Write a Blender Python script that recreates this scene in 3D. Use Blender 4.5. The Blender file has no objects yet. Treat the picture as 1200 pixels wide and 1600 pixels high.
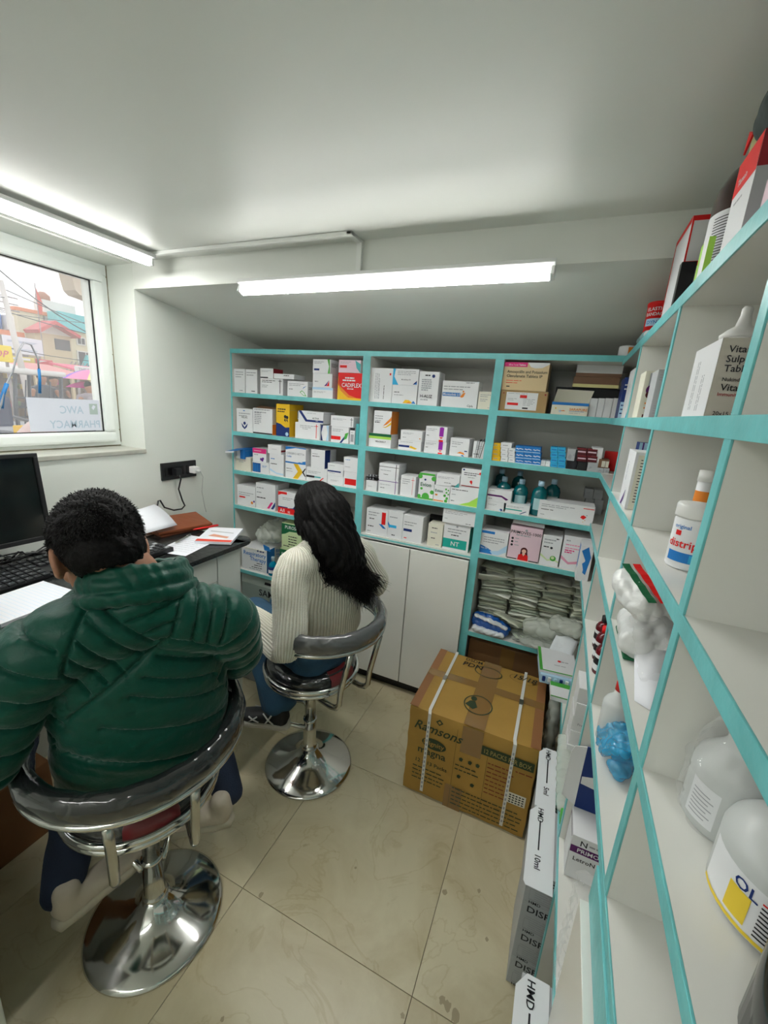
import bpy, bmesh, math, random
import numpy as np
from mathutils import Vector, Matrix
random.seed(7)
SC = bpy.context.scene
COL = SC.collection
PI = math.pi

# ---------------------------------------------------------------- camera
cam_d = bpy.data.cameras.new('camera')
cam = bpy.data.objects.new('camera', cam_d)
COL.objects.link(cam)
cam_d.sensor_fit = 'HORIZONTAL'
cam_d.sensor_width = 36.0
cam_d.lens = 19.32
cam_d.clip_start = 0.01
cam_d.clip_end = 300
_rt = Vector((0.91340914, 0.40104786, 0.06960139))
_up = Vector((-0.16196177, 0.20121779, 0.96606407))
_bk = Vector((0.3734329, -0.89368452, 0.24874859))
cam.matrix_world = Matrix(((_rt.x, _up.x, _bk.x, 0), (_rt.y, _up.y, _bk.y, 0), (_rt.z, _up.z, _bk.z, 1.65), (0, 0, 0, 1)))
SC.camera = cam

# ---------------------------------------------------------------- world: bright overcast sky
wd = bpy.data.worlds.new('overcast_sky')
SC.world = wd
wd.use_nodes = True
_n = wd.node_tree.nodes; _l = wd.node_tree.links
_bg = _n['Background']
_tc = _n.new('ShaderNodeTexCoord'); _sx = _n.new('ShaderNodeSeparateXYZ'); _rp = _n.new('ShaderNodeValToRGB')
_l.new(_tc.outputs['Generated'], _sx.inputs[0]); _l.new(_sx.outputs['Z'], _rp.inputs[0])
_rp.color_ramp.elements[0].position = 0.0; _rp.color_ramp.elements[0].color = (0.86, 0.84, 0.84, 1)
_rp.color_ramp.elements[1].position = 0.6; _rp.color_ramp.elements[1].color = (0.70, 0.73, 0.76, 1)
_l.new(_rp.outputs[0], _bg.inputs['Color'])
_bg.inputs['Strength'].default_value = 0.55

# ---------------------------------------------------------------- exposure
vs = SC.view_settings
SC.display_settings.display_device = 'sRGB'
vs.view_transform = 'Standard'
vs.look = 'None'
vs.gamma = 1.0
vs.use_curve_mapping = False
vs.exposure = 1.74
TUBE = 30.0           # emission strength of the lamp tubes
SC.cycles.max_bounces = 8
SC.cycles.transparent_max_bounces = 12
SC.cycles.sample_clamp_indirect = 6

# ---------------------------------------------------------------- materials
MATS = {}
def mat(name, col, rough=0.5, metal=0.0, bump=None, coat=0.0, trans=0.0, alpha=1.0, emit=None, vary=None, ior=1.45, spec=0.5):
    """bump=(scale, strength, detail)  vary=(scale, amount)"""
    if name in MATS: return MATS[name]
    m = bpy.data.materials.new(name); m.use_nodes = True
    nt = m.node_tree; b = nt.nodes['Principled BSDF']
    c = tuple(col) + (1,)
    b.inputs['Base Color'].default_value = c
    b.inputs['Roughness'].default_value = rough
    b.inputs['Metallic'].default_value = metal
    b.inputs['Coat Weight'].default_value = coat
    b.inputs['Coat Roughness'].default_value = 0.08
    b.inputs['Transmission Weight'].default_value = trans
    b.inputs['Alpha'].default_value = alpha
    b.inputs['IOR'].default_value = ior
    b.inputs['Specular IOR Level'].default_value = spec
    if emit:
        b.inputs['Emission Color'].default_value = tuple(emit[0]) + (1,)
        b.inputs['Emission Strength'].default_value = emit[1]
    if bump or vary:
        tc = nt.nodes.new('ShaderNodeTexCoord')
    if bump:
        nz = nt.nodes.new('ShaderNodeTexNoise'); nz.inputs['Scale'].default_value = bump[0]
        if len(bump) > 3: nz.noise_type = 'RIDGED_MULTIFRACTAL'; nz.inputs['Distortion'].default_value = 1.2; nz.inputs['Roughness'].default_value = 0.35
        nz.inputs['Detail'].default_value = bump[2] if len(bump) > 2 else 3
        bp = nt.nodes.new('ShaderNodeBump'); bp.inputs['Strength'].default_value = bump[1]; bp.inputs['Distance'].default_value = 0.01
        nt.links.new(tc.outputs['Object'], nz.inputs['Vector'])
        nt.links.new(nz.outputs['Fac'], bp.inputs['Height']); nt.links.new(bp.outputs[0], b.inputs['Normal'])
    if vary:
        n2 = nt.nodes.new('ShaderNodeTexNoise'); n2.inputs['Scale'].default_value = vary[0]; n2.inputs['Detail'].default_value = 4
        mx = nt.nodes.new('ShaderNodeMixRGB'); mx.blend_type = 'MULTIPLY'; mx.inputs[1].default_value = c
        rp = nt.nodes.new('ShaderNodeValToRGB')
        rp.color_ramp.elements[0].position = 0.3; rp.color_ramp.elements[1].position = 0.7
        v = 1 - vary[1]
        rp.color_ramp.elements[0].color = (v, v, v, 1); rp.color_ramp.elements[1].color = (1, 1, 1, 1)
        mx.inputs[0].default_value = 1
        nt.links.new(tc.outputs['Object'], n2.inputs['Vector']); nt.links.new(n2.outputs['Fac'], rp.inputs[0])
        nt.links.new(rp.outputs[0], mx.inputs[2]); nt.links.new(mx.outputs[0], b.inputs['Base Color'])
    MATS[name] = m
    return m

WALL = mat('wall_paint', (0.77, 0.80, 0.745), 0.45, bump=(9, 0.12, 5), vary=(1.7, 0.05))
CEIL = mat('ceiling_paint', (0.78, 0.80, 0.755), 0.42, bump=(6, 0.12, 5), vary=(1.2, 0.04))
LAM = mat('white_laminate', (0.80, 0.80, 0.755), 0.22, vary=(3, 0.03))
TEAL = mat('teal_edge_paint', (0.185, 0.62, 0.635), 0.35, bump=(60, 0.12, 3), vary=(14, 0.22))
CHROME = mat('chrome', (0.62, 0.62, 0.60), 0.10, 1.0)
STEEL = mat('dull_chrome', (0.50, 0.49, 0.45), 0.2, 1.0)
BLACKP = mat('black_plastic', (0.012, 0.012, 0.014), 0.35)
CARD = {}
def cm(k):
    P = {'W': (0.80, 0.81, 0.83), 'g': (0.36, 0.37, 0.40), 'k': (0.02, 0.02, 0.025), 'r': (0.78, 0.015, 0.015), 'dr': (0.30, 0.02, 0.03),
         'or': (0.80, 0.25, 0.03), 'y': (0.85, 0.52, 0.02), 'y2': (0.80, 0.74, 0.35), 'gr': (0.08, 0.42, 0.06), 'dg': (0.01, 0.13, 0.05), 'lg': (0.62, 0.75, 0.42),
         'li': (0.40, 0.72, 0.10), 'tl': (0.08, 0.42, 0.44), 'tg': (0.02, 0.42, 0.34), 'b': (0.02, 0.20, 0.58), 'nv': (0.012, 0.035, 0.18),
         'lb': (0.48, 0.70, 0.88), 'sb': (0.04, 0.45, 0.78), 'pu': (0.12, 0.03, 0.25), 'vi': (0.30, 0.02, 0.38), 'dp': (0.10, 0.01, 0.12),
         'pk': (0.78, 0.58, 0.66), 'pk2': (0.80, 0.35, 0.50), 'mg': (0.75, 0.03, 0.22), 'cr': (0.78, 0.76, 0.64), 'dk': (0.018, 0.018, 0.02),
         'kr': (0.42, 0.27, 0.12), 'tan': (0.72, 0.55, 0.32), 'br': (0.22, 0.12, 0.07), 'mn': (0.10, 0.015, 0.02), 'lgy': (0.45, 0.47, 0.49), 'sk': (0.80, 0.50, 0.38),
         'mint': (0.45, 0.68, 0.60), 'gold': (0.85, 0.62, 0.05)}
    if k not in CARD: CARD[k] = mat('card_' + k, P[k], 0.5, coat=0.06, spec=0.3)
    return CARD[k]

# ---------------------------------------------------------------- helpers
def link(o, parent=None):
    COL.objects.link(o)
    if parent is not None: o.parent = parent
    return o
def tag(o, label, cat, group=None, kind=None):
    if label: o['label'] = label
    if cat: o['category'] = cat
    if group: o['group'] = group
    if kind: o['kind'] = kind
    return o
def thing(name, label, cat, loc=(0, 0, 0), group=None, rz=0.0):
    o = bpy.data.objects.new(name, None); o.empty_display_size = 0.05
    o.location = loc; o.rotation_euler = (0, 0, rz); link(o)
    return tag(o, label, cat, group)
def worldloc(p):
    v = Vector((0, 0, 0))
    while p is not None:
        v = v + p.location; p = p.parent
    return v

class MB:
    def __init__(s): s.v = []; s.f = []; s.m = []; s.sm = []; s.mats = []
    def mi(s, m):
        if m not in s.mats: s.mats.append(m)
        return s.mats.index(m)
    def add(s, vs, fs, m, smooth=False):
        o = len(s.v); s.v += [tuple(v) for v in vs]; k = s.mi(m)
        for f in fs: s.f.append(tuple(i + o for i in f)); s.m.append(k); s.sm.append(smooth)
    def box(s, x0, x1, y0, y1, z0, z1, m, M=None):
        vs = [Vector(p) for p in ((x0, y0, z0), (x1, y0, z0), (x1, y1, z0), (x0, y1, z0), (x0, y0, z1), (x1, y0, z1), (x1, y1, z1), (x0, y1, z1))]
        if M is not None: vs = [M @ v for v in vs]
        s.add(vs, [(0, 3, 2, 1), (4, 5, 6, 7), (0, 1, 5, 4), (1, 2, 6, 5), (2, 3, 7, 6), (3, 0, 4, 7)], m)
    def rbox(s, x0, x1, y0, y1, z0, z1, r, m, M=None, smooth=False):
        """box with chamfered edges"""
        bm = bmesh.new(); bmesh.ops.create_cube(bm, size=1)
        for v in bm.verts: v.co = Vector(((x0 + x1) / 2 + v.co.x * (x1 - x0), (y0 + y1) / 2 + v.co.y * (y1 - y0), (z0 + z1) / 2 + v.co.z * (z1 - z0)))
        bmesh.ops.bevel(bm, geom=bm.edges[:], offset=r, segments=2, profile=0.6, affect='EDGES')
        bm.verts.index_update()
        vs = [(M @ v.co if M is not None else v.co.copy()) for v in bm.verts]
        s.add(vs, [tuple(v.index for v in f.verts) for f in bm.faces], m, smooth); bm.free()
    def quad(s, a, b, c, d, m): s.add([a, b, c, d], [(0, 1, 2, 3)], m)
    def tube(s, pts, r, m, seg=10, closed=False, cap=True, smooth=True, ell=None, side=None):
        """sweep a round (or elliptical) section along pts; r a number or a list"""
        pts = [Vector(p) for p in pts]; n = len(pts)
        rr = r if isinstance(r, (list, tuple)) else [r] * n
        vs = []; prev = None
        for i, p in enumerate(pts):
            if closed: t = pts[(i + 1) % n] - pts[i - 1]
            else: t = pts[min(i + 1, n - 1)] - pts[max(i - 1, 0)]
            t.normalize()
            if side is not None: u = Vector(side); u = u - t * u.dot(t)
            elif prev is None:
                u = Vector((0, 0, 1)) if abs(t.z) < 0.9 else Vector((1, 0, 0)); u = u - t * u.dot(t)
            else: u = prev - t * prev.dot(t)
            u.normalize(); prev = u.copy(); w = t.cross(u)
            ra = rr[i]; a_, b_ = (ra if isinstance(ra, tuple) else (ra, ra))
            if ell: b_ = a_ * ell
            for k in range(seg):
                an = 2 * PI * k / seg
                vs.append(p + u * (a_ * math.cos(an)) + w * (b_ * math.sin(an)))
        fs = []
        for i in range(n if closed else n - 1):
            j = (i + 1) % n
            for k in range(seg):
                k2 = (k + 1) % seg
                fs.append((i * seg + k, i * seg + k2, j * seg + k2, j * seg + k))
        if cap and not closed:
            fs.append(tuple(range(seg))[::-1]); fs.append(tuple((n - 1) * seg + k for k in range(seg)))
        s.add(vs, fs, m, smooth)
    def lathe(s, prof, m, c=(0, 0, 0), seg=32, M=None, smooth=True, capends=True):
        vs = []; n = len(prof)
        for (r, z) in prof:
            for k in range(seg):
                a = 2 * PI * k / seg; p = Vector((c[0] + r * math.cos(a), c[1] + r * math.sin(a), c[2] + z))
                vs.append(M @ p if M is not None else p)
        fs = []
        for i in range(n - 1):
            for k in range(seg):
                k2 = (k + 1) % seg
                fs.append((i * seg + k, i * seg + k2, (i + 1) * seg + k2, (i + 1) * seg + k))
        if capends:
            if prof[0][0] > 1e-6: fs.append(tuple(range(seg))[::-1])
            if prof[-1][0] > 1e-6: fs.append(tuple((n - 1) * seg + k for k in range(seg)))
        s.add(vs, fs, m, smooth)
    def prism(s, poly, ax, a, b, m):
        """polygon (2-D) extruded along axis ax from a to b. ax x: (y,z); y: (x,z); z: (x,y)"""
        def P(q, t): return {'x': (t, q[0], q[1]), 'y': (q[0], t, q[1]), 'z': (q[0], q[1], t)}[ax]
        n = len(poly); vs = [P(q, a) for q in poly] + [P(q, b) for q in poly]
        fs = [tuple(range(n)), tuple(range(2 * n - 1, n - 1, -1))] + [(i, i + n, (i + 1) % n + n, (i + 1) % n) for i in range(n)]
        s.add(vs, fs, m)
    def build(s, name, parent=None, bevel=None, world=True, loc=None, recalc=True, subsurf=0):
        me = bpy.data.meshes.new(name)
        off = Vector((0, 0, 0))
        if parent is not None and world: off = worldloc(parent)
        if loc is not None: off = Vector(loc)
        if parent is not None and loc is not None and world: pass
        vs = [(v[0] - off.x, v[1] - off.y, v[2] - off.z) for v in s.v]
        me.from_pydata(vs, [], s.f)
        for m in s.mats: me.materials.append(m)
        me.polygons.foreach_set('material_index', s.m)
        me.polygons.foreach_set('use_smooth', s.sm)
        me.update()
        if recalc:
            bm = bmesh.new(); bm.from_mesh(me); bmesh.ops.recalc_face_normals(bm, faces=bm.faces[:]); bm.to_mesh(me); bm.free()
        o = bpy.data.objects.new(name, me)
        if loc is not None: o.location = Vector(loc) - (worldloc(parent) if parent is not None else Vector((0, 0, 0)))
        link(o, parent)
        if bevel:
            md = o.modifiers.new('edge', 'BEVEL'); md.width = bevel; md.segments = 2; md.limit_method = 'ANGLE'; md.angle_limit = 0.7
        if subsurf:
            md = o.modifiers.new('smooth', 'SUBSURF'); md.levels = subsurf; md.render_levels = subsurf
        return o

_TX = {}
def text_mesh(s):
    if s in _TX: return _TX[s]
    cu = bpy.data.curves.new('lettering', 'FONT'); cu.body = s; cu.size = 1.0; cu.resolution_u = 2; cu.offset = 0.012
    ob = bpy.data.objects.new('lettering', cu)
    me = ob.to_mesh()
    vs = [(v.co.x, v.co.y) for v in me.vertices]; fs = [tuple(p.vertices) for p in me.polygons]
    ob.to_mesh_clear(); bpy.data.objects.remove(ob); bpy.data.curves.remove(cu)
    x0 = min(v[0] for v in vs); x1 = max(v[0] for v in vs)
    vs = [(v[0] - x0, v[1]) for v in vs]
    _TX[s] = (vs, fs, x1 - x0)
    return _TX[s]
def put_text(mb, s, O, U, V, N, h, m, align='l', maxw=None, mirror=False, slant=0.0):
    """flat lettering: O baseline origin, U reading direction, V up, N outward offset; h = capital height"""
    vs, fs, w = text_mesh(s); k = h / 0.70; kx = k
    if maxw and w * kx > maxw: kx = maxw / w
    off = {'l': 0, 'c': -w * kx / 2, 'r': -w * kx}[align]
    out = []
    for (x, y) in vs:
        xx = off + x * kx + slant * y * k
        if mirror: xx = -xx
        out.append(Vector(O) + U * xx + V * (y * k) + N * 0.0006)
    mb.add(out, fs, m)
def decorate(mb, faces, dz):
    """flat print on carton faces: faces = {key: (origin, U, V, N, width, height)}"""
    lay = 0
    for d in dz:
        f = faces.get(d[1])
        if not f: continue
        O, U, V, N, w, h = f; lay += 1; e = N * (0.0003 + 0.00005 * lay)
        def P(x, y): return O + U * (x * w) + V * (y * h) + e
        if d[0] == 'r':
            mb.add([P(d[2], d[3]), P(d[4], d[3]), P(d[4], d[5]), P(d[2], d[5])], [(0, 1, 2, 3)], cm(d[6]))
        elif d[0] == 'p':
            mb.add([P(*q) for q in d[2]], [tuple(range(len(d[2])))], cm(d[3]))
        elif d[0] == 'c':
            c = P(d[2], d[3]); r = d[4] * h
            mb.add([c + U * (r * math.cos(a * PI / 8)) + V * (r * math.sin(a * PI / 8)) for a in range(16)], [tuple(range(16))], cm(d[5]))
        elif d[0] in 'lv':
            _, _, x, y, wd_, n, c = d[:7]; gap = d[7] if len(d) > 7 else 0.1; hh = d[8] if len(d) > 8 else 0.035
            rnd = random.Random(int(x * 977 + y * 131 + n))
            for i in range(n):
                xx = x; end = x + wd_ * (1 if i < n - 1 else 0.75)
                while xx < end - 0.02:
                    ww = min(rnd.uniform(0.05, 0.16), end - xx)
                    if d[0] == 'l': mb.add([P(xx, y - i * gap), P(xx + ww, y - i * gap), P(xx + ww, y - i * gap + hh), P(xx, y - i * gap + hh)], [(0, 1, 2, 3)], cm(c))
                    xx += ww + 0.018
                if d[0] == 'v':
                    yy = y
                    while yy < y + wd_ - 0.02:
                        ww = min(rnd.uniform(0.04, 0.12), y + wd_ - yy)
                        mb.add([P(x + i * 0.07, yy), P(x + i * 0.07, yy + ww), P(x + i * 0.07 + 0.025, yy + ww), P(x + i * 0.07 + 0.025, yy)], [(0, 1, 2, 3)], cm(c)); yy += ww + 0.015
        elif d[0] == 't':
            _, _, x, y, th, s, c, al, rot = d
            mw = w * ((1 - x) if al == 'l' else x if al == 'r' else 2 * min(x, 1 - x)) * 0.97
            if rot: put_text(mb, s, P(x, y), V, -U, N, th * h, cm(c), al, h * (1 - y))
            else: put_text(mb, s, P(x, y), U, V, N + N * 0.1 * lay, th * h, cm(c), al, mw)
def carton(kind, label, x0, x1, y0, D, z0, H, tilt, base, dz, group=None, cat='box', sideR=None):
    """a closed folding carton: body (top-level mesh), its print, and its end flap"""
    x, X, y, Y, z, Z = x0, x1, y0, y0 + D, z0, z0 + H
    cx, cy = (x + X) / 2, (y + Y) / 2
    mb = MB(); e = min(0.0012, H * 0.05)
    mb.rbox(x, X, y, Y, z, Z, e, cm(base))
    o = mb.build(kind, None, loc=(cx, cy, z)); o.rotation_euler.z = math.radians(tilt)
    tag(o, label, cat, group)
    Vx, Vy, Vz = Vector((1, 0, 0)), Vector((0, 1, 0)), Vector((0, 0, 1))
    faces = {'F': (Vector((x, y, z)), Vx, Vz, -Vy, X - x, H), 'R': (Vector((X, y, z)), Vy, Vz, Vx, D, H),
             'L': (Vector((x, Y, z)), -Vy, Vz, -Vx, D, H), 'T': (Vector((x, y, Z)), Vx, Vy, Vz, X - x, D)}
    pm = MB(); decorate(pm, faces, dz)
    # tuck-flap seam on the right end
    if H > 0.03 and base not in ('dk',):
        s = 0.0008
        pm.add([(X + 0.0003, y + 0.006, z + H * 0.82), (X + 0.0003, Y - 0.006, z + H * 0.82), (X + 0.0003, Y - 0.006, z + H * 0.82 + s), (X + 0.0003, y + 0.006, z + H * 0.82 + s)], [(0, 1, 2, 3)], cm('g'))
    if pm.f:
        p = pm.build('printing', None, loc=(cx, cy, z), recalc=False); p.location = (0, 0, 0); p.parent = o
    return o

def blob(name, parts, voxel, mats, parent=None, smooth=6, fn=None, world=True):
    """one continuous surface: overlapping closed lofts are fused by a voxel remesh; fn(co)->co displaces"""
    mb = MB()
    for p in parts: p(mb)
    me = bpy.data.meshes.new(name); me.from_pydata(mb.v, [], mb.f); me.update()
    bm = bmesh.new(); bm.from_mesh(me); bmesh.ops.recalc_face_normals(bm, faces=bm.faces[:]); bm.to_mesh(me); bm.free()
    o = bpy.data.objects.new(name, me); COL.objects.link(o)
    r = o.modifiers.new('r', 'REMESH'); r.mode = 'VOXEL'; r.voxel_size = voxel; r.adaptivity = 0
    if smooth:
        s = o.modifiers.new('s', 'SMOOTH'); s.factor = 0.6; s.iterations = smooth
    dg = bpy.context.evaluated_depsgraph_get()
    nm = bpy.data.meshes.new_from_object(o.evaluated_get(dg))
    bpy.data.objects.remove(o); bpy.data.meshes.remove(me)
    nm.name = name
    n = len(nm.vertices)
    co = np.empty(n * 3); nm.vertices.foreach_get('co', co); co = co.reshape(-1, 3)
    no = np.empty(n * 3); nm.vertices.foreach_get('normal', no); no = no.reshape(-1, 3)
    if fn is not None: co = fn(co, no, nm)
    if parent is not None and world: co = co - np.array(worldloc(parent))
    nm.vertices.foreach_set('co', co.reshape(-1))
    nm.polygons.foreach_set('use_smooth', [True] * len(nm.polygons))
    nm.materials.clear()
    for m in (mats if isinstance(mats, (list, tuple)) else [mats]): nm.materials.append(m)
    nm.update()
    ob = bpy.data.objects.new(name, nm); link(ob, parent)
    return ob
def ellipsoid(c, r, M=None, seg=20):
    """closed ellipsoid part for blob(); M a 3x3 whose columns are the local axes"""
    def f(mb):
        pr = []
        vs = []; fs = []; n = 12
        for i in range(n + 1):
            th = PI * i / n
            for k in range(seg):
                a = 2 * PI * k / seg
                p = Vector((r[0] * math.sin(th) * math.cos(a), r[1] * math.sin(th) * math.sin(a), r[2] * math.cos(th)))
                if M is not None: p = M @ p
                vs.append(Vector(c) + p)
        for i in range(n):
            for k in range(seg):
                k2 = (k + 1) % seg
                fs.append((i * seg + k, (i + 1) * seg + k, (i + 1) * seg + k2, i * seg + k2))
        bm = bmesh.new()
        bv = [bm.verts.new(v) for v in vs]
        for q in fs: bm.faces.new([bv[i] for i in q])
        bmesh.ops.remove_doubles(bm, verts=bm.verts[:], dist=1e-6)
        bm.verts.index_update()
        mb.add([v.co.copy() for v in bm.verts], [tuple(v.index for v in q.verts) for q in bm.faces], WALL)
        bm.free()
    return f
def limb(pts, rs, side=None, seg=20):
    """smooth tapering closed loft with rounded ends for blob(); rs numbers or (a,b) pairs"""
    def f(mb):
        P = [Vector(p) for p in pts]; n = len(P)
        R = [(q if isinstance(q, tuple) else (q, q)) for q in rs]
        out = []; rad = []
        for i in range(n - 1):
            p0 = P[max(i - 1, 0)]; p1 = P[i]; p2 = P[i + 1]; p3 = P[min(i + 2, n - 1)]
            for k in range(5):
                t = k / 5
                q = 0.5 * ((2 * p1) + (p2 - p0) * t + (2 * p0 - 5 * p1 + 4 * p2 - p3) * t * t + (3 * p1 - p0 - 3 * p2 + p3) * t ** 3)
                out.append(q); rad.append((R[i][0] * (1 - t) + R[i + 1][0] * t, R[i][1] * (1 - t) + R[i + 1][1] * t))
        out.append(P[-1]); rad.append(R[-1])
        # rounded ends
        d0 = (out[0] - out[1]).normalized(); d1 = (out[-1] - out[-2]).normalized()
        ms = min(rad[0]); me_ = min(rad[-1])
        out = [out[0] + d0 * ms * 0.6, out[0] + d0 * ms * 0.35] + out + [out[-1] + d1 * me_ * 0.35, out[-1] + d1 * me_ * 0.6]
        rad = [(rad[0][0] * .5, rad[0][1] * .5), (rad[0][0] * .86, rad[0][1] * .86)] + rad + [(rad[-1][0] * .86, rad[-1][1] * .86), (rad[-1][0] * .5, rad[-1][1] * .5)]
        mb.tube(out, rad, WALL, seg=seg, side=side)
    return f

# ================================================================ THE SETTING
XL, XB, YB, YF, YK, CZ = -1.925, 0.60, 2.49, 2.036, -1.35, 2.20
def struct(o): o['kind'] = 'structure'; return o
# ---- floor: marbled beige tiles with fine joints
def marble():
    m = bpy.data.materials.new('marbled_beige_tile'); m.use_nodes = True; nt = m.node_tree; b = nt.nodes['Principled BSDF']; N = nt.nodes.new; L = nt.links.new
    geo = N('ShaderNodeNewGeometry'); oi = N('ShaderNodeObjectInfo')
    ad = N('ShaderNodeVectorMath'); ad.operation = 'ADD'
    cb = N('ShaderNodeCombineXYZ'); mu = N('ShaderNodeMath'); mu.operation = 'MULTIPLY'; mu.inputs[1].default_value = 9
    L(oi.outputs['Random'], mu.inputs[0]); L(mu.outputs[0], cb.inputs['Z'])
    L(geo.outputs['Position'], ad.inputs[0]); L(cb.outputs[0], ad.inputs[1])
    n1 = N('ShaderNodeTexNoise'); n1.inputs['Scale'].default_value = 2.6; n1.inputs['Detail'].default_value = 9; n1.inputs['Roughness'].default_value = 0.62; n1.inputs['Distortion'].default_value = 0.9
    L(ad.outputs[0], n1.inputs['Vector'])
    r1 = N('ShaderNodeValToRGB'); e = r1.color_ramp.elements
    e[0].position = 0.30; e[0].color = (0.48, 0.41, 0.255, 1); e[1].position = 0.62; e[1].color = (0.62, 0.56, 0.385, 1)
    L(n1.outputs['Fac'], r1.inputs[0])
    # fine broken veins
    n2 = N('ShaderNodeTexNoise'); n2.inputs['Scale'].default_value = 3.3; n2.inputs['Detail'].default_value = 7; n2.inputs['Distortion'].default_value = 1.6
    L(ad.outputs[0], n2.inputs['Vector'])
    r2 = N('ShaderNodeValToRGB'); e = r2.color_ramp.elements
    e[0].position = 0.485; e[0].color = (1, 1, 1, 1); e[1].position = 0.515; e[1].color = (1, 1, 1, 1)
    k = r2.color_ramp.elements.new(0.5); k.color = (0.80, 0.75, 0.64, 1)
    L(n2.outputs['Fac'], r2.inputs[0])
    mx = N('ShaderNodeMixRGB'); mx.blend_type = 'MULTIPLY'; mx.inputs[0].default_value = 0.55
    L(r1.outputs[0], mx.inputs[1]); L(r2.outputs[0], mx.inputs[2])
    n3 = N('ShaderNodeTexNoise'); n3.inputs['Scale'].default_value = 19; n3.inputs['Detail'].default_value = 5; L(geo.outputs['Position'], n3.inputs['Vector'])
    r3 = N('ShaderNodeValToRGB'); e = r3.color_ramp.elements; e[0].position = 0.70; e[0].color = (1, 1, 1, 1); e[1].position = 0.78; e[1].color = (0.55, 0.48, 0.36, 1)
    L(n3.outputs['Fac'], r3.inputs[0])
    m2 = N('ShaderNodeMixRGB'); m2.blend_type = 'MULTIPLY'; m2.inputs[0].default_value = 0.7; L(mx.outputs[0], m2.inputs[1]); L(r3.outputs[0], m2.inputs[2])
    L(m2.outputs[0], b.inputs['Base Color']); b.inputs['Roughness'].default_value = 0.30
    rr = N('ShaderNodeMapRange'); L(n1.outputs['Fac'], rr.inputs[0]); rr.inputs[3].default_value = 0.22; rr.inputs[4].default_value = 0.42; L(rr.outputs[0], b.inputs['Roughness'])
    return m
TILE = marble()
GROUT = mat('brown_grout', (0.20, 0.16, 0.10), 0.8)
f = MB(); f.box(-2.0, 0.7, YK, 2.6, -0.06, -0.004, GROUT); floor = struct(f.build('floor'))
tile_mesh = None
T = 0.625; tx0 = -0.145 - 5 * T; ty0 = 0.8185 - 4 * T
for i in range(8):
    for j in range(8):
        x, y = tx0 + i * T, ty0 + j * T
        if x + T < -1.93 or x > 0.62 or y + T < YK or y > 2.5: continue
        if tile_mesh is None:
            t = MB(); t.rbox(0.0009, T - 0.0009, 0.0009, T - 0.0009, -0.008, 0, 0.0007, TILE)
            o = t.build('tile', None); tile_mesh = o.data; o.parent = floor
        else:
            o = bpy.data.objects.new('tile', tile_mesh); link(o, floor)
        o.location = (x, y, 0)
# dried splashes and scuffs on the tiles
ST = mat('dried_stain', (0.36, 0.30, 0.19), 0.5); m = MB(); rnd = random.Random(8)
for (x, y, r) in ((-.02, .835, .014), (-.045, .845, .010), (-.062, .85, .009), (-.155, .77, .006), (-.40, .62, .008), (-.41, .615, .005), (-.13, 1.12, .008), (-.70, .83, .007), (-.45, 1.05, .004), (-.02, 1.18, .006), (.03, 1.05, .005), (-.60, .55, .005), (-.25, .70, .004), (.05, .72, .012)):
    vs = [(x + r * (1 + .3 * rnd.uniform(-1, 1)) * math.cos(a * PI / 7), y + r * 1.2 * (1 + .3 * rnd.uniform(-1, 1)) * math.sin(a * PI / 7), .0004) for a in range(14)]
    m.add(vs, [tuple(range(14))], ST)
o = m.build('dried_stains', floor, recalc=False); o['kind'] = 'stuff'
# ---- walls, ceiling, beam, sloping underside of the stair
m = MB(); m.box(XL - 0.02, XB + 0.02, YK, 1.46, CZ, CZ + 0.1, CEIL); struct(m.build('ceiling'))
def wall_poly(name, polys, ax, a, b, mt=WALL):
    m = MB()
    for p in polys: m.prism(p, ax, a, b, mt)
    return struct(m.build(name))
WY0, WY1, WZ0, WZ1 = -0.45, 1.439, 1.356, 2.195       # window opening (clear of the reveal)
m = MB()
m.box(-2.30, XL, YK - .1, 2.6, -0.05, WZ0 - 0.004, WALL)
m.box(-2.30, XL, WY1, 2.6, WZ0 - 0.004, 2.3, WALL)
m.box(-2.30, XL, YK - .1, WY0, WZ0 - 0.004, 2.3, WALL)
m.box(-2.30, XL, WY0, WY1, WZ1, 2.3, WALL)
struct(m.build('wall_left'))
m = MB(); m.box(XL - .1, XB + .1, YB, YB + 0.12, -0.05, 2.3, WALL); struct(m.build('wall_back'))
m = MB(); m.box(XB, XB + 0.12, YK - .1, YB, -0.05, 2.3, WALL); struct(m.build('wall_right'))
m = MB(); m.box(XL - .1, XB + .1, YK - 0.12, YK, -0.05, 2.3, WALL); struct(m.build('wall_front'))
m = MB(); m.box(XL, XB, 1.4395, 1.60, 2.089, CZ + .02, CEIL); struct(m.build('trim_1'))
m = MB(); m.prism([(1.4396, 2.0888), (YB, 1.9445), (YB, 2.06), (1.4396, 2.20)], 'x', XL, XB, CEIL); struct(m.build('trim_2'))
# sill dirt line + sill slab
SILL = mat('sill_marble', (0.50, 0.50, 0.44), 0.35, vary=(8, 0.35))
m = MB(); m.rbox(-2.10, XL + 0.006, WY0, WY1, WZ0 - 0.02, WZ0, 0.003, SILL); struct(m.build('trim_3'))
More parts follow.
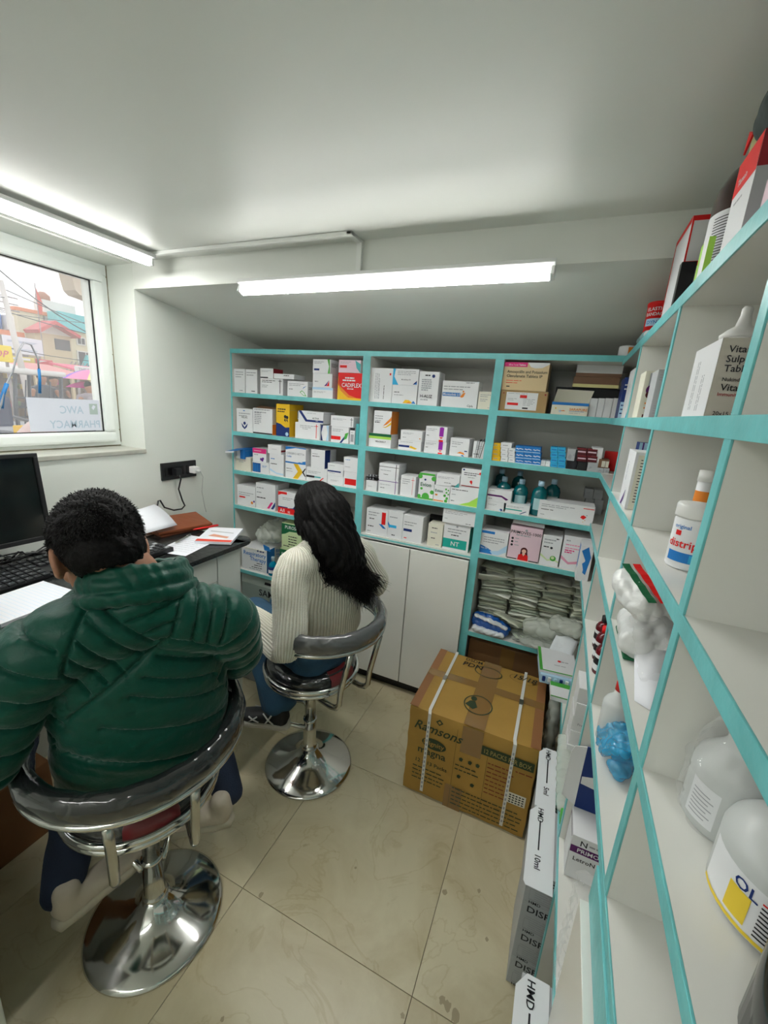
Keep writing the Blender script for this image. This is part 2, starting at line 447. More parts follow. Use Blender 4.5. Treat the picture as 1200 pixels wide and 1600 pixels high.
# ---- window: white plastic frame, black gasket, glass
UPVC = mat('window_frame_plastic', (0.78, 0.82, 0.79), 0.3)
GASK = mat('black_gasket', (0.01, 0.01, 0.01), 0.6)
GLASS = mat('window_glass', (1, 1, 1), 0.0, alpha=0.10, spec=0.4)
DIRT = mat('dirty_sealant', (0.33, 0.29, 0.19), 0.8, vary=(40, 0.5))
def frame_ring(mb, x0, x1, y0, y1, z0, z1, w, mt, r=0.004):
    mb.rbox(x0, x1, y0, y1, z0, z0 + w, r, mt); mb.rbox(x0, x1, y0, y1, z1 - w, z1, r, mt)
    mb.rbox(x0, x1, y0, y0 + w, z0 + w * .98, z1 - w * .98, r, mt); mb.rbox(x0, x1, y1 - w, y1, z0 + w * .98, z1 - w * .98, r, mt)
win = struct(thing('window_1', None, None, (-2.1, (WY0 + WY1) / 2, WZ0)))
m = MB(); frame_ring(m, -2.17, -2.105, WY0, WY1, WZ0, WZ1, 0.045, UPVC); m.build('window_frame', win)
m = MB(); frame_ring(m, -2.16, -2.085, WY0 + .035, WY1 - .03, WZ0 + .022, WZ1 - .03, 0.052, UPVC, 0.012); m.build('sash', win)
m = MB(); frame_ring(m, -2.110, -2.103, WY0 + .086, WY1 - .081, WZ0 + .073, WZ1 - .081, 0.005, GASK, 0.001); m.build('gasket', win)
m = MB(); m.box(-2.112, -2.108, WY0 + .088, WY1 - .083, WZ0 + .075, WZ1 - .083, GLASS); m.build('glass_pane', win)
m = MB()
m.tube([(-2.104, WY1 - .001, WZ0 + .02), (-2.103, WY1 - .002, 1.6), (-2.105, WY1 - .001, 1.9), (-2.104, WY1 - .001, WZ1)], 0.0022, DIRT, 6)
m.tube([(-2.104, WY1 - .004, WZ0 + .003), (-2.10, WY1 - .3, WZ0 + .003), (-2.104, 0.6, WZ0 + .003)], 0.0025, DIRT, 6)
for (yy, zz) in ((WY1 - .012, 1.80), (WY1 - .012, 2.14), (WY1 - .012, 1.44)):
    m.lathe([(0.003, 0), (0.003, 0.002), (0, 0.003)], DIRT, M=Matrix.Translation((-2.084, yy - .006, zz)) @ Matrix.Rotation(PI / 2, 4, 'Y'), seg=8)
m.build('sealant', win)
# ================================================================ SHELVES
def board(parent, x0, x1, y0, y1, z0, z1, edge, name='shelf_board', ew=0.0):
    """laminate board; edge = 'y' or 'x' : its painted front edge faces -y / -x"""
    m = MB()
    if edge == 'y': m.box(x0, x1, y0 + 0.002, y1, z0, z1, LAM)
    elif edge == 'x': m.box(x0 + 0.002, x1, y0, y1, z0, z1, LAM)
    else: m.box(x0, x1, y0, y1, z0, z1, LAM)
    b = m.build(name, parent)
    if edge:
        e = MB()
        if edge == 'y': e.rbox(x0, x1, y0 - 0.001, y0 + 0.002, z0 - ew, z1 + ew, 0.0008, TEAL)
        else: e.rbox(x0 - 0.001, x0 + 0.002, y0, y1, z0 - ew, z1 + ew, 0.0008, TEAL)
        q = e.build('edge_band', None); q.location = -worldloc(parent); q.parent = b
    return b
bs = tag(thing('shelf_unit', 'white built-in pharmacy shelving with turquoise edges along the back wall', 'shelf', (-0.9, 2.25, 0)), None, None)
TH = 0.0245
Y1 = YB - 0.003
posts = [(-1.937, -1.915), (-1.030, -0.986), (-0.351, -0.311)]
for (a, b) in posts: board(bs, a, b, YF, Y1, 0.0, 1.915, 'y', 'upright')
m = MB(); m.box(-1.915, XB - .003, YB - 0.012, YB - 0.003, 0.0, 1.915, LAM); m.build('back_panel', bs)
board(bs, -1.937, XB - .003, YF - .001, Y1, 1.893, 1.918, 'y')
for z in (1.667, 1.432, 1.187, 0.957): board(bs, -1.915, -1.030, YF, YB - .012, z - TH, z, 'y')
board(bs, -1.915, -1.030, YF, YB - .012, 0.512 - TH, 0.512, 'y')
for z in (1.667, 1.432, 1.187, 0.937): board(bs, -0.986, -0.351, YF, YB - .012, z - TH, z, 'y', ew=0 if z > 1 else -0.008)
for z in (1.667, 1.432, 1.187, 0.957, 0.512): board(bs, -0.311, XB - .003, YF, YB - .012, z - TH, z, None)
for z in (1.667, 1.432, 1.187, 0.957, 0.512):       # front edges of the last column stop at the corner
    e = MB(); e.rbox(-0.311, 0.168, YF - 0.0015, YF + 0.001, z - TH, z, 0.0006, TEAL); e.build('edge_band', bs)
# cupboard doors under column two
for (a, b) in ((-0.984, -0.677), (-0.672, -0.353)):
    m = MB(); m.rbox(a, b, YF - 0.018, YF - 0.001, 0.075, 0.906, 0.0015, LAM); m.build('cupboard_door', bs)
m = MB(); m.box(-0.986, -0.351, YF + .03, YF + .045, 0.0, 0.075, BLACKP); m.build('kick_board', bs)
# ---- right-hand unit
XR = 0.165
rs = thing('shelf_unit', 'white pharmacy shelving with turquoise edges filling the right side close to the camera', 'shelf', (0.38, 0.8, 0))
RX1 = XB - 0.004; RY0, RY1 = -0.60, YF - 0.001
LV = (1.905, 1.667, 1.430, 1.202, 0.966)
for z in LV:
    th = 0.026 if z > 1.6 else 0.0225
    board(rs, XR, RX1, RY0, RY1, z - th, z, 'x')
board(rs, XR, RX1, RY0, RY1, 0.500 - TH, 0.500, 'x')
def rib(y, z0, z1, w=0.011): board(rs, XR + .0005, RX1 - .012, y - w, y + w, z0, z1, 'x', 'divider')
for k in range(4):
    z1 = LV[k] - (0.026 if k < 2 else .0225); z0 = LV[k + 1]
    for y in (1.535, 1.045, 0.579, 0.10, -0.36): rib(y, z0, z1, 0.009 if y > 1 else 0.0115)
for y in (1.500, 1.07, 0.62): rib(y, 0.500, LV[4] - .0225, 0.009)
for y in (1.500, 0.94, 0.30): rib(y, 0.0, 0.500 - TH, 0.009)
m = MB(); m.box(RX1 - .012, RX1 - .001, RY0, RY1, 0, 1.879, LAM); m.build('back_panel', rs)
m = MB(); m.rbox(XR - 0.017, XR - 0.001, -0.05, 0.625, 0.505, 0.868, 0.001, LAM); m.build('cupboard_door', rs)
m = MB(); m.rbox(XR - 0.017, XR - 0.001, -0.6, -0.055, 0.505, 0.868, 0.001, LAM); m.build('cupboard_door', rs)

m = MB(); m.rbox(XR - 0.004, XR + .012, -0.6, 0.632, 0.872, 0.9425, 0.001, TEAL); m.build('front_rail', rs)

# ================================================================ LAMPS, TRUNKING, SOCKET
TUBEM = mat('lit_tube', (1, 1, 1), 0.4, emit=((1.0, 1.0, 0.965), TUBE))
TUBES = mat('lit_tube_side', (1, 1, 1), 0.4, emit=((1.0, 1.0, 0.965), 3.2))
CASE = mat('lamp_housing', (0.82, 0.83, 0.82), 0.35)
def tube_lamp(label, a, b, up):
    """slim batten lamp from a to b: housing + glowing diffuser + end caps; up = unit vector to the fixing surface"""
    a, b, up = Vector(a), Vector(b), Vector(up); d = (b - a).normalized(); c = (a + b) / 2
    t = thing('tube_light', label, 'lamp', c)
    s = d.cross(up)
    M = Matrix((( d.x, s.x, up.x, c.x), (d.y, s.y, up.y, c.y), (d.z, s.z, up.z, c.z), (0, 0, 0, 1)))
    L = (b - a).length / 2
    m = MB(); m.rbox(-L, L, -0.030, 0.030, 0.006, 0.020, 0.002, CASE, M); m.build('housing', t)  # housing made wider than the batten to shield the ceiling from direct light
    m = MB(); m.rbox(-L + .012, L - .012, -0.0142, 0.0142, -0.019, 0.0055, 0.004, TUBES, M); m.box(-L + .014, L - .014, -0.0125, 0.0125, -0.0198, -0.0188, TUBEM, M); m.build('diffuser', t)
    for q in (-L, L - .012):
        m = MB(); m.rbox(q, q + .012, -0.0155, 0.0155, -0.0215, 0.020, 0.003, CASE, M); m.build('end_cap', t)
    for q in (-L * .5, L * .5):
        m = MB(); m.rbox(q - .007, q + .007, -0.017, 0.017, 0.004, 0.026, 0.001, STEEL, M); m.build('clip', t)
    return t
tube_lamp('long lit white tube lamp fixed along the ceiling beam above the back shelves', (-1.272, 1.409, 2.058), (-0.106, 1.409, 2.062), (0, 0.42, 0.91))
tube_lamp('lit white tube lamp on the ceiling over the window at the left edge', (-1.70, 1.36, 2.168), (-1.70, 0.18, 2.168), (0, 0, 1))
# third lamp of the same kind, added unseen behind the camera as fill light
tube_lamp('added white fill tube lamp, unseen on the ceiling behind the camera', (-1.3, -1.0, 2.168), (-0.13, -1.0, 2.168), (0, 0, 1))
TRK = mat('trunking_plastic', (0.80, 0.82, 0.79), 0.35)
tr = thing('cable_trunking', 'thin white cable trunking along the ceiling and down the beam to the lamp', 'trunking', (-1.2, 1.37, 2.19))
m = MB(); m.rbox(-1.76, -0.752, 1.352, 1.372, 2.186, 2.1995, .002, TRK); m.build('channel', tr)
m = MB(); m.rbox(-0.772, -0.752, 1.352, 1.4385, 2.188, 2.1995, .002, TRK); m.build('channel', tr)
m = MB(); m.rbox(-0.770, -0.750, 1.424, 1.4385, 2.085, 2.199, .002, TRK); m.build('channel', tr)
m = MB(); m.rbox(-1.775, -1.755, -0.4, 1.372, 2.186, 2.1995, .002, TRK); m.build('channel', tr)
# ceiling marks
NAIL = mat('rusty_nail', (0.10, 0.07, 0.05), 0.7)
sk_ = thing('socket_plate', 'black wall socket plate with a white charger plugged in beside the window', 'socket', (XL, 1.625, 1.228))
M = Matrix.Translation((XL, 1.625, 1.228)) @ Matrix.Rotation(0.0, 4, 'X')
m = MB(); m.rbox(0.0005, 0.012, -0.112, 0.112, -0.045, 0.048, 0.003, BLACKP, M); m.build('plate', sk_)
for q in (-0.07, -0.0, 0.066):
    m = MB(); m.rbox(0.011, 0.0145, q - .024, q + .024, -0.024, 0.024, 0.002, mat('black_gloss', (0.006, 0.006, 0.007), 0.15), M); m.build('socket_insert', sk_)
m = MB(); m.rbox(0.014, 0.05, -0.052, -0.018, -0.022, 0.018, 0.005, BLACKP, M); m.build('plug', sk_)
WP = mat('white_plastic', (0.82, 0.82, 0.82), 0.3)
ch = tag(None or thing('phone_charger', 'white phone charger plugged into the black wall socket', 'charger', (XL + .05, 1.70, 1.228)), None, None)
m = MB(); m.rbox(XL + .015, XL + .058, 1.682, 1.722, 1.208, 1.246, 0.006, WP); m.build('charger_body', ch)
m = MB(); m.rbox(XL + .058, XL + .082, 1.692, 1.708, 1.222, 1.232, 0.003, WP); m.build('cable_plug', ch)
m = MB(); m.tube([(XL + .08, 1.70, 1.227), (XL + .088, 1.712, 1.19), (XL + .05, 1.735, 1.10), (XL + .035, 1.765, 1.0), (XL + .03, 1.78, 0.962)], 0.0016, mat('grey_wire', (0.45, 0.46, 0.45), 0.5), 6); m.build('thin_cable', ch)
pc = MB(); pc.tube([(XL + .045, 1.59, 1.215), (XL + .055, 1.592, 1.19), (XL + .03, 1.595, 1.13), (XL + .025, 1.62, 1.06), (XL + .03, 1.63, 1.03), (XL + .04, 1.60, 1.018), (XL + .05, 1.54, 1.025), (XL + .03, 1.50, 1.045), (XL + .02, 1.485, 1.085), (XL + .02, 1.475, 1.085), (XL + .02, 1.455, 1.02), (XL + .03, 1.44, .965)], 0.0042, BLACKP, 8)
tag(pc.build('power_cord'), 'black power cord hanging from the wall socket and kinking behind the paper', 'cord')
CARTONS = [
('medicine_box','plain tall white box standing leftmost on the top back shelf',-1.9173,-1.8319,2.055,0.08,1.667,0.1386,0,'W',[('l','F',0.15,0.85,0.7,3,'g',0.1,0.035),('l','F',0.5,0.08,0.4,1,'g',0.1,0.035)],None,'box'),
('medicine_box','second tall white box from the left end of the top back shelf',-1.8269,-1.7389,2.055,0.08,1.667,0.1377,0,'W',[('l','F',0.1,0.85,0.8,2,'g',0.1,0.035),('l','F',0.5,0.08,0.4,1,'k',0.1,0.035)],None,'box'),
('medicine_box','wide white box with a black vertical cross line,top back shelf',-1.7163,-1.5513,2.055,0.09,1.667,0.0923,0,'W',[('l','F',0.08,0.85,0.6,2,'k',0.1,0.035),('l','F',0.08,0.55,0.3,2,'g',0.1,0.035),('r','F',0.86,0.1,0.885,0.95,'k'),('r','F',0.8,0.84,0.95,0.87,'k')],None,'box'),
('medicine_box','small white box with a dark red side,stacked above the wide white box',-1.7157,-1.6207,2.055,0.09,1.7599,0.0554,0,'W',[('l','F',0.1,0.75,0.7,2,'g',0.1,0.035),('r','R',0,0.0,1,1,'dr'),('r','F',0,0,0.6,0.12,'k')],None,'box'),
('medicine_box','flat white carton lying crosswise on the black-lined box,top shelf',-1.6106,-1.4737,2.045,0.12,1.7599,0.0275,3,'W',[('l','F',0.5,0.6,0.35,1,'k',0.1,0.15)],None,'box'),
('medicine_box','low white box with a green leaf outline and blue stroke,top back shelf',-1.5196,-1.381,2.055,0.1,1.667,0.0851,0,'W',[('l','F',0.08,0.8,0.75,2,'g',0.1,0.035),('l','F',0.08,0.45,0.25,1,'k',0.1,0.035),('p','F',[(0.75,0.5),(0.95,0.72),(0.8,0.62)],'b'),('p','F',[(0.62,0.3),(0.72,0.42),(0.84,0.3),(0.95,0.05),(0.8,0.08)],'gr'),('p','F',[(0.66,0.28),(0.72,0.37),(0.82,0.28),(0.9,0.1),(0.8,0.12)],'W'),('l','R',0.1,0.6,0.7,2,'k',0.1,0.035)],None,'box'),
('medicine_box','white box with pale blue top band at the bottom of a stack of three',-1.3505,-1.2165,2.055,0.1,1.667,0.0579,0,'W',[('r','F',0,0.8,1,1,'lb'),('l','F',0.08,0.6,0.6,2,'g',0.1,0.035),('r','R',0.6,0.3,1,0.8,'r')],None,'box'),
('medicine_box','white box with a purple feather logo in the middle of a stack of three',-1.348,-1.2232,2.055,0.1,1.7255,0.0737,0,'W',[('l','F',0.1,0.4,0.25,1,'k',0.1,0.035),('p','F',[(0.6,0.1),(0.85,0.55),(0.72,0.12)],'pu'),('p','F',[(0.72,0.1),(0.86,0.5),(0.86,0.12)],'r')],None,'box'),
('medicine_box','white box with a green curved edge on top of a stack of three',-1.3503,-1.2366,2.055,0.1,1.7998,0.0737,0,'W',[('l','F',0.08,0.8,0.55,2,'g',0.1,0.035),('r','F',0.08,0.2,0.38,0.34,'nv'),('p','F',[(0.82,1),(0.95,1),(0.98,0.0),(0.86,0),(0.92,0.5)],'gr'),('l','R',0.1,0.7,0.7,3,'k',0.1,0.035)],None,'box'),
('medicine_box','bright red box with yellow swooshes beside the first shelf post',-1.1859,-1.0395,2.055,0.12,1.667,0.1411,0,'r',[('r','F',0,0,1,1,'r'),('p','F',[(0,0),(0,0.62),(0.12,0.35),(0.45,0.1),(1,0.08),(1,0)],'y'),('p','F',[(0,0.95),(0.0,0.72),(0.1,0.5),(0.5,0.18),(0.8,0.1),(0.4,0.12),(0.12,0.34),(0.04,0.6)],'or'),('l','F',0.3,0.79,0.5,1,'W',0.1,0.05),('l','F',0.2,0.7,0.7,1,'W',0.1,0.05),('t','F',0.58,0.48,0.15,'CADIFLEX','W','c',0),('l','F',0.4,0.4,0.35,1,'W',0.1,0.035)],None,'box'),
('medicine_box','pinkish white box with teal corner lying on the bright red box',-1.1847,-1.0521,2.055,0.12,1.8087,0.0652,0,'W',[('r','F',0,0.02,1,0.98,'pk'),('l','F',0.08,0.82,0.5,2,'g',0.1,0.035),('r','F',0.06,0.38,0.38,0.58,'r'),('p','F',[(1,0),(1,0.7),(0.75,0.98),(0.82,0.4)],'tl')],None,'box'),
('medicine_box','white box with a small navy figure logo,left end of the second back shelf',-1.9028,-1.7757,2.055,0.08,1.432,0.1408,0,'W',[('l','F',0.15,0.78,0.7,2,'g',0.1,0.035),('t','F',0.5,0.6,0.07,'VELLAC','k','c',0),('c','F',0.5,0.38,0.07,'nv'),('p','F',[(0.3,0.38),(0.36,0.22),(0.5,0.12),(0.64,0.22),(0.7,0.38),(0.62,0.32),(0.5,0.2),(0.38,0.32)],'nv'),('l','F',0.42,0.9,0.15,1,'b',0.1,0.035)],None,'box'),
('medicine_box','plain white box with a grey text column and open brown top flaps',-1.7732,-1.6268,2.055,0.1,1.432,0.1517,0,'W',[('l','F',0.08,0.93,0.8,2,'g',0.1,0.035),('l','F',0.08,0.8,0.35,7,'g',0.07,0.035),('r','R',0,0.0,1,1,'or'),('r','R',0,0.4,1,1,'W'),('r','F',0,-0.0,1,0.05,'k')],None,'box'),
('medicine_box','tall yellow box with a navy blue bottom and small figures',-1.5982,-1.5026,2.055,0.14,1.432,0.1871,0,'y',[('r','F',0,0,1,1,'y'),('p','F',[(0,0),(0,0.42),(0.35,0.38),(0.7,0.28),(1,0.3),(1,0)],'nv'),('l','F',0.1,0.82,0.8,1,'k',0.1,0.04),('l','F',0.1,0.75,0.7,1,'k',0.1,0.035),('c','F',0.68,0.62,0.05,'k'),('c','F',0.82,0.6,0.05,'k'),('p','F',[(0.6,0.5),(0.68,0.6),(0.74,0.45)],'k'),('p','F',[(0.76,0.5),(0.82,0.58),(0.9,0.45)],'k'),('c','F',0.82,0.08,0.06,'lb'),('r','R',0.55,0.55,0.95,0.8,'W'),('l','R',0.6,0.75,0.3,4,'k',0.05,0.035)],None,'box'),
('medicine_box','white box with a thin red cross line under the box with the navy stripe',-1.4614,-1.2932,2.055,0.1,1.432,0.092,0,'W',[('l','F',0.2,0.8,0.6,2,'g',0.1,0.035),('l','F',0.3,0.6,0.3,1,'g',0.1,0.035),('r','F',0.855,0.1,0.88,0.95,'r'),('r','F',0.8,0.82,0.94,0.85,'r')],None,'box'),
('medicine_box','white box crossed by a broad navy diagonal stripe',-1.4408,-1.271,2.055,0.13,1.5246,0.0665,0,'W',[('p','F',[(0,1),(0.12,1),(0.36,0.28),(1,0.28),(1,0.1),(0.3,0.1)],'nv'),('l','F',0.35,0.8,0.5,1,'g',0.1,0.035),('t','F',0.7,0.36,0.14,'ALTIVA','k','c',0),('l','F',0.7,0.2,0.12,1,'W',0.1,0.035)],None,'box'),
('medicine_box','narrow white box with navy corners behind the two stacked boxes',-1.2962,-1.2425,2.07,0.08,1.432,0.0869,0,'W',[('p','F',[(0,0),(0.3,0),(0.1,0.5),(0.3,1),(0,1)],'nv'),('p','F',[(1,0),(0.7,0),(0.9,0.5),(0.7,1),(1,1)],'lb')],None,'box'),
('medicine_box','white box with a red band and navy slash,lower of a pair',-1.2166,-1.105,2.055,0.12,1.432,0.0882,0,'W',[('l','F',0.08,0.8,0.6,2,'g',0.1,0.035),('r','F',0,0.18,0.55,0.4,'r'),('p','F',[(0.5,0),(0.62,0),(0.95,0.55),(0.85,0.55)],'nv'),('p','F',[(0.75,0.2),(0.8,0.6),(1,0.7),(0.9,0.3)],'gr')],None,'box'),
('medicine_box','white box with a thin black cross line,upper of a pair by the post',-1.2225,-1.0778,2.055,0.12,1.5208,0.0588,0,'W',[('l','F',0.08,0.7,0.6,2,'g',0.1,0.035),('r','F',0.9,0.1,0.92,0.9,'k'),('r','F',0.85,0.7,0.97,0.74,'k')],None,'box'),
('medicine_box','slim white tube box with a black cap end beside the first post',-1.0914,-1.0614,2.045,0.03,1.432,0.0901,0,'W',[('r','F',0,0.84,1,1,'k'),('l','F',0.2,0.7,0.6,1,'k',0.1,0.02),('r','F',0.2,0.15,0.8,0.6,'g')],None,'box'),
('medicine_box','teal blister cards standing upright against the first post',-1.0554,-1.0375,2.045,0.1,1.432,0.1137,0,'tl',[('r','F',0,0,0.3,1,'tl'),('r','F',0.5,0,0.7,1,'tl')],None,'box'),
('medicine_box','cream white box under the blue box with open flap,third back shelf',-1.9301,-1.794,2.055,0.12,1.187,0.0864,0,'cr',[('l','F',0.3,0.7,0.4,2,'g',0.1,0.035)],None,'box'),
('medicine_box','open white tray box with blue vials showing,third back shelf',-1.7726,-1.6451,2.045,0.1,1.187,0.0705,0,'W',[('r','F',0.02,0.1,0.5,0.9,'nv'),('r','F',0.06,0.15,0.14,0.85,'b'),('r','F',0.18,0.15,0.26,0.85,'b'),('r','F',0.3,0.15,0.38,0.85,'b'),('r','F',0.42,0.15,0.48,0.85,'b'),('l','F',0.6,0.7,0.3,2,'b',0.1,0.035)],None,'box'),
('medicine_box','white box with a bright pink top and purple berry picture',-1.7821,-1.6768,2.06,0.1,1.2581,0.0814,0,'W',[('r','F',0,0.64,1,1,'mg'),('l','F',0.1,0.8,0.7,1,'W',0.1,0.035),('l','F',0.1,0.5,0.4,1,'k',0.1,0.035),('c','F',0.62,0.2,0.1,'pu'),('c','F',0.76,0.26,0.1,'pu'),('c','F',0.72,0.12,0.09,'pu')],None,'box'),
('medicine_box','tall white box with a pale blue swoosh at the bottom',-1.6482,-1.5416,2.055,0.1,1.187,0.1334,0,'W',[('l','F',0.1,0.75,0.4,1,'b',0.1,0.035),('l','F',0.1,0.52,0.6,1,'k',0.1,0.035),('p','F',[(0,0.0),(0,0.32),(0.5,0.14),(1,0.12),(1,0)],'lb'),('p','F',[(0,0.0),(0,0.22),(0.5,0.08),(1,0.06),(1,0)],'W')],None,'box'),
('medicine_box','small white box with a dark red side on the pale blue swoosh box',-1.6564,-1.5581,2.05,0.12,1.321,0.0536,0,'W',[('l','F',0.3,0.5,0.5,1,'g',0.1,0.035),('r','R',0,0.25,0.8,0.45,'dr')],None,'box'),
('medicine_box','white box with a yellow chevron arrow and black strokes',-1.5296,-1.3808,2.055,0.1,1.187,0.09,0,'W',[('p','F',[(0.4,1),(0.62,1),(0.86,0.5),(0.62,0),(0.38,0),(0.62,0.5)],'y'),('p','F',[(0.82,0.5),(0.97,0.8),(1,0.75),(0.9,0.5),(1,0.25),(0.97,0.2)],'k'),('l','F',0.06,0.62,0.35,1,'k',0.1,0.035),('l','F',0.06,0.45,0.4,1,'g',0.1,0.035)],None,'box'),
('medicine_box','white box with blue waves along its top and bottom edges',-1.5284,-1.3832,2.055,0.1,1.2776,0.098,0,'W',[('p','F',[(0,1),(1,1),(1,0.93),(0.5,0.95),(0.0,0.8)],'b'),('p','F',[(0,0),(1,0),(1,0.22),(0.6,0.08),(0,0.1)],'b'),('t','F',0.06,0.55,0.12,'CEREBRO-BETTA','g','l',0),('t','F',0.06,0.38,0.1,'Cadep','b','l',0),('l','F',0.75,0.1,0.15,1,'W',0.1,0.035)],None,'box'),
('medicine_box','white box with navy and red strokes at the bottom corner,by the woman',-1.3763,-1.2341,2.055,0.1,1.187,0.0833,0,'W',[('l','F',0.08,0.7,0.6,2,'g',0.1,0.035),('r','F',0,0.28,0.4,0.42,'k'),('r','F',0.4,0.3,0.7,0.4,'tl'),('p','F',[(0.55,0),(0.62,0),(0.86,0.35),(0.8,0.35)],'r')],None,'box'),
('medicine_box','white box with a navy right side on the box with red strokes',-1.3472,-1.2526,2.055,0.13,1.2709,0.1064,0,'W',[('l','F',0.1,0.75,0.5,1,'g',0.1,0.035),('l','F',0.1,0.62,0.7,1,'k',0.1,0.035),('r','R',0,0,0.45,1,'nv')],None,'box'),
('medicine_box','white box with grey text,lower of a pair next to the red square box',-1.2297,-1.1251,2.055,0.1,1.187,0.0524,0,'W',[('l','F',0.2,0.5,0.5,2,'g',0.1,0.035)],None,'box'),
('medicine_box','white box with a dark text band,above the grey text box',-1.2319,-1.1278,2.055,0.1,1.24,0.0702,0,'W',[('l','F',0.1,0.8,0.5,1,'g',0.1,0.035),('r','F',0.0,0.3,0.85,0.42,'nv'),('l','F',0.1,0.2,0.5,1,'g',0.1,0.035)],None,'box'),
('medicine_box','white box with a solid red square panel beside the first post',-1.123,-1.0319,2.055,0.11,1.187,0.0884,0,'W',[('r','F',0.08,0.15,0.88,0.55,'r')],None,'box'),
('medicine_box','white box with grey print stacked on the red square box',-1.1275,-1.0372,2.055,0.11,1.276,0.081,0,'W',[('l','F',0.1,0.8,0.5,1,'b',0.1,0.035),('l','F',0.1,0.3,0.5,1,'g',0.1,0.035)],None,'box'),
('medicine_box','white box with small orange and lilac hexagons,fourth back shelf',-1.9091,-1.7606,2.055,0.12,0.957,0.1329,0,'W',[('l','F',0.1,0.62,0.8,2,'g',0.1,0.035),('r','F',0.12,0.38,0.45,0.45,'r'),('c','F',0.82,0.2,0.07,'or'),('c','F',0.93,0.28,0.05,'pu')],None,'box'),
('medicine_box','large white box with red and navy slanted bars,fourth back shelf',-1.7554,-1.6031,2.055,0.14,0.957,0.1667,0,'W',[('l','F',0.05,0.8,0.5,1,'g',0.1,0.035),('l','F',0.05,0.62,0.35,1,'g',0.1,0.035),('l','F',0.05,0.42,0.6,1,'k',0.1,0.035),('p','F',[(0.58,0.06),(0.7,0.06),(0.9,0.32),(0.78,0.32)],'mg'),('p','F',[(0.78,0.06),(0.9,0.06),(1,0.2),(1,0.34),(0.98,0.34)],'nv')],None,'box'),
('medicine_box','solid red low box with big white letters,fourth back shelf',-1.5808,-1.4381,2.055,0.12,0.957,0.0353,0,'r',[('r','F',0,0,1,1,'r'),('t','F',0.1,0.2,0.6,'A/I','W','l',0),('t','F',0.52,0.15,0.4,'SS','W','l',0)],None,'box'),
('medicine_box','white box with a red corner and navy curve on the solid red box',-1.581,-1.4483,2.055,0.12,0.9929,0.1,0,'W',[('r','F',0,0.85,0.5,1,'r'),('p','F',[(0,0.75),(0.2,0.85),(0,1)],'r'),('l','F',0.25,0.62,0.6,2,'g',0.1,0.035),('p','F',[(0.55,0),(0.85,0.06),(1,0.3),(1,0)],'nv'),('r','F',0,0,0.55,0.06,'nv')],None,'box'),
('medicine_box','white box partly hidden behind the long black hair',-1.4192,-1.2717,2.055,0.12,0.957,0.1636,0,'W',[('l','F',0.1,0.7,0.5,2,'g',0.1,0.035)],None,'box'),
('medicine_box','pale green protein box,lower of two behind the blue bottle',-1.5648,-1.4191,2.055,0.14,0.512,0.2089,0,'lg',[('p','F',[(0,0.62),(0,0.98),(0.8,0.98),(0.95,0.8),(0.7,0.66),(0.3,0.6)],'dg'),('t','F',0.1,0.76,0.12,'PUROSOL','W','l',0),('l','F',0.3,0.45,0.5,4,'g',0.1,0.035)],None,'box'),
('medicine_box','pale green protein box,upper of two beside the long hair',-1.5515,-1.4043,2.055,0.14,0.7215,0.1734,0,'lg',[('p','F',[(0,0.55),(0,0.98),(0.85,0.98),(0.95,0.85),(0.8,0.72),(0.4,0.7),(0.2,0.6)],'dg'),('t','F',0.18,0.8,0.12,'PUROSOL','W','l',0),('l','F',0.35,0.5,0.45,4,'k',0.1,0.035),('l','F',0.1,0.12,0.4,1,'k',0.1,0.035)],None,'box'),
('medicine_box','tall white box with sideways printed text,first on the second column',-0.9878,-0.8633,2.055,0.09,1.667,0.1717,0,'W',[('v','F',0.22,0.1,0.75,3,'g'),('v','F',0.62,0.1,0.4,1,'k'),('v','F',0.4,0.1,0.6,1,'g'),('r','F',0.85,0.8,0.92,0.86,'r')],None,'box'),
('medicine_box','white box with yellow and blue chevrons at its lower corner',-0.8615,-0.7248,2.055,0.1,1.667,0.0922,0,'W',[('l','F',0.08,0.6,0.3,1,'k',0.1,0.035),('l','F',0.08,0.45,0.5,1,'g',0.1,0.035),('p','F',[(0.45,0.04),(0.55,0.22),(0.7,0.22),(0.9,0.04)],'y'),('p','F',[(0.6,0.04),(0.7,0.13),(0.8,0.04)],'or'),('p','F',[(0.8,0.04),(0.88,0.2),(0.98,0.04)],'b')],None,'box'),
('medicine_box','white box with a sky blue left curve and navy triangle',-0.8635,-0.7233,2.055,0.1,1.7598,0.0795,0,'W',[('p','F',[(0,0),(0.0,1),(0.1,1),(0.06,0.5),(0.24,0)],'sb'),('l','F',0.18,0.82,0.7,3,'g',0.1,0.035),('t','F',0.35,0.3,0.07,'Montelukast FX','k','l',0),('p','F',[(0.8,0.06),(0.95,0.3),(0.95,0.06)],'nv'),('p','F',[(0.85,0.06),(0.95,0.2),(0.95,0.06)],'b')],None,'box'),
('medicine_box','tall white box with black bold lettering at the bottom of its front',-0.7196,-0.6161,2.055,0.1,1.667,0.1629,0,'W',[('l','F',0.3,0.87,0.35,1,'k',0.1,0.035),('c','F',0.72,0.87,0.05,'nv'),('l','F',0.15,0.74,0.5,6,'g',0.06,0.035),('t','F',0.12,0.23,0.09,'H-ALIZ','k','l',0),('l','F',0.15,0.15,0.5,1,'g',0.1,0.035)],None,'box'),
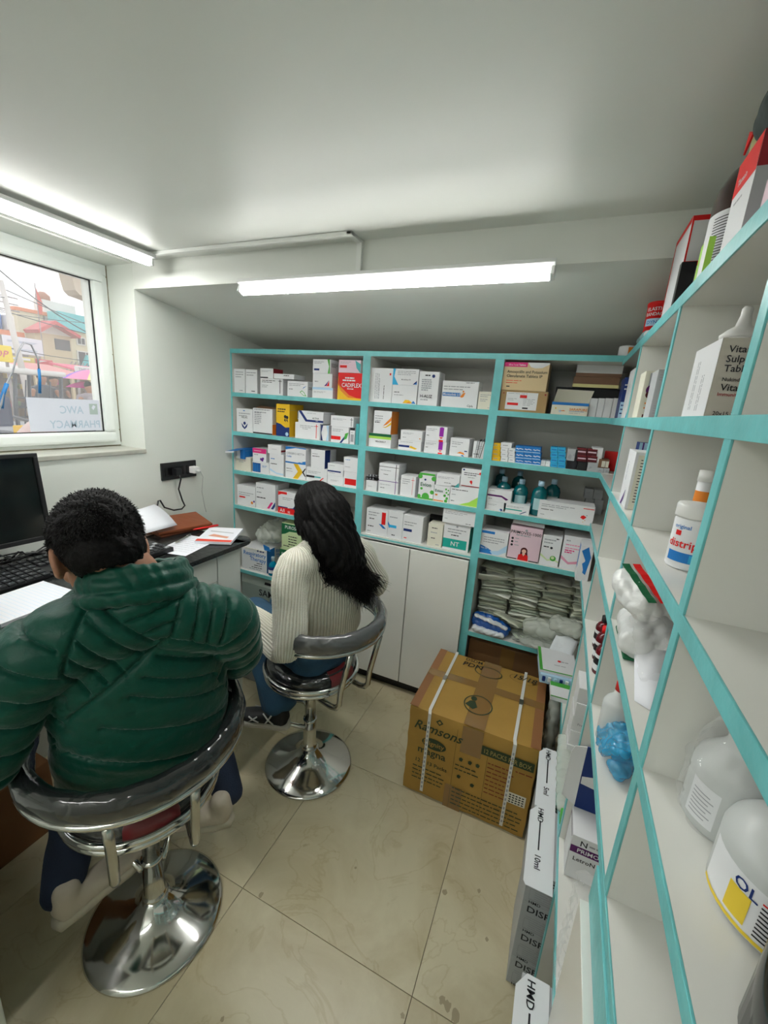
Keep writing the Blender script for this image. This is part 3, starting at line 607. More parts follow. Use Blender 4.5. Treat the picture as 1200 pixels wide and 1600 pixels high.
('medicine_box','wide white box with a blue title bar and orange figure',-0.5945,-0.4169,2.055,0.1,1.667,0.1237,0,'W',[('l','F',0.04,0.77,0.75,2,'g',0.1,0.035),('r','F',0.02,0.42,0.52,0.56,'b'),('t','F',0.04,0.45,0.09,'Montolink LC','W','l',0),('c','F',0.6,0.62,0.035,'or'),('p','F',[(0.52,0.42),(0.6,0.56),(0.66,0.58),(0.62,0.42),(0.56,0.38)],'or'),('t','F',0.74,0.05,0.08,'Cipla','k','l',0),('l','F',0.65,0.93,0.3,1,'g',0.1,0.035)],None,'box'),
('medicine_box','small cream box at the right end of the second column top shelf',-0.4123,-0.3316,2.055,0.1,1.667,0.0815,0,'cr',[('l','F',0.1,0.8,0.6,2,'g',0.1,0.035),('l','F',0.1,0.55,0.45,2,'g',0.1,0.035),('l','F',0.6,0.08,0.3,1,'g',0.1,0.035)],None,'box'),
('medicine_box','wide white box with dark green and lime stripes,second column second shelf',-0.9797,-0.8481,2.055,0.1,1.432,0.0719,0,'W',[('r','F',0,0.8,1,1,'dg'),('r','F',0,0.62,1,0.8,'li'),('t','F',0.3,0.36,0.12,'VELCIDIA P','k','l',0)],None,'box'),
('medicine_box','white box with orange brush strokes standing on the green striped box',-0.9556,-0.8539,2.055,0.1,1.5045,0.1194,0,'W',[('l','F',0.06,0.75,0.45,3,'g',0.1,0.035),('l','F',0.06,0.48,0.4,1,'k',0.1,0.035),('p','F',[(0.55,0.35),(0.7,0.5),(0.95,0.72),(1,0.8),(1,0.6),(0.75,0.42)],'or'),('p','F',[(0.5,0.3),(0.7,0.32),(1,0.55),(1,0.42),(0.7,0.28)],'y'),('r','R',0,0,1,1,'or')],None,'box'),
('medicine_box','flat white box with a navy label band,lower of a pair',-0.8056,-0.6779,2.055,0.1,1.432,0.0524,0,'W',[('l','F',0.1,0.8,0.7,1,'g',0.1,0.035),('r','F',0.02,0.3,0.5,0.5,'nv'),('p','F',[(0.5,0.3),(0.55,0.5),(0.85,0.25),(0.75,0.15)],'y')],None,'box'),
('medicine_box','flat cream box with a small gold logo,upper of a pair',-0.7954,-0.6761,2.055,0.1,1.485,0.0519,0,'W',[('l','F',0.1,0.7,0.5,2,'g',0.1,0.035),('l','F',0.1,0.25,0.2,1,'k',0.1,0.035),('c','F',0.9,0.25,0.06,'or')],None,'box'),
('medicine_box','white box with a wide purple stripe,lower of a pair',-0.6604,-0.544,2.055,0.12,1.432,0.0613,0,'W',[('l','F',0.06,0.8,0.5,2,'g',0.1,0.035),('l','F',0.06,0.45,0.15,1,'k',0.1,0.035),('r','F',0.65,0.35,0.84,1,'vi'),('p','F',[(0.65,0.3),(0.84,0.3),(0.745,0.2)],'r'),('r','F',0.65,0,0.84,0.12,'r')],None,'box'),
('medicine_box','white box with a wide purple stripe,upper of a pair',-0.6596,-0.5474,2.055,0.12,1.4939,0.0739,0,'W',[('l','F',0.06,0.8,0.5,2,'g',0.1,0.035),('l','F',0.06,0.35,0.15,1,'k',0.1,0.035),('r','F',0.65,0.35,0.85,0.95,'vi'),('c','F',0.75,0.9,0.09,'vi'),('p','F',[(0.65,0.3),(0.85,0.3),(0.75,0.2)],'r'),('r','F',0.65,0,0.85,0.12,'r')],None,'box'),
('medicine_box','white box with an orange arc and blue name at the right edge',-0.5256,-0.4289,2.055,0.11,1.432,0.0885,0,'W',[('l','F',0.1,0.75,0.6,2,'g',0.1,0.035),('l','F',0.1,0.5,0.35,1,'g',0.1,0.035),('p','F',[(0.4,0.16),(0.55,0.26),(0.75,0.22),(0.82,0.1),(0.6,0.16)],'or'),('p','F',[(0.6,0.05),(0.72,0.1),(0.8,0.0)],'b'),('l','F',0.78,0.28,0.2,1,'nv',0.1,0.06)],None,'box'),
('medicine_box','small white box with black line of print at the bottom,near the second post',-0.4081,-0.3543,2.055,0.1,1.432,0.0824,0,'W',[('l','F',0.3,0.7,0.5,3,'g',0.1,0.035),('l','F',0.1,0.22,0.6,1,'k',0.1,0.05)],None,'box'),
('medicine_box','small white box under a black blister strip box',-0.9813,-0.9138,2.055,0.08,1.187,0.0593,0,'W',[('l','F',0.2,0.4,0.5,1,'g',0.1,0.035)],None,'box'),
('medicine_box','white box with a thin purple cross line,lower of a pair',-0.904,-0.7868,2.055,0.12,1.187,0.075,0,'W',[('r','F',0,0.86,1,0.9,'pu'),('r','F',0.85,0,0.88,1,'pu'),('l','F',0.08,0.6,0.7,1,'g',0.1,0.035),('l','F',0.1,0.35,0.3,1,'k',0.1,0.035)],None,'box'),
('medicine_box','white box with a thin black cross line on the purple lined box',-0.9056,-0.7894,2.055,0.12,1.2626,0.086,0,'W',[('r','F',0,0.78,1,0.81,'k'),('r','F',0.85,0,0.88,1,'k'),('l','F',0.08,0.55,0.7,1,'g',0.1,0.035),('l','F',0.25,0.3,0.3,1,'k',0.1,0.035)],None,'box'),
('medicine_box','white box with a thin red cross line beside the two stacked cross line boxes',-0.7737,-0.6886,2.055,0.1,1.187,0.1116,0,'W',[('r','F',0.8,0.1,0.82,0.95,'r'),('r','F',0.7,0.8,0.92,0.82,'r'),('l','F',0.1,0.8,0.5,3,'g',0.1,0.035)],None,'box'),
('medicine_box','tall white box with big green dots and a green name',-0.6705,-0.5865,2.055,0.09,1.187,0.1386,0,'W',[('r','F',0,0.92,1,1,'gr'),('r','F',0,0,1,0.06,'gr'),('t','F',0.12,0.5,0.14,'Evion','dg','l',0),('c','F',0.06,0.86,0.09,'gr'),('c','F',0.94,0.82,0.09,'gr'),('c','F',0.5,0.1,0.15,'gr'),('c','F',0.08,0.1,0.07,'gr'),('c','F',0.2,0.4,0.05,'gr'),('c','F',0.4,0.75,0.04,'nv'),('c','F',0.9,0.3,0.08,'gr')],None,'box'),
('medicine_box','small white vitamin box with green dots on the right side and orange base',-0.5848,-0.4998,2.055,0.1,1.187,0.0854,0,'W',[('t','F',0.08,0.58,0.16,'Evion','dg','l',0),('c','F',0.75,0.8,0.06,'gr'),('c','F',0.9,0.75,0.05,'gr'),('c','F',0.8,0.6,0.06,'gr'),('c','F',0.92,0.5,0.05,'gr'),('c','F',0.7,0.4,0.08,'gr'),('c','F',0.85,0.25,0.08,'gr'),('c','F',0.8,0.08,0.1,'gr'),('r','F',0.02,0.02,0.65,0.08,'or'),('r','F',0.1,0.35,0.25,0.45,'or')],None,'box'),
('medicine_box','white box with a lime green curved corner under the box with a red heart',-0.4981,-0.3534,2.055,0.1,1.187,0.0942,0,'W',[('p','F',[(0.35,0),(0.7,0.2),(1,0.55),(1,0)],'li'),('l','F',0.06,0.78,0.75,1,'k',0.1,0.035),('l','F',0.06,0.5,0.2,1,'g',0.1,0.035),('l','F',0.06,0.15,0.15,1,'k',0.1,0.035)],None,'box'),
('medicine_box','flat white box with a teal corner lying above the small vitamin box',-0.578,-0.4558,2.055,0.09,1.273,0.0626,0,'W',[('l','F',0.06,0.7,0.7,2,'g',0.1,0.035),('l','F',0.35,0.25,0.4,1,'k',0.1,0.035),('p','F',[(0.78,0),(0.98,0.4),(1,0)],'tl')],None,'box'),
('medicine_box','white box with a small red heart and crimson underline by the second post',-0.4518,-0.335,2.055,0.1,1.2818,0.0944,0,'W',[('c','F',0.1,0.92,0.05,'nv'),('l','F',0.12,0.75,0.75,2,'k',0.1,0.035),('l','F',0.3,0.52,0.4,1,'g',0.1,0.035),('c','F',0.46,0.32,0.07,'r'),('p','F',[(0.4,0.3),(0.52,0.3),(0.5,0.16)],'r'),('r','F',0.05,0.04,0.85,0.09,'dr'),('c','F',0.82,0.8,0.07,'r')],None,'box'),
('medicine_box','white box with a magenta and navy ribbon mark,lowest open shelf',-0.9658,-0.8321,2.055,0.12,0.937,0.1493,0,'W',[('l','F',0.15,0.6,0.3,1,'k',0.1,0.03),('l','F',0.1,0.84,0.5,2,'g',0.1,0.035),('r','F',0.72,0.45,0.9,0.92,'r'),('p','F',[(0.6,0.45),(0.75,0.45),(0.95,0.3),(0.8,0.3)],'b'),('l','F',0.1,0.3,0.35,1,'k',0.1,0.035),('l','F',0.08,0.1,0.2,1,'g',0.1,0.035)],None,'box'),
('medicine_box','white box with a small blue tag,second on the lowest open shelf',-0.8302,-0.7428,2.055,0.12,0.937,0.1568,0,'W',[('l','F',0.1,0.75,0.7,1,'g',0.1,0.035),('p','F',[(0,0.6),(0.2,0.4),(0.1,0.35),(0,0.5)],'b'),('r','F',0.1,0.38,0.6,0.48,'sb'),('l','F',0.3,0.1,0.3,1,'k',0.1,0.035)],None,'box'),
('medicine_box','white box with a navy name plate,third on the lowest open shelf',-0.7409,-0.6263,2.055,0.12,0.937,0.1463,0,'W',[('l','F',0.08,0.72,0.6,2,'g',0.1,0.035),('r','F',0.05,0.38,0.48,0.48,'nv'),('l','F',0.1,0.1,0.2,1,'r',0.1,0.035)],None,'box'),
('medicine_box','small cream box in front of a dark grey box,lowest open shelf',-0.5952,-0.5142,2.055,0.08,0.937,0.1249,0,'cr',[('l','F',0.25,0.8,0.5,1,'k',0.1,0.035),('l','F',0.2,0.6,0.6,1,'g',0.1,0.035),('l','F',0.25,0.35,0.4,1,'k',0.1,0.035),('l','F',0.6,0.08,0.3,1,'g',0.1,0.035)],None,'box'),
('medicine_box','white box with a broad teal band and white capital letters',-0.5089,-0.3705,2.055,0.12,0.937,0.1457,0,'W',[('r','F',0,0.08,0.92,0.42,'tg'),('t','F',0.48,0.17,0.16,'NT','W','c',0),('l','F',0.15,0.76,0.7,2,'g',0.1,0.035),('l','F',0.3,0.55,0.4,1,'k',0.1,0.035),('c','F',0.5,0.9,0.04,'g'),('r','R',0,0,1,0.9,'tg')],None,'box'),
('medicine_box','long pale grey box lying across the teal banded box',-0.5208,-0.3448,2.045,0.12,1.0833,0.0759,0,'W',[('l','F',0.06,0.78,0.7,2,'g',0.1,0.035),('l','F',0.06,0.3,0.15,1,'g',0.1,0.035),('l','F',0.7,0.12,0.2,1,'k',0.1,0.035)],None,'box'),
('medicine_box','dark grey box lying behind the small cream box on the lowest open shelf',-0.6558,-0.5521,2.2,0.1,0.937,0.1145,0,'dk',[],None,'box'),
('kraft_carton','brown kraft carton with a white shipping label under the tan tablet carton',-0.3092,-0.1036,2.055,0.17,1.667,0.0939,0,'kr',[('r','F',0.12,0.1,0.8,0.92,'W'),('r','F',0.42,0.66,0.57,0.8,'r'),('r','F',0.16,0.3,0.4,0.42,'r'),('l','F',0.16,0.85,0.55,1,'g',0.1,0.02),('l','F',0.5,0.6,0.25,5,'g',0.07,0.02),('l','F',0.16,0.6,0.2,2,'g',0.07,0.02),('c','F',0.06,0.86,0.03,'dr'),('c','F',0.95,0.86,0.04,'dr'),('r','F',0.5,0.15,0.62,0.22,'k')],None,'box'),
('kraft_carton','tan tablet carton with a crimson header and black title text',-0.3104,-0.1158,2.055,0.17,1.7615,0.1224,0,'tan',[('r','F',0,0.84,0.52,1,'mg'),('p','F',[(0.52,1),(0.6,0.84),(0.7,0.8),(0.85,0.82),(1,0.95),(1,1)],'W'),('t','F',0.08,0.62,0.1,'Amoxycillin and Potassium','k','l',0),('t','F',0.08,0.47,0.1,'Clavulanate Tablets IP','k','l',0),('l','F',0.08,0.34,0.35,2,'r',0.08,0.02),('l','F',0.1,0.12,0.15,1,'k',0.1,0.035),('t','F',0.1,0.88,0.06,'10 x 1 x 6 Tablets','W','l',0)],None,'box'),
('medicine_box','white and yellow low box with a blue top edge and raised cream flap',-0.0804,0.0698,2.055,0.1,1.667,0.0541,0,'cr',[('r','F',0,0.78,1,1,'b'),('t','F',0.5,0.38,0.2,'SARAPURE','or','l',0),('r','F',0.5,0.3,0.9,0.33,'b'),('l','F',0.5,0.16,0.4,1,'g',0.1,0.035),('c','F',0.25,0.3,0.1,'lb'),('c','F',0.12,0.5,0.06,'y'),('p','F',[(0.2,0.3),(0.35,0.38),(0.4,0.3)],'or')],None,'box'),
('medicine_box','white packet with a faint seam,first from the yellow box in the clear tray',0.0729,0.102,2.07,0.1,1.667,0.0787,0,'W',[],'white packets in the clear tray on the top shelf','box'),
('medicine_box','white packet second in the row inside the clear tray',0.1036,0.1286,2.07,0.1,1.667,0.0805,0,'W',[],'white packets in the clear tray on the top shelf','box'),
('medicine_box','white packet third in the row inside the clear tray',0.1301,0.1598,2.07,0.1,1.667,0.082,0,'W',[],'white packets in the clear tray on the top shelf','box'),
('medicine_box','white packet last in the row before the navy box',0.1613,0.1882,2.07,0.1,1.667,0.0838,0,'W',[],'white packets in the clear tray on the top shelf','box'),
('medicine_box','dark navy carton behind the small packets holding up the pale boxes',-0.0801,0.2108,2.2,0.13,1.667,0.1287,0,'dk',[],None,'box'),
('medicine_box','brown box with a pale yellow lower edge on the dark navy carton',-0.0108,0.1786,2.17,0.12,1.7963,0.0458,0,'br',[('r','F',0,0,1,0.32,'y2')],None,'box'),
('medicine_box','pinkish white box lying on the pale box in the dark corner cell',-0.0051,0.1824,2.17,0.12,1.8427,0.0636,0,'br',[('r','F',0,0.25,1,1,'W')],None,'box'),
('medicine_box','yellow ended slim box,lowest of its stack by the second post',-0.31,-0.2718,2.05,0.06,1.432,0.0199,0,'y',[('l','F',0.15,0.4,0.7,1,'g',0.1,0.2)],None,'box'),
('medicine_box','yellow ended slim box,second from below of its stack by the second post',-0.3127,-0.2746,2.05,0.06,1.4525,0.0208,0,'y',[('l','F',0.15,0.4,0.7,1,'g',0.1,0.2)],None,'box'),
('medicine_box','yellow ended slim box,third from below of its stack by the second post',-0.3156,-0.2776,2.05,0.06,1.4739,0.0207,0,'y',[('l','F',0.15,0.4,0.7,1,'g',0.1,0.2)],None,'box'),
('medicine_box','yellow ended slim box,topmost of its stack by the second post',-0.3184,-0.2805,2.05,0.06,1.4951,0.0196,0,'y',[('l','F',0.15,0.4,0.7,1,'g',0.1,0.2)],None,'box'),
('medicine_box','slim white box,lowest of four beside the yellow stack',-0.2688,-0.2357,2.05,0.08,1.432,0.023,0,'W',[('l','F',0.2,0.4,0.6,1,'g',0.1,0.15)],None,'box'),
('medicine_box','slim white box,second from below of four beside the yellow stack',-0.272,-0.239,2.05,0.08,1.4556,0.0205,0,'W',[('l','F',0.2,0.4,0.6,1,'g',0.1,0.15)],None,'box'),
('medicine_box','slim white box,third from below of four beside the yellow stack',-0.2749,-0.242,2.05,0.08,1.4767,0.019,0,'W',[('l','F',0.2,0.4,0.6,1,'g',0.1,0.15)],None,'box'),
('medicine_box','longer slim white box on top of the stack beside the yellow boxes',-0.2784,-0.2276,2.055,0.1,1.4963,0.0246,0,'W',[('l','F',0.2,0.4,0.6,1,'g',0.1,0.15)],None,'box'),
('medicine_box','slim white box,lowest of three beside the blue boxes',-0.2333,-0.203,2.05,0.08,1.432,0.0223,0,'W',[('l','F',0.2,0.4,0.6,1,'g',0.1,0.15)],None,'box'),
('medicine_box','slim white box,middle of three beside the blue boxes',-0.2365,-0.2063,2.05,0.08,1.4549,0.0204,0,'W',[('l','F',0.2,0.4,0.6,1,'g',0.1,0.15)],None,'box'),
('medicine_box','slim white box,topmost of three beside the blue boxes',-0.2395,-0.2093,2.05,0.08,1.4759,0.0219,0,'W',[('l','F',0.2,0.4,0.6,1,'g',0.1,0.15)],None,'box'),
('medicine_box','small blue box with a white wave,lowest in the left column of nine',-0.2007,-0.1635,2.05,0.09,1.432,0.023,0,'b',[('p','F',[(0.05,0.45),(0.2,0.62),(0.35,0.5),(0.6,0.62),(0.95,0.5),(0.95,0.38),(0.6,0.5),(0.35,0.36),(0.2,0.46)],'W'),('r','F',0,0,1,0.12,'lb')],None,'box'),
('medicine_box','small blue box with a white wave,middle in the left column of nine',-0.2041,-0.1669,2.05,0.09,1.4556,0.0293,0,'b',[('p','F',[(0.05,0.45),(0.2,0.62),(0.35,0.5),(0.6,0.62),(0.95,0.5),(0.95,0.38),(0.6,0.5),(0.35,0.36),(0.2,0.46)],'W'),('r','F',0,0,1,0.12,'lb')],None,'box'),
('medicine_box','small blue box with a white wave,topmost in the left column of nine',-0.2084,-0.1714,2.05,0.09,1.4855,0.0275,0,'b',[('p','F',[(0.05,0.45),(0.2,0.62),(0.35,0.5),(0.6,0.62),(0.95,0.5),(0.95,0.38),(0.6,0.5),(0.35,0.36),(0.2,0.46)],'W'),('r','F',0,0,1,0.12,'lb')],None,'box'),
('medicine_box','small blue box with a white wave,lowest in the middle column of nine',-0.162,-0.1259,2.05,0.09,1.432,0.024,0,'b',[('p','F',[(0.05,0.45),(0.2,0.62),(0.35,0.5),(0.6,0.62),(0.95,0.5),(0.95,0.38),(0.6,0.5),(0.35,0.36),(0.2,0.46)],'W'),('r','F',0,0,1,0.12,'lb')],None,'box'),
('medicine_box','small blue box with a white wave,middle in the middle column of nine',-0.1656,-0.1296,2.05,0.09,1.4566,0.0291,0,'b',[('p','F',[(0.05,0.45),(0.2,0.62),(0.35,0.5),(0.6,0.62),(0.95,0.5),(0.95,0.38),(0.6,0.5),(0.35,0.36),(0.2,0.46)],'W'),('r','F',0,0,1,0.12,'lb')],None,'box'),
('medicine_box','small blue box with a white wave,topmost in the middle column of nine',-0.17,-0.1341,2.05,0.09,1.4863,0.0273,0,'b',[('p','F',[(0.05,0.45),(0.2,0.62),(0.35,0.5),(0.6,0.62),(0.95,0.5),(0.95,0.38),(0.6,0.5),(0.35,0.36),(0.2,0.46)],'W'),('r','F',0,0,1,0.12,'lb')],None,'box'),
('medicine_box','small blue box with a white wave,lowest in the right column of nine',-0.1245,-0.0875,2.05,0.09,1.432,0.025,0,'b',[('p','F',[(0.05,0.45),(0.2,0.62),(0.35,0.5),(0.6,0.62),(0.95,0.5),(0.95,0.38),(0.6,0.5),(0.35,0.36),(0.2,0.46)],'W'),('r','F',0,0,1,0.12,'lb')],None,'box'),
('medicine_box','small blue box with a white wave,middle in the right column of nine',-0.1284,-0.0915,2.05,0.09,1.4576,0.0288,0,'b',[('p','F',[(0.05,0.45),(0.2,0.62),(0.35,0.5),(0.6,0.62),(0.95,0.5),(0.95,0.38),(0.6,0.5),(0.35,0.36),(0.2,0.46)],'W'),('r','F',0,0,1,0.12,'lb')],None,'box'),
('medicine_box','small blue box with a white wave,topmost in the right column of nine',-0.1328,-0.096,2.05,0.09,1.487,0.0271,0,'b',[('p','F',[(0.05,0.45),(0.2,0.62),(0.35,0.5),(0.6,0.62),(0.95,0.5),(0.95,0.38),(0.6,0.5),(0.35,0.36),(0.2,0.46)],'W'),('r','F',0,0,1,0.12,'lb')],None,'box'),
('medicine_box','small white box touching the blue stack',-0.0864,-0.0666,2.055,0.07,1.432,0.025,0,'W',[('l','F',0.2,0.5,0.5,1,'g',0.1,0.035)],None,'box'),
('medicine_box','small white box touching the cyan stack',-0.0652,-0.0457,2.055,0.07,1.432,0.0245,0,'W',[('l','F',0.2,0.5,0.5,1,'g',0.1,0.035)],None,'box'),
('medicine_box','small cyan box with darker print,lowest in the left cyan column',-0.0441,-0.0137,2.05,0.08,1.432,0.0185,0,'sb',[('r','F',0.15,0.35,0.85,0.6,'b')],None,'box'),
('medicine_box','small cyan box with darker print,second from below in the left cyan column',-0.0471,-0.0168,2.05,0.08,1.4511,0.0241,0,'sb',[('r','F',0.15,0.35,0.85,0.6,'b')],None,'box'),
('medicine_box','small cyan box with darker print,third from below in the left cyan column',-0.0511,-0.0209,2.05,0.08,1.4759,0.0239,0,'sb',[('r','F',0.15,0.35,0.85,0.6,'b')],None,'box'),
('medicine_box','small cyan box with darker print,topmost in the left cyan column',-0.055,-0.0248,2.05,0.08,1.5004,0.0223,0,'sb',[('r','F',0.15,0.35,0.85,0.6,'b')],None,'box'),
('medicine_box','small cyan box with darker print,lowest in the right cyan column',-0.0123,0.0204,2.05,0.08,1.432,0.0193,0,'sb',[('r','F',0.15,0.35,0.85,0.6,'b')],None,'box'),
('medicine_box','small cyan box with darker print,second from below in the right cyan column',-0.0156,0.017,2.05,0.08,1.4519,0.024,0,'sb',[('r','F',0.15,0.35,0.85,0.6,'b')],None,'box'),
('medicine_box','small cyan box with darker print,third from below in the right cyan column',-0.0196,0.013,2.05,0.08,1.4765,0.0237,0,'sb',[('r','F',0.15,0.35,0.85,0.6,'b')],None,'box'),
('medicine_box','small cyan box with darker print,topmost in the right cyan column',-0.0236,0.0089,2.05,0.08,1.5009,0.0222,0,'sb',[('r','F',0.15,0.35,0.85,0.6,'b')],None,'box'),
('medicine_box','black fronted small box under the grey marbled box',0.023,0.066,2.055,0.08,1.432,0.0362,0,'dk',[('r','F',0.03,0.03,0.97,0.97,'k')],None,'box'),
('medicine_box','grey marbled small box on a black fronted box',0.0169,0.0598,2.055,0.08,1.4688,0.0523,0,'lgy',[('p','F',[(0.1,0.2),(0.3,0.6),(0.5,0.4),(0.45,0.1)],'g'),('p','F',[(0.6,0.5),(0.9,0.9),(0.8,0.4)],'g'),('r','F',0.8,0,1,1,'dk')],None,'box'),
('medicine_box','black fronted small box at the foot of the left maroon stack',0.0676,0.1068,2.05,0.09,1.432,0.0375,0,'dk',[],None,'box'),
('medicine_box','black and maroon small box with pink lettering,middle of the left maroon stack',0.0611,0.1004,2.055,0.09,1.4701,0.027,0,'mn',[('r','F',0.08,0.42,0.92,0.62,'pk'),('r','F',0.0,0.9,1,1,'dr')],None,'box'),
('medicine_box','black and maroon small box with pink lettering,top of the left maroon stack',0.0564,0.0955,2.055,0.09,1.4977,0.0304,0,'mn',[('r','F',0.08,0.42,0.92,0.62,'pk'),('r','F',0.0,0.9,1,1,'dr')],None,'box'),
('medicine_box','marbled grey box at the foot of the right maroon stack',0.1094,0.1496,2.05,0.09,1.432,0.0389,0,'lgy',[('p','F',[(0.1,0.2),(0.3,0.6),(0.5,0.4)],'g')],None,'box'),
('medicine_box','black and maroon small box with pink lettering,middle of the right maroon stack',0.1027,0.1428,2.055,0.09,1.4715,0.0268,0,'mn',[('r','F',0.08,0.42,0.92,0.62,'pk'),('r','F',0.0,0.9,1,1,'dr')],None,'box'),
('medicine_box','black and maroon small box with pink lettering,top of the right maroon stack',0.0979,0.1379,2.055,0.09,1.4989,0.0301,0,'mn',[('r','F',0.08,0.42,0.92,0.62,'pk'),('r','F',0.0,0.9,1,1,'dr')],None,'box'),
('medicine_box','marbled pale box lying low beside the right maroon stack',0.1468,0.1748,2.045,0.06,1.432,0.0202,0,'lgy',[('p','F',[(0.2,0.2),(0.5,0.7),(0.8,0.3)],'g')],None,'box'),
('medicine_box','marbled pale box lying low next to the white corner carton',0.1761,0.1976,2.045,0.06,1.432,0.021,0,'lgy',[('p','F',[(0.3,0.2),(0.5,0.7),(0.8,0.3)],'g')],None,'box'),
('medicine_box','brown open box with cream inserts on the marbled low boxes',0.151,0.1916,2.05,0.08,1.4528,0.0377,0,'br',[('r','F',0.3,0.1,0.65,0.8,'cr'),('r','F',0.7,0.1,0.98,0.8,'cr')],None,'box'),
('medicine_box','dark red packet leaning behind the brown open box',0.1798,0.2354,2.16,0.05,1.432,0.0877,-8,'r',[],None,'box'),
('medicine_box','white box with a blue globe corner,lower of a pair beside the second post',-0.3083,-0.2235,2.055,0.11,1.187,0.0428,0,'W',[('l','F',0.1,0.65,0.5,2,'g',0.1,0.035),('c','F',0.86,0.12,0.16,'nv'),('c','F',0.8,0.08,0.1,'lb')],None,'box'),
('medicine_box','white box with a dark purple band,upper of a pair beside the second post',-0.3092,-0.1943,2.055,0.11,1.2304,0.0612,0,'W',[('r','F',0,0.42,0.6,0.56,'dp'),('p','F',[(0.6,0.56),(0.6,0.42),(0.8,0.2),(0.9,0.3)],'dp'),('l','F',0.06,0.2,0.2,1,'k',0.1,0.035),('l','F',0.08,0.85,0.3,1,'g',0.1,0.035)],None,'box'),
('medicine_box','white box with a dark teal band right of the globe corner box',-0.2142,-0.1025,2.055,0.11,1.187,0.0461,0,'W',[('r','F',0.0,0.3,0.7,0.42,'tg'),('l','F',0.05,0.7,0.7,2,'g',0.1,0.035),('p','F',[(0.6,0.0),(0.66,0),(0.9,0.35),(0.84,0.35)],'nv')],None,'box'),
('medicine_box','long white vitamin box with a red and white capsule picture',-0.0643,0.1752,2.055,0.11,1.187,0.0839,0,'W',[('l','F',0.05,0.78,0.6,2,'g',0.1,0.035),('l','F',0.05,0.5,0.3,1,'k',0.1,0.035),('c','F',0.8,0.42,0.045,'r'),('p','F',[(0.77,0.35),(0.82,0.5),(0.88,0.4),(0.83,0.25)],'r'),('c','F',0.86,0.22,0.025,'or'),('c','F',0.83,0.12,0.02,'y'),('c','F',0.88,0.5,0.03,'g'),('r','F',0.8,0.85,0.99,0.89,'r'),('l','F',0.05,0.2,0.1,1,'g',0.1,0.035)],None,'box'),
('medicine_box','grey box with faint print,lower left of four far back under the corner',0.1454,0.1846,2.33,0.08,1.187,0.0738,0,'lgy',[('l','F',0.2,0.6,0.5,2,'g',0.1,0.035)],None,'box'),
('medicine_box','grey box with faint print,lower right of four far back under the corner',0.1876,0.2293,2.33,0.08,1.187,0.0769,0,'lgy',[('l','F',0.2,0.6,0.5,2,'g',0.1,0.035)],None,'box'),
('medicine_box','grey box with faint print,upper left of four far back under the corner',0.1355,0.1745,2.33,0.08,1.2614,0.0518,0,'lgy',[('l','F',0.2,0.6,0.5,2,'g',0.1,0.035)],None,'box'),
('medicine_box','grey box with faint print,upper right of four far back under the corner',0.1769,0.2182,2.33,0.08,1.2645,0.048,0,'lgy',[('l','F',0.2,0.6,0.5,2,'g',0.1,0.035)],None,'box'),
('medicine_box','white box with blue waves and grey print beside the pink box',-0.3145,-0.179,2.055,0.11,0.957,0.123,0,'W',[('r','F',0,0.86,0.5,0.97,'b'),('l','F',0.12,0.68,0.75,3,'g',0.1,0.035),('p','F',[(0,0.0),(0,0.35),(0.3,0.25),(0.6,0.05),(0.65,0)],'b'),('p','F',[(0.4,0.12),(0.7,0.2),(1,0.5),(1,0.2),(0.7,0),(0.5,0)],'lb'),('t','F',0.05,0.2,0.07,'Vas DP 20','W','l',0)],None,'box'),
('medicine_box','large pink box picturing a dark haired woman in red',-0.1743,-0.0259,2.055,0.11,0.957,0.1704,0,'pk',[('r','F',0,0,1,1,'pk'),('t','F',0.5,0.78,0.085,'PRIMOVES-1000','k','c',0),('l','F',0.2,0.72,0.6,1,'g',0.1,0.035),('c','F',0.5,0.9,0.035,'g'),('c','F',0.1,0.62,0.035,'k'),('c','F',0.1,0.52,0.035,'k'),('c','F',0.1,0.42,0.035,'k'),('l','F',0.18,0.62,0.2,1,'g',0.1,0.02),('l','F',0.18,0.52,0.14,1,'g',0.1,0.02),('l','F',0.18,0.42,0.2,1,'g',0.1,0.02),('c','F',0.52,0.3,0.095,'mn'),('p','F',[(0.4,0.1),(0.42,0.32),(0.62,0.32),(0.66,0.1)],'mn'),('c','F',0.52,0.28,0.06,'sk'),('p','F',[(0.34,0),(0.36,0.16),(0.48,0.2),(0.52,0.14),(0.57,0.2),(0.66,0.16),(0.68,0)],'r'),('p','F',[(0.47,0.2),(0.52,0.13),(0.57,0.2),(0.55,0.24),(0.49,0.24)],'sk'),('r','F',0,0,0.32,0.03,'k'),('r','F',0.7,0,1,0.03,'k')],None,'box'),
('medicine_box','white capsule box with a green ball and thin green ribbon',-0.0214,0.0649,2.055,0.13,0.957,0.15,0,'W',[('l','F',0.1,0.84,0.6,2,'g',0.1,0.035),('l','F',0.1,0.6,0.4,1,'k',0.1,0.035),('c','F',0.52,0.6,0.04,'k'),('p','F',[(0,0.38),(0.4,0.2),(0.7,0.26),(1,0.18),(1,0.14),(0.7,0.2),(0.4,0.15),(0,0.3)],'lg'),('c','F',0.68,0.26,0.09,'gr'),('c','F',0.66,0.28,0.05,'lg'),('l','F',0.7,0.9,0.2,1,'k',0.1,0.035)],None,'box'),
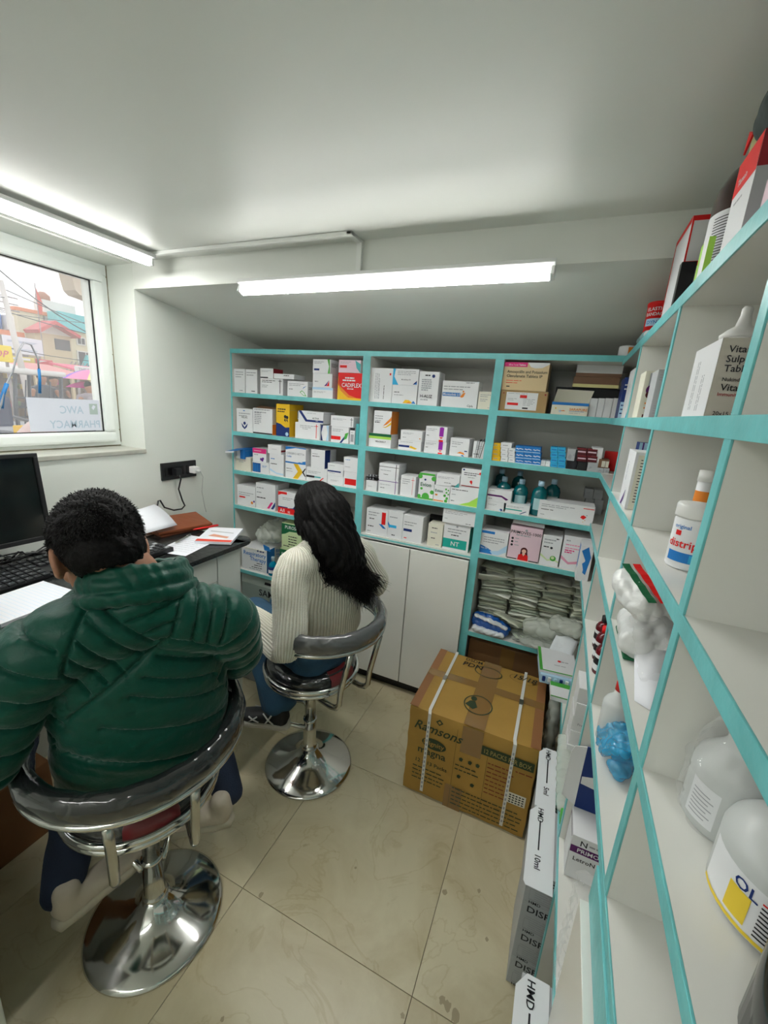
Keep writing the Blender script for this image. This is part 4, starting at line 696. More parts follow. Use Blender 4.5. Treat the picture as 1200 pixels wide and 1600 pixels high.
('medicine_box','white capsule box with a pink ball and pink ribbon by the corner',0.0706,0.1886,2.055,0.13,0.957,0.1645,0,'W',[('l','F',0.1,0.84,0.2,1,'g',0.1,0.035),('l','F',0.1,0.72,0.75,2,'pk2',0.1,0.035),('l','F',0.1,0.55,0.35,2,'mg',0.06,0.035),('p','F',[(0,0.4),(0.3,0.22),(0.7,0.3),(1,0.2),(1,0.14),(0.7,0.22),(0.3,0.15),(0,0.3)],'pk2'),('c','F',0.72,0.25,0.09,'mg'),('c','F',0.7,0.27,0.05,'pk2'),('r','F',0.75,0.5,0.95,0.56,'k'),('l','F',0.75,0.92,0.2,1,'k',0.1,0.035)],None,'box'),
]
for r in CARTONS:
    if r[2] == r[3]: continue
    carton(r[0], r[1], r[2], r[3], r[4], r[5], r[6], r[7], r[8], r[9], r[10], r[11], r[12])

# ================================================================ STOOLS
FOIL = mat('black_leatherette_in_plastic_wrap', (0.022, 0.024, 0.025), 0.14, bump=(17, 1.0, 2, 1), coat=1.0)
FOILG = mat('grey_leatherette_in_plastic_wrap', (0.10, 0.102, 0.104), 0.2, bump=(17, 1.0, 2, 1), coat=1.0)
REDC = mat('dark_red_leatherette', (0.16, 0.008, 0.012), 0.3, coat=0.6)
def stool(label, cx, cy, back_deg, zr, zb, pad, off, legdeg, half=112):
    t = thing('bar_stool', label, 'stool', (cx, cy, 0))
    c = (cx, cy, 0)
    m = MB(); m.lathe([(0.0, 0.0), (0.196, 0.0), (0.200, 0.004), (0.199, 0.008), (0.190, 0.014), (0.150, 0.026), (0.10, 0.043), (0.065, 0.063), (0.045, 0.083), (0.036, 0.098), (0.0, 0.1)], CHROME, c, 64); m.build('trumpet_base', t)
    m = MB(); m.lathe([(0.036, 0.09), (0.037, 0.10), (0.033, 0.105), (0.029, 0.11), (0.029, 0.235), (0.031, 0.24), (0.031, 0.25), (0.0, 0.25)], CHROME, c, 32); m.build('column_sleeve', t)
    m = MB(); m.lathe([(0.0, 0.2), (0.0245, 0.2), (0.0245, zr - .03), (0.0, zr - .03)], STEEL, c, 32); m.build('gas_lift', t)
    # foot rest: ring in front of the column
    fd = math.radians(legdeg); F = Vector((math.cos(fd), math.sin(fd), 0)); S = Vector((-F.y, F.x, 0)); o = Vector(c)
    pts = [o + S * 0.028 + F * 0.0 + Vector((0, 0, .215))]
    for k in range(9):
        a = PI * k / 8; pts.append(o + F * (0.13 + 0.07 * math.sin(a)) + S * (0.085 * math.cos(a)) + Vector((0, 0, .205)))
    pts.append(o - S * 0.028 + Vector((0, 0, .215)))
    m = MB(); m.tube(pts, 0.010, CHROME, 10); m.build('foot_rest', t)
    # seat: mounting plate, two chrome hoops, cushion
    m = MB(); m.lathe([(0.0, zr - .05), (0.05, zr - .05), (0.09, zr - .028), (0.17, zr - .018), (0.19, zr - .002), (0, zr - .002)], STEEL, c, 32); m.build('seat_pan', t)
    for (dz, r) in ((-0.013, 0.194), (0.010, 0.199)):
        m = MB(); m.tube([(cx + r * math.cos(2 * PI * k / 48), cy + r * math.sin(2 * PI * k / 48), zr + dz) for k in range(48)], 0.0105, CHROME, 10, closed=True); m.build('seat_hoop', t)
    m = MB(); m.lathe([(0, zr + .005), (0.183, zr + .005), (0.192, zr + .02), (0.190, zr + .042), (0.17, zr + .055), (0.09, zr + .062), (0, zr + .064)], FOIL, c, 40); m.build('seat_cushion', t)
    # back direction
    b = math.radians(back_deg); B = Vector((math.cos(b), math.sin(b), 0)); Q = Vector((-B.y, B.x, 0))
    m = MB(); w = 0.34
    vs = []
    for k in range(7):
        a = b - w + 2 * w * k / 6
        for (r, z) in ((0.150, zr + .0605), (0.194, zr + .046), (0.197, zr + .02)): vs.append((cx + r * math.cos(a), cy + r * math.sin(a), z))
    fs = []
    for k in range(6):
        for j in range(2): fs.append((k * 3 + j, k * 3 + j + 1, (k + 1) * 3 + j + 1, (k + 1) * 3 + j))
    m.add(vs, fs, REDC, True); m.build('red_cushion_gusset', t)
    # backrest arc
    oc = o + B * off
    def arc(r, z, a0, a1, n, dzend=0.0):
        out = []
        for k in range(n + 1):
            u = -1 + 2 * k / n; a = b + math.radians(a0 + (a1 - a0) * k / n)
            out.append(Vector((oc.x + r * math.cos(a), oc.y + r * math.sin(a), z + dzend * abs(u) ** 3)))
        return out
    n = 36; pa = arc(0.245, zb, -half, half, n)
    rad = []
    for k in range(n + 1):
        u = abs(-1 + 2 * k / n); q = 1 - 0.5 * max(0, (u - .85) / .15) ** 2
        rad.append((0.038 * q * (1 + 0.05 * math.sin(k * 2.3)), 0.026 * q * (1 + 0.07 * math.sin(k * 1.7 + 1))))
    m = MB(); m.tube(pa, rad, pad, 14, side=(0, 0, 1)); m.build('back_cushion', t)
    for (r, dz) in ((0.258, -0.036), (0.244, -0.046)):
        m = MB(); m.tube(arc(r, zb + dz, -half + 10, half - 10, 36), 0.0085, CHROME, 8); m.build('back_rail', t)
    for s in (-1, 1):
        # each support: tube looping from under the seat, out and up to the rail
        sx = s * 0.088
        p0 = o + B * 0.06 + Q * sx + Vector((0, 0, zr - .034))
        tp = math.asin(min(.95, sx / 0.255)); top = oc + B * (0.255 * math.cos(tp)) + Q * (0.255 * math.sin(tp)); top.z = zb - .045
        e1 = o + B * 0.235 + Q * sx
        pts = [p0, o + B * 0.15 + Q * sx + Vector((0, 0, zr - .045)), o + B * 0.205 + Q * sx + Vector((0, 0, zr - .045)), e1 + Vector((0, 0, zr - .036)), e1 + B * .016 + Vector((0, 0, zr - .012)), e1 + B * .02 + Vector((0, 0, zr + .05)), (e1 + B * .02 + top) / 2 + Vector((0, 0, zr / 2 + .03)), top]
        pts[6] = Vector(((pts[5].x + top.x) / 2, (pts[5].y + top.y) / 2, (pts[5].z + top.z) / 2))
        m = MB(); m.tube(pts, 0.0115, STEEL, 10); m.build('back_support', t)
    m = MB(); m.tube([o + Q * 0.02 + Vector((0, 0, zr - .045)), o + Q * 0.12 + F * .03 + Vector((0, 0, zr - .05)), o + Q * 0.20 + F * .04 + Vector((0, 0, zr - .055))], 0.005, CHROME, 8)
    m.tube([o + Q * 0.18 + F * .04 + Vector((0, 0, zr - .055)), o + Q * 0.215 + F * .043 + Vector((0, 0, zr - .056))], 0.008, BLACKP, 8); m.build('height_lever', t)
    return t
stool('chrome bar stool with dark plastic-wrapped back under the man in the green jacket', -0.965, 0.64, -31, 0.545, 0.775, FOIL, 0.045, 150)
stool('chrome bar stool with grey plastic-wrapped back under the woman in the cream sweater', -0.86, 1.36, -14, 0.525, 0.80, FOILG, 0.055, 165, 94)

# ================================================================ PEOPLE
SKIN = mat('skin', (0.36, 0.17, 0.10), 0.5, bump=(60, 0.05, 3))
HAIR = mat('black_hair', (0.004, 0.0035, 0.0035), 0.55, bump=(90, 0.3, 4), spec=0.15)
HAIRS = mat('hair_strands', (0.005, 0.004, 0.004), 0.5, spec=0.2)
EYE = mat('eye_white', (0.7, 0.68, 0.64), 0.3); IRIS = mat('dark_iris', (0.02, 0.01, 0.008), 0.2)
def basis(F, up):
    F = Vector(F).normalized(); up = Vector(up); R = F.cross(up).normalized(); U = R.cross(F).normalized()
    return F, R, U
def head_parts(c, F, R, U, k=1.0):
    """skull, face, jaw, nose, ears, lips as overlapping parts. c = head centre, F face direction"""
    M = Matrix((R, F, U)).transposed()
    P = lambda r, f, u: Vector(c) + R * (r * k) + F * (f * k) + U * (u * k)
    L = [ellipsoid(P(0, -0.012, .022), (.074 * k, .092 * k, .088 * k), M), ellipsoid(P(0, .030, -.035), (.060 * k, .060 * k, .080 * k), M),
         ellipsoid(P(0, .055, -.088), (.030 * k, .028 * k, .024 * k), M), ellipsoid(P(0, .092, -.022), (.012 * k, .020 * k, .026 * k), M),
         ellipsoid(P(0, .10, -.034), (.016 * k, .014 * k, .011 * k), M), ellipsoid(P(0, .082, -.062), (.024 * k, .012 * k, .009 * k), M),
         ellipsoid(P(0, .074, .012), (.055 * k, .018 * k, .012 * k), M)]
    for s in (-1, 1):
        Me = M @ Matrix.Rotation(s * 0.35, 3, 'Z')
        L.append(ellipsoid(P(s * .080, -.008, -.012), (.0085 * k, .020 * k, .034 * k), Me))
        L.append(ellipsoid(P(s * .076, .006, -.030), (.010 * k, .012 * k, .016 * k), M))
        L.append(ellipsoid(P(s * .040, .058, -.028), (.024 * k, .02 * k, .02 * k), M))
    return L
def eyes(parent, c, F, R, U, k=1.0):
    for s in (-1, 1):
        m = MB(); q = Vector(c) + R * (s * .030 * k) + F * (.082 * k) + U * (0 * k)
        f = ellipsoid(q, (.012 * k,) * 3, None, 12); f(m); m.mats = [EYE]; m.m = [0] * len(m.f); m.sm = [True] * len(m.f)
        e = m.build('eye', parent)
        m = MB(); f = ellipsoid(q + F * (.0085 * k) - U * .002, (.0055 * k,) * 3, None, 10); f(m); m.mats = [IRIS]; m.m = [0] * len(m.f)
        i = m.build('iris', None); i.location = -worldloc(parent); i.parent = e
def hand_parts(w, D, N, side, curl=0.5, k=1.0):
    """w wrist, D pointing direction, N palm normal, side +1/-1 = thumb side along D x N"""
    D = Vector(D).normalized(); N = Vector(N); N = (N - D * N.dot(D)).normalized(); S = D.cross(N).normalized() * side; w = Vector(w)
    L = [limb([w - D * .03 * k, w + D * .03 * k, w + D * .085 * k], [(.026 * k, .02 * k), (.038 * k, .016 * k), (.040 * k, .013 * k)], side=S)]
    for i, ln in enumerate((.070, .080, .074, .058)):
        b = w + D * .085 * k + S * ((.030 - .020 * i) * k); a = curl * .7; p = [b - D * .01 * k]; d = D
        for q in range(3):
            a2 = a * (q + 1); d = D * math.cos(a2) + N * math.sin(a2); p.append(p[-1] + d * (ln * k * (.46, .32, .26)[q]))
        L.append(limb(p, [.0088 * k, .0084 * k, .0078 * k, .0068 * k], seg=10))
    b = w + D * .02 * k + S * .026 * k
    L.append(limb([b, b + (S * .8 + D * .6) * .032 * k, b + (S * .9 + D * 1.1 + N * .25) * .046 * k, b + (S * .9 + D * 1.7 + N * .4) * .052 * k], [.014 * k, .0115 * k, .0095 * k, .008 * k], seg=10))
    return L
def npv(v): return np.array(tuple(v))
def seg_dist(P, a, b):
    """distance of 2-D points P to segment ab"""
    a = np.array(a); b = np.array(b); d = b - a; t = np.clip(((P - a) @ d) / (d @ d), 0, 1)
    return np.linalg.norm(P - (a + t[:, None] * d), axis=1)
def shoe(parent, name, heel, D, up, upper, sole, k=1.0, stripe=None):
    """shoe from heel point along D; separate rubber sole"""
    D = Vector(D).normalized(); up = Vector(up); S = D.cross(up).normalized(); U = S.cross(D).normalized(); heel = Vector(heel)
    P = lambda f, s, u: heel + D * (f * k) + S * (s * k) + U * (u * k)
    parts = [limb([P(.035, 0, .045), P(.10, 0, .045), P(.18, 0, .038), P(.25, 0, .030)], [(.036 * k, .042 * k), (.038 * k, .036 * k), (.046 * k, .026 * k), (.036 * k, .018 * k)], side=S),
             limb([P(.04, 0, .05), P(.05, 0, .10)], [.036 * k, .034 * k])]
    o = blob(name, parts, 0.0065, upper, parent, smooth=3)
    m = MB(); out = []
    for (f, s) in ((0, .0), (.01, .026), (.06, .035), (.12, .036), (.19, .046), (.25, .036), (.285, .0)): out.append((f, s))
    ring = out + [(f, -s) for (f, s) in out[-2:0:-1]]
    n = len(ring); vs = [P(f, s, 0) for f, s in ring] + [P(f - .002, s * 1.06, .014) for f, s in ring] + [P(f, s, .028) for f, s in ring]
    fs = [tuple(range(n))[::-1], tuple(range(2 * n, 3 * n))]
    for lv in (0, n):
        for i in range(n): fs.append((lv + i, lv + (i + 1) % n, lv + n + (i + 1) % n, lv + n + i))
    m.add(vs, fs, sole, True); q = m.build('sole', None); q.location = -worldloc(parent); q.parent = o
    if stripe:
        m = MB()
        for s in (-1, 1):
            for (f0, f1, u0, u1) in ((.07, .12, .035, .085), (.11, .08, .03, .08), (.14, .19, .035, .055), (.19, .15, .03, .06)):
                m.tube([P(f0, s * .040, u0), P((f0 + f1) / 2, s * .0435, (u0 + u1) / 2), P(f1, s * .037, u1)], 0.0035, stripe, 6)
        q = m.build('white_trim', None); q.location = -worldloc(parent); q.parent = o
    return o

# ---------------------------------------------------------------- the man
JACK = mat('green_quilted_nylon', (0.0, 0.062, 0.040), 0.42, bump=(34, 0.4, 6), spec=0.3)
_b = JACK.node_tree.nodes['Principled BSDF']; _b.inputs['Sheen Weight'].default_value = 0.25; _b.inputs['Sheen Roughness'].default_value = 0.4
DENIMD = mat('dark_navy_denim', (0.012, 0.022, 0.05), 0.8, bump=(300, 0.3, 2))
man = thing('person', 'man in a green quilted puffer jacket seated at the desk with his back turned', 'person', (-0.95, 0.62, 0))
mF, mR, mU = basis((-0.80, 0.60, 0), (0, 0, 1))
MC7 = Vector((-0.853, 0.590, 1.190))
MP = Vector((-0.925, 0.635, 0.68))
def mp(r, f, z): return MP + mR * r + mF * f + Vector((0, 0, z))
hF = (mF * 0.72 - mR * 0.26 - Vector((0, 0, 0.55))).normalized(); hF, hR, hU = basis(hF, (0, 0, 1))
HC = Vector((-0.950, 0.575, 1.280))
shR = MC7 + mR * 0.172 - Vector((0, 0, .105)); shL = MC7 - mR * 0.190 - Vector((0, 0, .115))
elR = Vector((-0.815, 0.860, 0.880)); wrR = Vector((-1.09, 0.865, 0.97))
elL = Vector((-1.045, 0.335, 0.845)); wrL = Vector((-1.40, 0.50, 0.985))
body = head_parts(HC, hF, hR, hU, 1.08)
body += [limb([MC7 + mF * .02 - Vector((0, 0, .08)), MC7 + mF * .025 + Vector((0, 0, .02)), HC - hF * .035 - hU * .03], [.062, .058, .056])]
body += [limb([shR, elR, wrR], [.05, .04, .027]), limb([shL, elL, wrL], [.05, .04, .027]), limb([MP, MC7 - Vector((0, 0, .16)) + mF * .05], [.10, .085])]
body += hand_parts(wrR, (wrR - elR), (0, 0, -1), -1, 0.35) + hand_parts(wrL, (wrL - elL), (0, 0, -1), 1, 0.35)
blob('body', body, 0.0055, SKIN, man, smooth=3)
eyes(man, HC, hF, hR, hU, 1.08)
# jacket
JP = [limb([mp(0, -.01, -.015), mp(0, -.02, .05), mp(0, -.03, .16), mp(0, -.03, .30), mp(0, -.02, .42), MC7 - Vector((0, 0, .03))],
           [(.20, .135), (.205, .14), (.20, .135), (.205, .135), (.185, .115), (.10, .085)], side=mR, seg=28),
      limb([MC7 - mR * .02 - Vector((0, 0, .045)), shR + mR * .0, shR * .55 + elR * .45 + mR * .015, elR, elR * .5 + wrR * .5, wrR], [.078, .080, .072, .064, .060, .045]),
      limb([MC7 + mR * .02 - Vector((0, 0, .045)), shL - mR * .0, shL * .55 + elL * .45 - mR * .015, elL, elL * .5 + wrL * .5, wrL], [.085, .088, .082, .072, .064, .045])]
# quilting seams on the back: u right, v up (metres from C7), as straight stitched lines
SEAMS = []
def sm(*p):
    for i in range(len(p) - 1): SEAMS.append(((p[i][0] - .03, p[i][1]), (p[i + 1][0] - .03, p[i + 1][1])))
sm((-0.04, 0.048), (-0.079, -0.027), (-0.117, -0.131), (-0.145, -0.22), (-.16, -.36)); sm((-0.088, 0.042), (-0.064, -0.001))
sm((-0.066, 0.033), (-0.045, 0.014), (0.056, -0.094), (.078, -.088)); sm((0.088, -0.088), (-0.076, -0.219), (-0.15, -0.285)); sm((0.073, -0.088), (0.122, -0.108), (0.24, -0.18))
sm((0.129, 0.043), (0.093, -0.083), (0.084, -0.091)); sm((-0.03, 0.0), (0.129, 0.033)); sm((0.006, -0.030), (0.118, -0.008)); sm((0.03, -0.066), (0.107, -0.048))
sm((-0.068, -0.01), (0.032, -0.129)); sm((-0.088, -0.045), (-0.001, -0.166)); sm((-0.104, -0.084), (-0.038, -0.180)); sm((-0.116, -0.123), (-0.073, -0.200))
sm((0.06, -0.138), (0.23, -0.215)); sm((0.03, -0.180), (0.23, -0.262)); sm((0.0, -0.22), (0.22, -0.310)); sm((-0.06, -0.29), (0.20, -0.38)); sm((-0.13, -0.36), (0.18, -0.46))
sm((0.162, 0.022), (0.135, -0.111)); sm((0.192, -0.0), (0.164, -0.13)); sm((0.222, -0.038), (0.195, -0.144))
def jacket_fn(co, no, nm):
    o = npv(MC7); d = co - o
    u = d @ npv(mR); v = d[:, 2]; fw = d @ npv(mF)
    h = np.full(len(co), 0.03)
    # sleeves: rings along each arm
    armd = np.full(len(co), 9.0)
    for (a, b_, c_) in ((shR, elR, wrR), (shL, elL, wrL)):
        s0 = 0.0
        for (p, q) in ((a, b_), (b_, c_)):
            p, q = npv(p), npv(q); L = np.linalg.norm(q - p); ax = (q - p) / L
            t = (co - p) @ ax; r = np.linalg.norm(co - p - t[:, None] * ax, axis=1)
            ins = (t > (-.10 if s0 == 0 and a is shL else -.02)) & (t < L + .02) & (r < .115) & (np.abs(u) > (.145 if a is shL else .158))
            ring = (t + s0 + 0.5 * 0.0) % 0.062; ring = np.minimum(ring, 0.062 - ring)
            upd = ins & (r < armd); h[upd] = ring[upd]; armd[upd] = r[upd]; s0 += L
    torso = armd > 5
    back = torso & (fw < .06)
    P = np.stack([u, v], 1); hb = np.full(len(co), 9.0)
    for (a, b_) in SEAMS: hb = np.minimum(hb, seg_dist(P, a, b_))
    h[back] = hb[back]
    fr = torso & ~back; vv = (v % 0.06); h[fr] = np.minimum(vv, .06 - vv)[fr]
    # puff between seams, deep narrow stitch at the seam
    nz = np.sin(co[:, 0] * 57 + 3 * np.sin(co[:, 2] * 41)) * np.sin(co[:, 1] * 49 + 2 * np.sin(co[:, 2] * 63 + 1))
    puff = 0.0055 * np.clip(h / 0.020, 0, 1) ** 0.6 - 0.0080 * np.exp(-(h / 0.0034) ** 2)
    wr = 0.0009 * np.sin((u * 1.3 + v * .7) * 190 + 7 * nz) * np.exp(-(h / 0.014) ** 2) + .0012 * nz
    fo = 0.0022 * np.sin(u * 23 + v * 31 + 2 * np.sin(v * 14))
    return co + no * (puff + wr + fo)[:, None]
blob('jacket', JP, 0.0042, JACK, man, smooth=20, fn=jacket_fn)
# folded stand-up collar
def ringpath(c, rx, ry, F, R, U, n=40, a0=0, a1=2 * PI):
    return [Vector(c) + R * (rx * math.cos(a0 + (a1 - a0) * k / n)) + F * (ry * math.sin(a0 + (a1 - a0) * k / n)) for k in range(n)]
cF, cR, cU = basis(mF - Vector((0, 0, .30)), (0, 0, 1))
CP = []
cc = MC7 + mF * .035 + Vector((0, 0, .012))
for (dz, rx, ry, th) in ((-.02, .112, .095, .022), (.008, .104, .090, .019), (.034, .098, .086, .015)):
    def mk(dz=dz, rx=rx, ry=ry, th=th):
        def f(mb): mb.tube(ringpath(cc + cU * dz, rx, ry, cF, cR, cU), th, WALL, 12, closed=True)
        return f
    CP.append(mk())
def collar_fn(co, no, nm):
    d = co - npv(cc); a = np.arctan2(d @ npv(cF), d @ npv(cR)); z = d @ npv(cU)
    return co + no * (0.0022 * np.sin(a * 7 + z * 90 + 3 * np.sin(a * 3.3)) + 0.0012 * np.sin(a * 19 + z * 70 + 2 * np.sin(a * 5)) - 0.005 * np.exp(-((z + .004) / .004) ** 2))[:, None]
blob('collar', CP, 0.005, JACK, man, smooth=4, fn=collar_fn)
# trousers
knR = mp(.13, .42, -.015); knL = mp(-.13, .42, -.015)
anR = Vector((-0.905, 0.905, 0.245)); anL = Vector((-1.105, 0.470, 0.235))
TP = [limb([mp(-.09, -.02, -.02), mp(.09, -.02, -.02)], [.115, .115]), limb([mp(.09, 0, -.015), knR, Vector((-1.09, .975, .47)), anR], [.10, .075, .06, .05]),
      limb([mp(-.09, 0, -.015), knL, Vector((-1.25, 0.62, .44)), anL], [.10, .075, .06, .055])]
def fold_fn(amp, fr):
    def f(co, no, nm):
        return co + no * (amp * np.sin(co[:, 0] * fr + co[:, 2] * fr * 1.7 + 3 * np.sin(co[:, 1] * fr * .6)))[:, None]
    return f
blob('trousers', TP, 0.008, DENIMD, man, smooth=6, fn=fold_fn(.003, 40))
SHOEW = mat('worn_off_white_leather', (0.52, 0.46, 0.37), 0.6, bump=(40, .2, 3)); SOLEW = mat('off_white_rubber', (0.50, 0.46, 0.36), 0.65)
shoe(man, 'shoe', Vector((-.865, .885, .175)), (-0.80, -.60, 0.04), (0, 0, 1), SHOEW, SOLEW)
shoe(man, 'shoe', Vector((-1.09, .425, .165)), (.16, .95, .08), (0, 0, 1), SHOEW, SOLEW)
# short hair: cap over the skull
hM = Matrix((hR, hF, hU)).transposed()
HP_ = lambda r, f, u: HC + hR * r + hF * f + hU * u
hp = [ellipsoid(HP_(0, -.014, .032), (.091, .110, .102), hM), ellipsoid(HP_(0, -.050, -.018), (.078, .066, .070), hM)]
def cap_fn(F, R, U, c, hl):
    def f(co, no, nm):
        d = co - npv(c); r = d @ npv(R); fo = d @ npv(F); u = d @ npv(U)
        bot = hl(r, fo); under = u < bot
        rnd = np.random.RandomState(3).rand(len(co))
        co2 = co + no * (rnd * .003 + .0015 * np.sin(r * 160 + fo * 90 + u * 120))[:, None]
        # pull everything beneath the hair line into the skull
        cen = npv(c)
        co2[under] = cen + (co[under] - cen) * 0.84
        return co2
    return f
blob('hair', hp, 0.0045, HAIR, man, smooth=2, fn=cap_fn(hF, hR, hU, HC, lambda r, fo: np.where(fo > .05, .048, np.where(fo > -.02, .010, -.062 + fo * .1))))
def tufts(name, parent, c, F, R, U, rx, ry, rz, n, L, ok, seed):
    rnd = random.Random(seed); m = MB()
    for i in range(n):
        z = rnd.uniform(-1, 1); a = rnd.uniform(0, 2 * PI); q = math.sqrt(1 - z * z)
        nn = Vector((q * math.cos(a), q * math.sin(a), z))
        if not ok(nn.x * rx, nn.y * ry, nn.z * rz): continue
        p = c + R * (nn.x * rx) + F * (nn.y * ry) + U * (nn.z * rz)
        N = (R * nn.x / rx + F * nn.y / ry + U * nn.z / rz).normalized()
        g = (N * .45 + F * .5 * (1 if nn.z > 0.3 else -.1) - U * (0 if nn.z > .3 else .7) + Vector((rnd.gauss(0, .25), rnd.gauss(0, .25), rnd.gauss(0, .25)))).normalized()
        s = N.cross(g).normalized() * .0009; l = L * rnd.uniform(.6, 1.2); t = p + g * l * .55 + N * .002; e = p + g * l
        m.add([p - s, p + s, t + s * .7, t - s * .7, e], [(0, 1, 2, 3), (3, 2, 4)], HAIRS)
    o = m.build(name, parent, recalc=False); o['kind'] = 'stuff'; return o
tufts('hair_strands', man, HP_(0, -.014, .032), hF, hR, hU, .091, .110, .102, 9000, .010, lambda r, f, u: (u + .03 > (.045 if f > .06 else .012 if f > -.02 else -.06 - f * .2)), 5)

# ---------------------------------------------------------------- the woman
def knit_mat():
    m = bpy.data.materials.new('cream_ribbed_knit'); m.use_nodes = True; nt = m.node_tree; b = nt.nodes['Principled BSDF']; N = nt.nodes.new; L = nt.links.new
    at = N('ShaderNodeAttribute'); at.attribute_name = 'rib'
    sx = N('ShaderNodeSeparateXYZ'); L(at.outputs['Vector'], sx.inputs[0])
    sn = N('ShaderNodeMath'); sn.operation = 'SINE'; L(sx.outputs['X'], sn.inputs[0])
    ab = N('ShaderNodeMath'); ab.operation = 'MULTIPLY_ADD'; ab.inputs[1].default_value = 0.5; ab.inputs[2].default_value = 0.5; L(sn.outputs[0], ab.inputs[0])
    s2 = N('ShaderNodeMath'); s2.operation = 'SINE'; L(sx.outputs['Y'], s2.inputs[0])
    m1 = N('ShaderNodeMath'); m1.operation = 'MULTIPLY_ADD'; m1.inputs[1].default_value = 0.18; L(s2.outputs[0], m1.inputs[0]); L(ab.outputs[0], m1.inputs[2])
    bp = N('ShaderNodeBump'); bp.inputs['Strength'].default_value = 0.7; bp.inputs['Distance'].default_value = 0.004; L(m1.outputs[0], bp.inputs['Height']); L(bp.outputs[0], b.inputs['Normal'])
    r = N('ShaderNodeValToRGB'); e = r.color_ramp.elements; e[0].position = 0.0; e[0].color = (0.62, 0.57, 0.45, 1); e[1].position = 0.5; e[1].color = (0.86, 0.83, 0.72, 1)
    L(ab.outputs[0], r.inputs[0]); L(r.outputs[0], b.inputs['Base Color']); b.inputs['Roughness'].default_value = 0.9; b.inputs['Sheen Weight'].default_value = 0.4
    return m
KNIT = knit_mat()
DENIM = mat('blue_denim', (0.035, 0.105, 0.19), 0.8, bump=(280, 0.35, 2), vary=(6, .35))
wo = thing('person', 'woman with long black hair in a cream ribbed sweater and blue jeans', 'person', (-0.85, 1.37, 0))
wF, wR, wU = basis((-0.93, 0.36, 0), (0, 0, 1))
WP_ = Vector((-0.835, 1.37, 0.655)); WC7 = Vector((-0.800, 1.352, 1.095))
def wp(r, f, z): return WP_ + wR * r + wF * f + Vector((0, 0, z))
gF, gR, gU = basis(wF * .80 - wR * .0 - Vector((0, 0, .6)), (0, 0, 1))
WH = Vector((-0.868, 1.385, 1.218))
wshR = WC7 + wR * .155 - Vector((0, 0, .06)); wshL = WC7 - wR * .155 - Vector((0, 0, .06))
welR = Vector((-0.70, 1.625, 0.86)); wwrR = Vector((-0.95, 1.69, 0.88))
welL = Vector((-0.812, 1.110, 0.775)); wwrL = Vector((-1.06, 1.19, 0.80))
wb = head_parts(WH, gF, gR, gU, .96)
wb += [limb([WC7 - Vector((0, 0, .06)) + wF * .02, WC7 + wF * .03 + Vector((0, 0, .03)), WH - gF * .03 - gU * .03], [.05, .045, .045]), limb([WP_, WC7 - Vector((0, 0, .08))], [.10, .09]),
       limb([wshR, welR, wwrR], [.036, .032, .022]), limb([wshL, welL, wwrL], [.036, .032, .022])]
wb += hand_parts(wwrL, wwrL - welL, (0, 0, -1), 1, .5, .9) + hand_parts(wwrR, wwrR - welR, (0, 0, -1), -1, .5, .9)
SKINW = mat('fair_skin', (0.50, 0.28, 0.19), 0.5)
blob('body', wb, 0.0055, SKINW, wo, smooth=3)
eyes(wo, WH, gF, gR, gU, .96)
SWP = [limb([wp(0, -.015, .01), wp(0, -.02, .09), wp(0, -.03, .2), wp(0, -.02, .31), wp(0, .0, .385), WC7 - Vector((0, 0, .02))], [(.165, .12), (.175, .13), (.175, .125), (.175, .12), (.145, .095), (.075, .065)], side=wR, seg=28),
       limb([WC7 - wR * .02 - Vector((0, 0, .04)), wshR, wshR * .5 + welR * .5, welR, welR * .5 + wwrR * .5, wwrR], [.066, .07, .068, .066, .055, .04]),
       limb([WC7 + wR * .02 - Vector((0, 0, .04)), wshL, wshL * .5 + welL * .5, welL, welL * .5 + wwrL * .5, wwrL], [.064, .068, .063, .063, .056, .04])]
def knit_fn(co, no, nm):
    d = co - npv(WC7); u = d @ npv(wR); v = d[:, 2]; fw = d @ npv(wF)
    ph = np.empty(len(co)); along = v.copy()
    # torso ribs run up the body and lean inwards above the armholes
    lean = np.clip((v + .22) / .2, 0, 1) ** 1.2
    uu = u * (1 + lean * 0.35)
    ph[:] = uu
    best = np.full(len(co), 9.0)
    for (a, b_, c_) in ((wshR, welR, wwrR), (wshL, welL, wwrL)):
        for (p, q) in ((a, b_), (b_, c_)):
            p, q = npv(p), npv(q); L = np.linalg.norm(q - p); ax = (q - p) / L
            t = (co - p) @ ax; tc = np.clip(t, 0, L); r = np.linalg.norm(co - (p + tc[:, None] * ax), axis=1)
            e1 = np.cross(ax, npv(wF)); e1 /= np.linalg.norm(e1); e2 = np.cross(ax, e1)
            rel = co - p; an = np.arctan2(rel @ e2, rel @ e1)
            ok = (r < .09) & (np.abs(u) > .135 - .0 * v) & (r < best)
            ph[ok] = an[ok] * 0.068; along[ok] = t[ok]; best[ok] = r[ok]
    at = nm.attributes.new('rib', 'FLOAT_VECTOR', 'POINT')
    K = 2 * PI / 0.0125
    at.data.foreach_set('vector', np.stack([ph * K, along * 2 * PI / 0.006, np.zeros(len(co))], 1).reshape(-1))
    fo = .004 * np.sin(v * 55 + 2 * np.sin(u * 17)) * np.exp(-((v + .37) / .09) ** 2) + .0025 * np.sin(u * 30 + v * 24)
    ribd = 0.0016 * np.sin(ph * K)
    return co + no * (fo + ribd)[:, None]
blob('sweater', SWP, 0.0042, KNIT, wo, smooth=16, fn=knit_fn)
m = MB(); m.tube(ringpath(WC7 + wF * .03 + Vector((0, 0, .012)), .068, .062, wF - Vector((0, 0, .2)), wR, wU), .013, KNIT, 10, closed=True); m.build('neckband', wo)
wkR = wp(.10, .42, -.02); wkL = wp(-.10, .40, -.015)
waR = Vector((-1.16, 1.55, .30)); waL = Vector((-0.995, 1.315, .300))
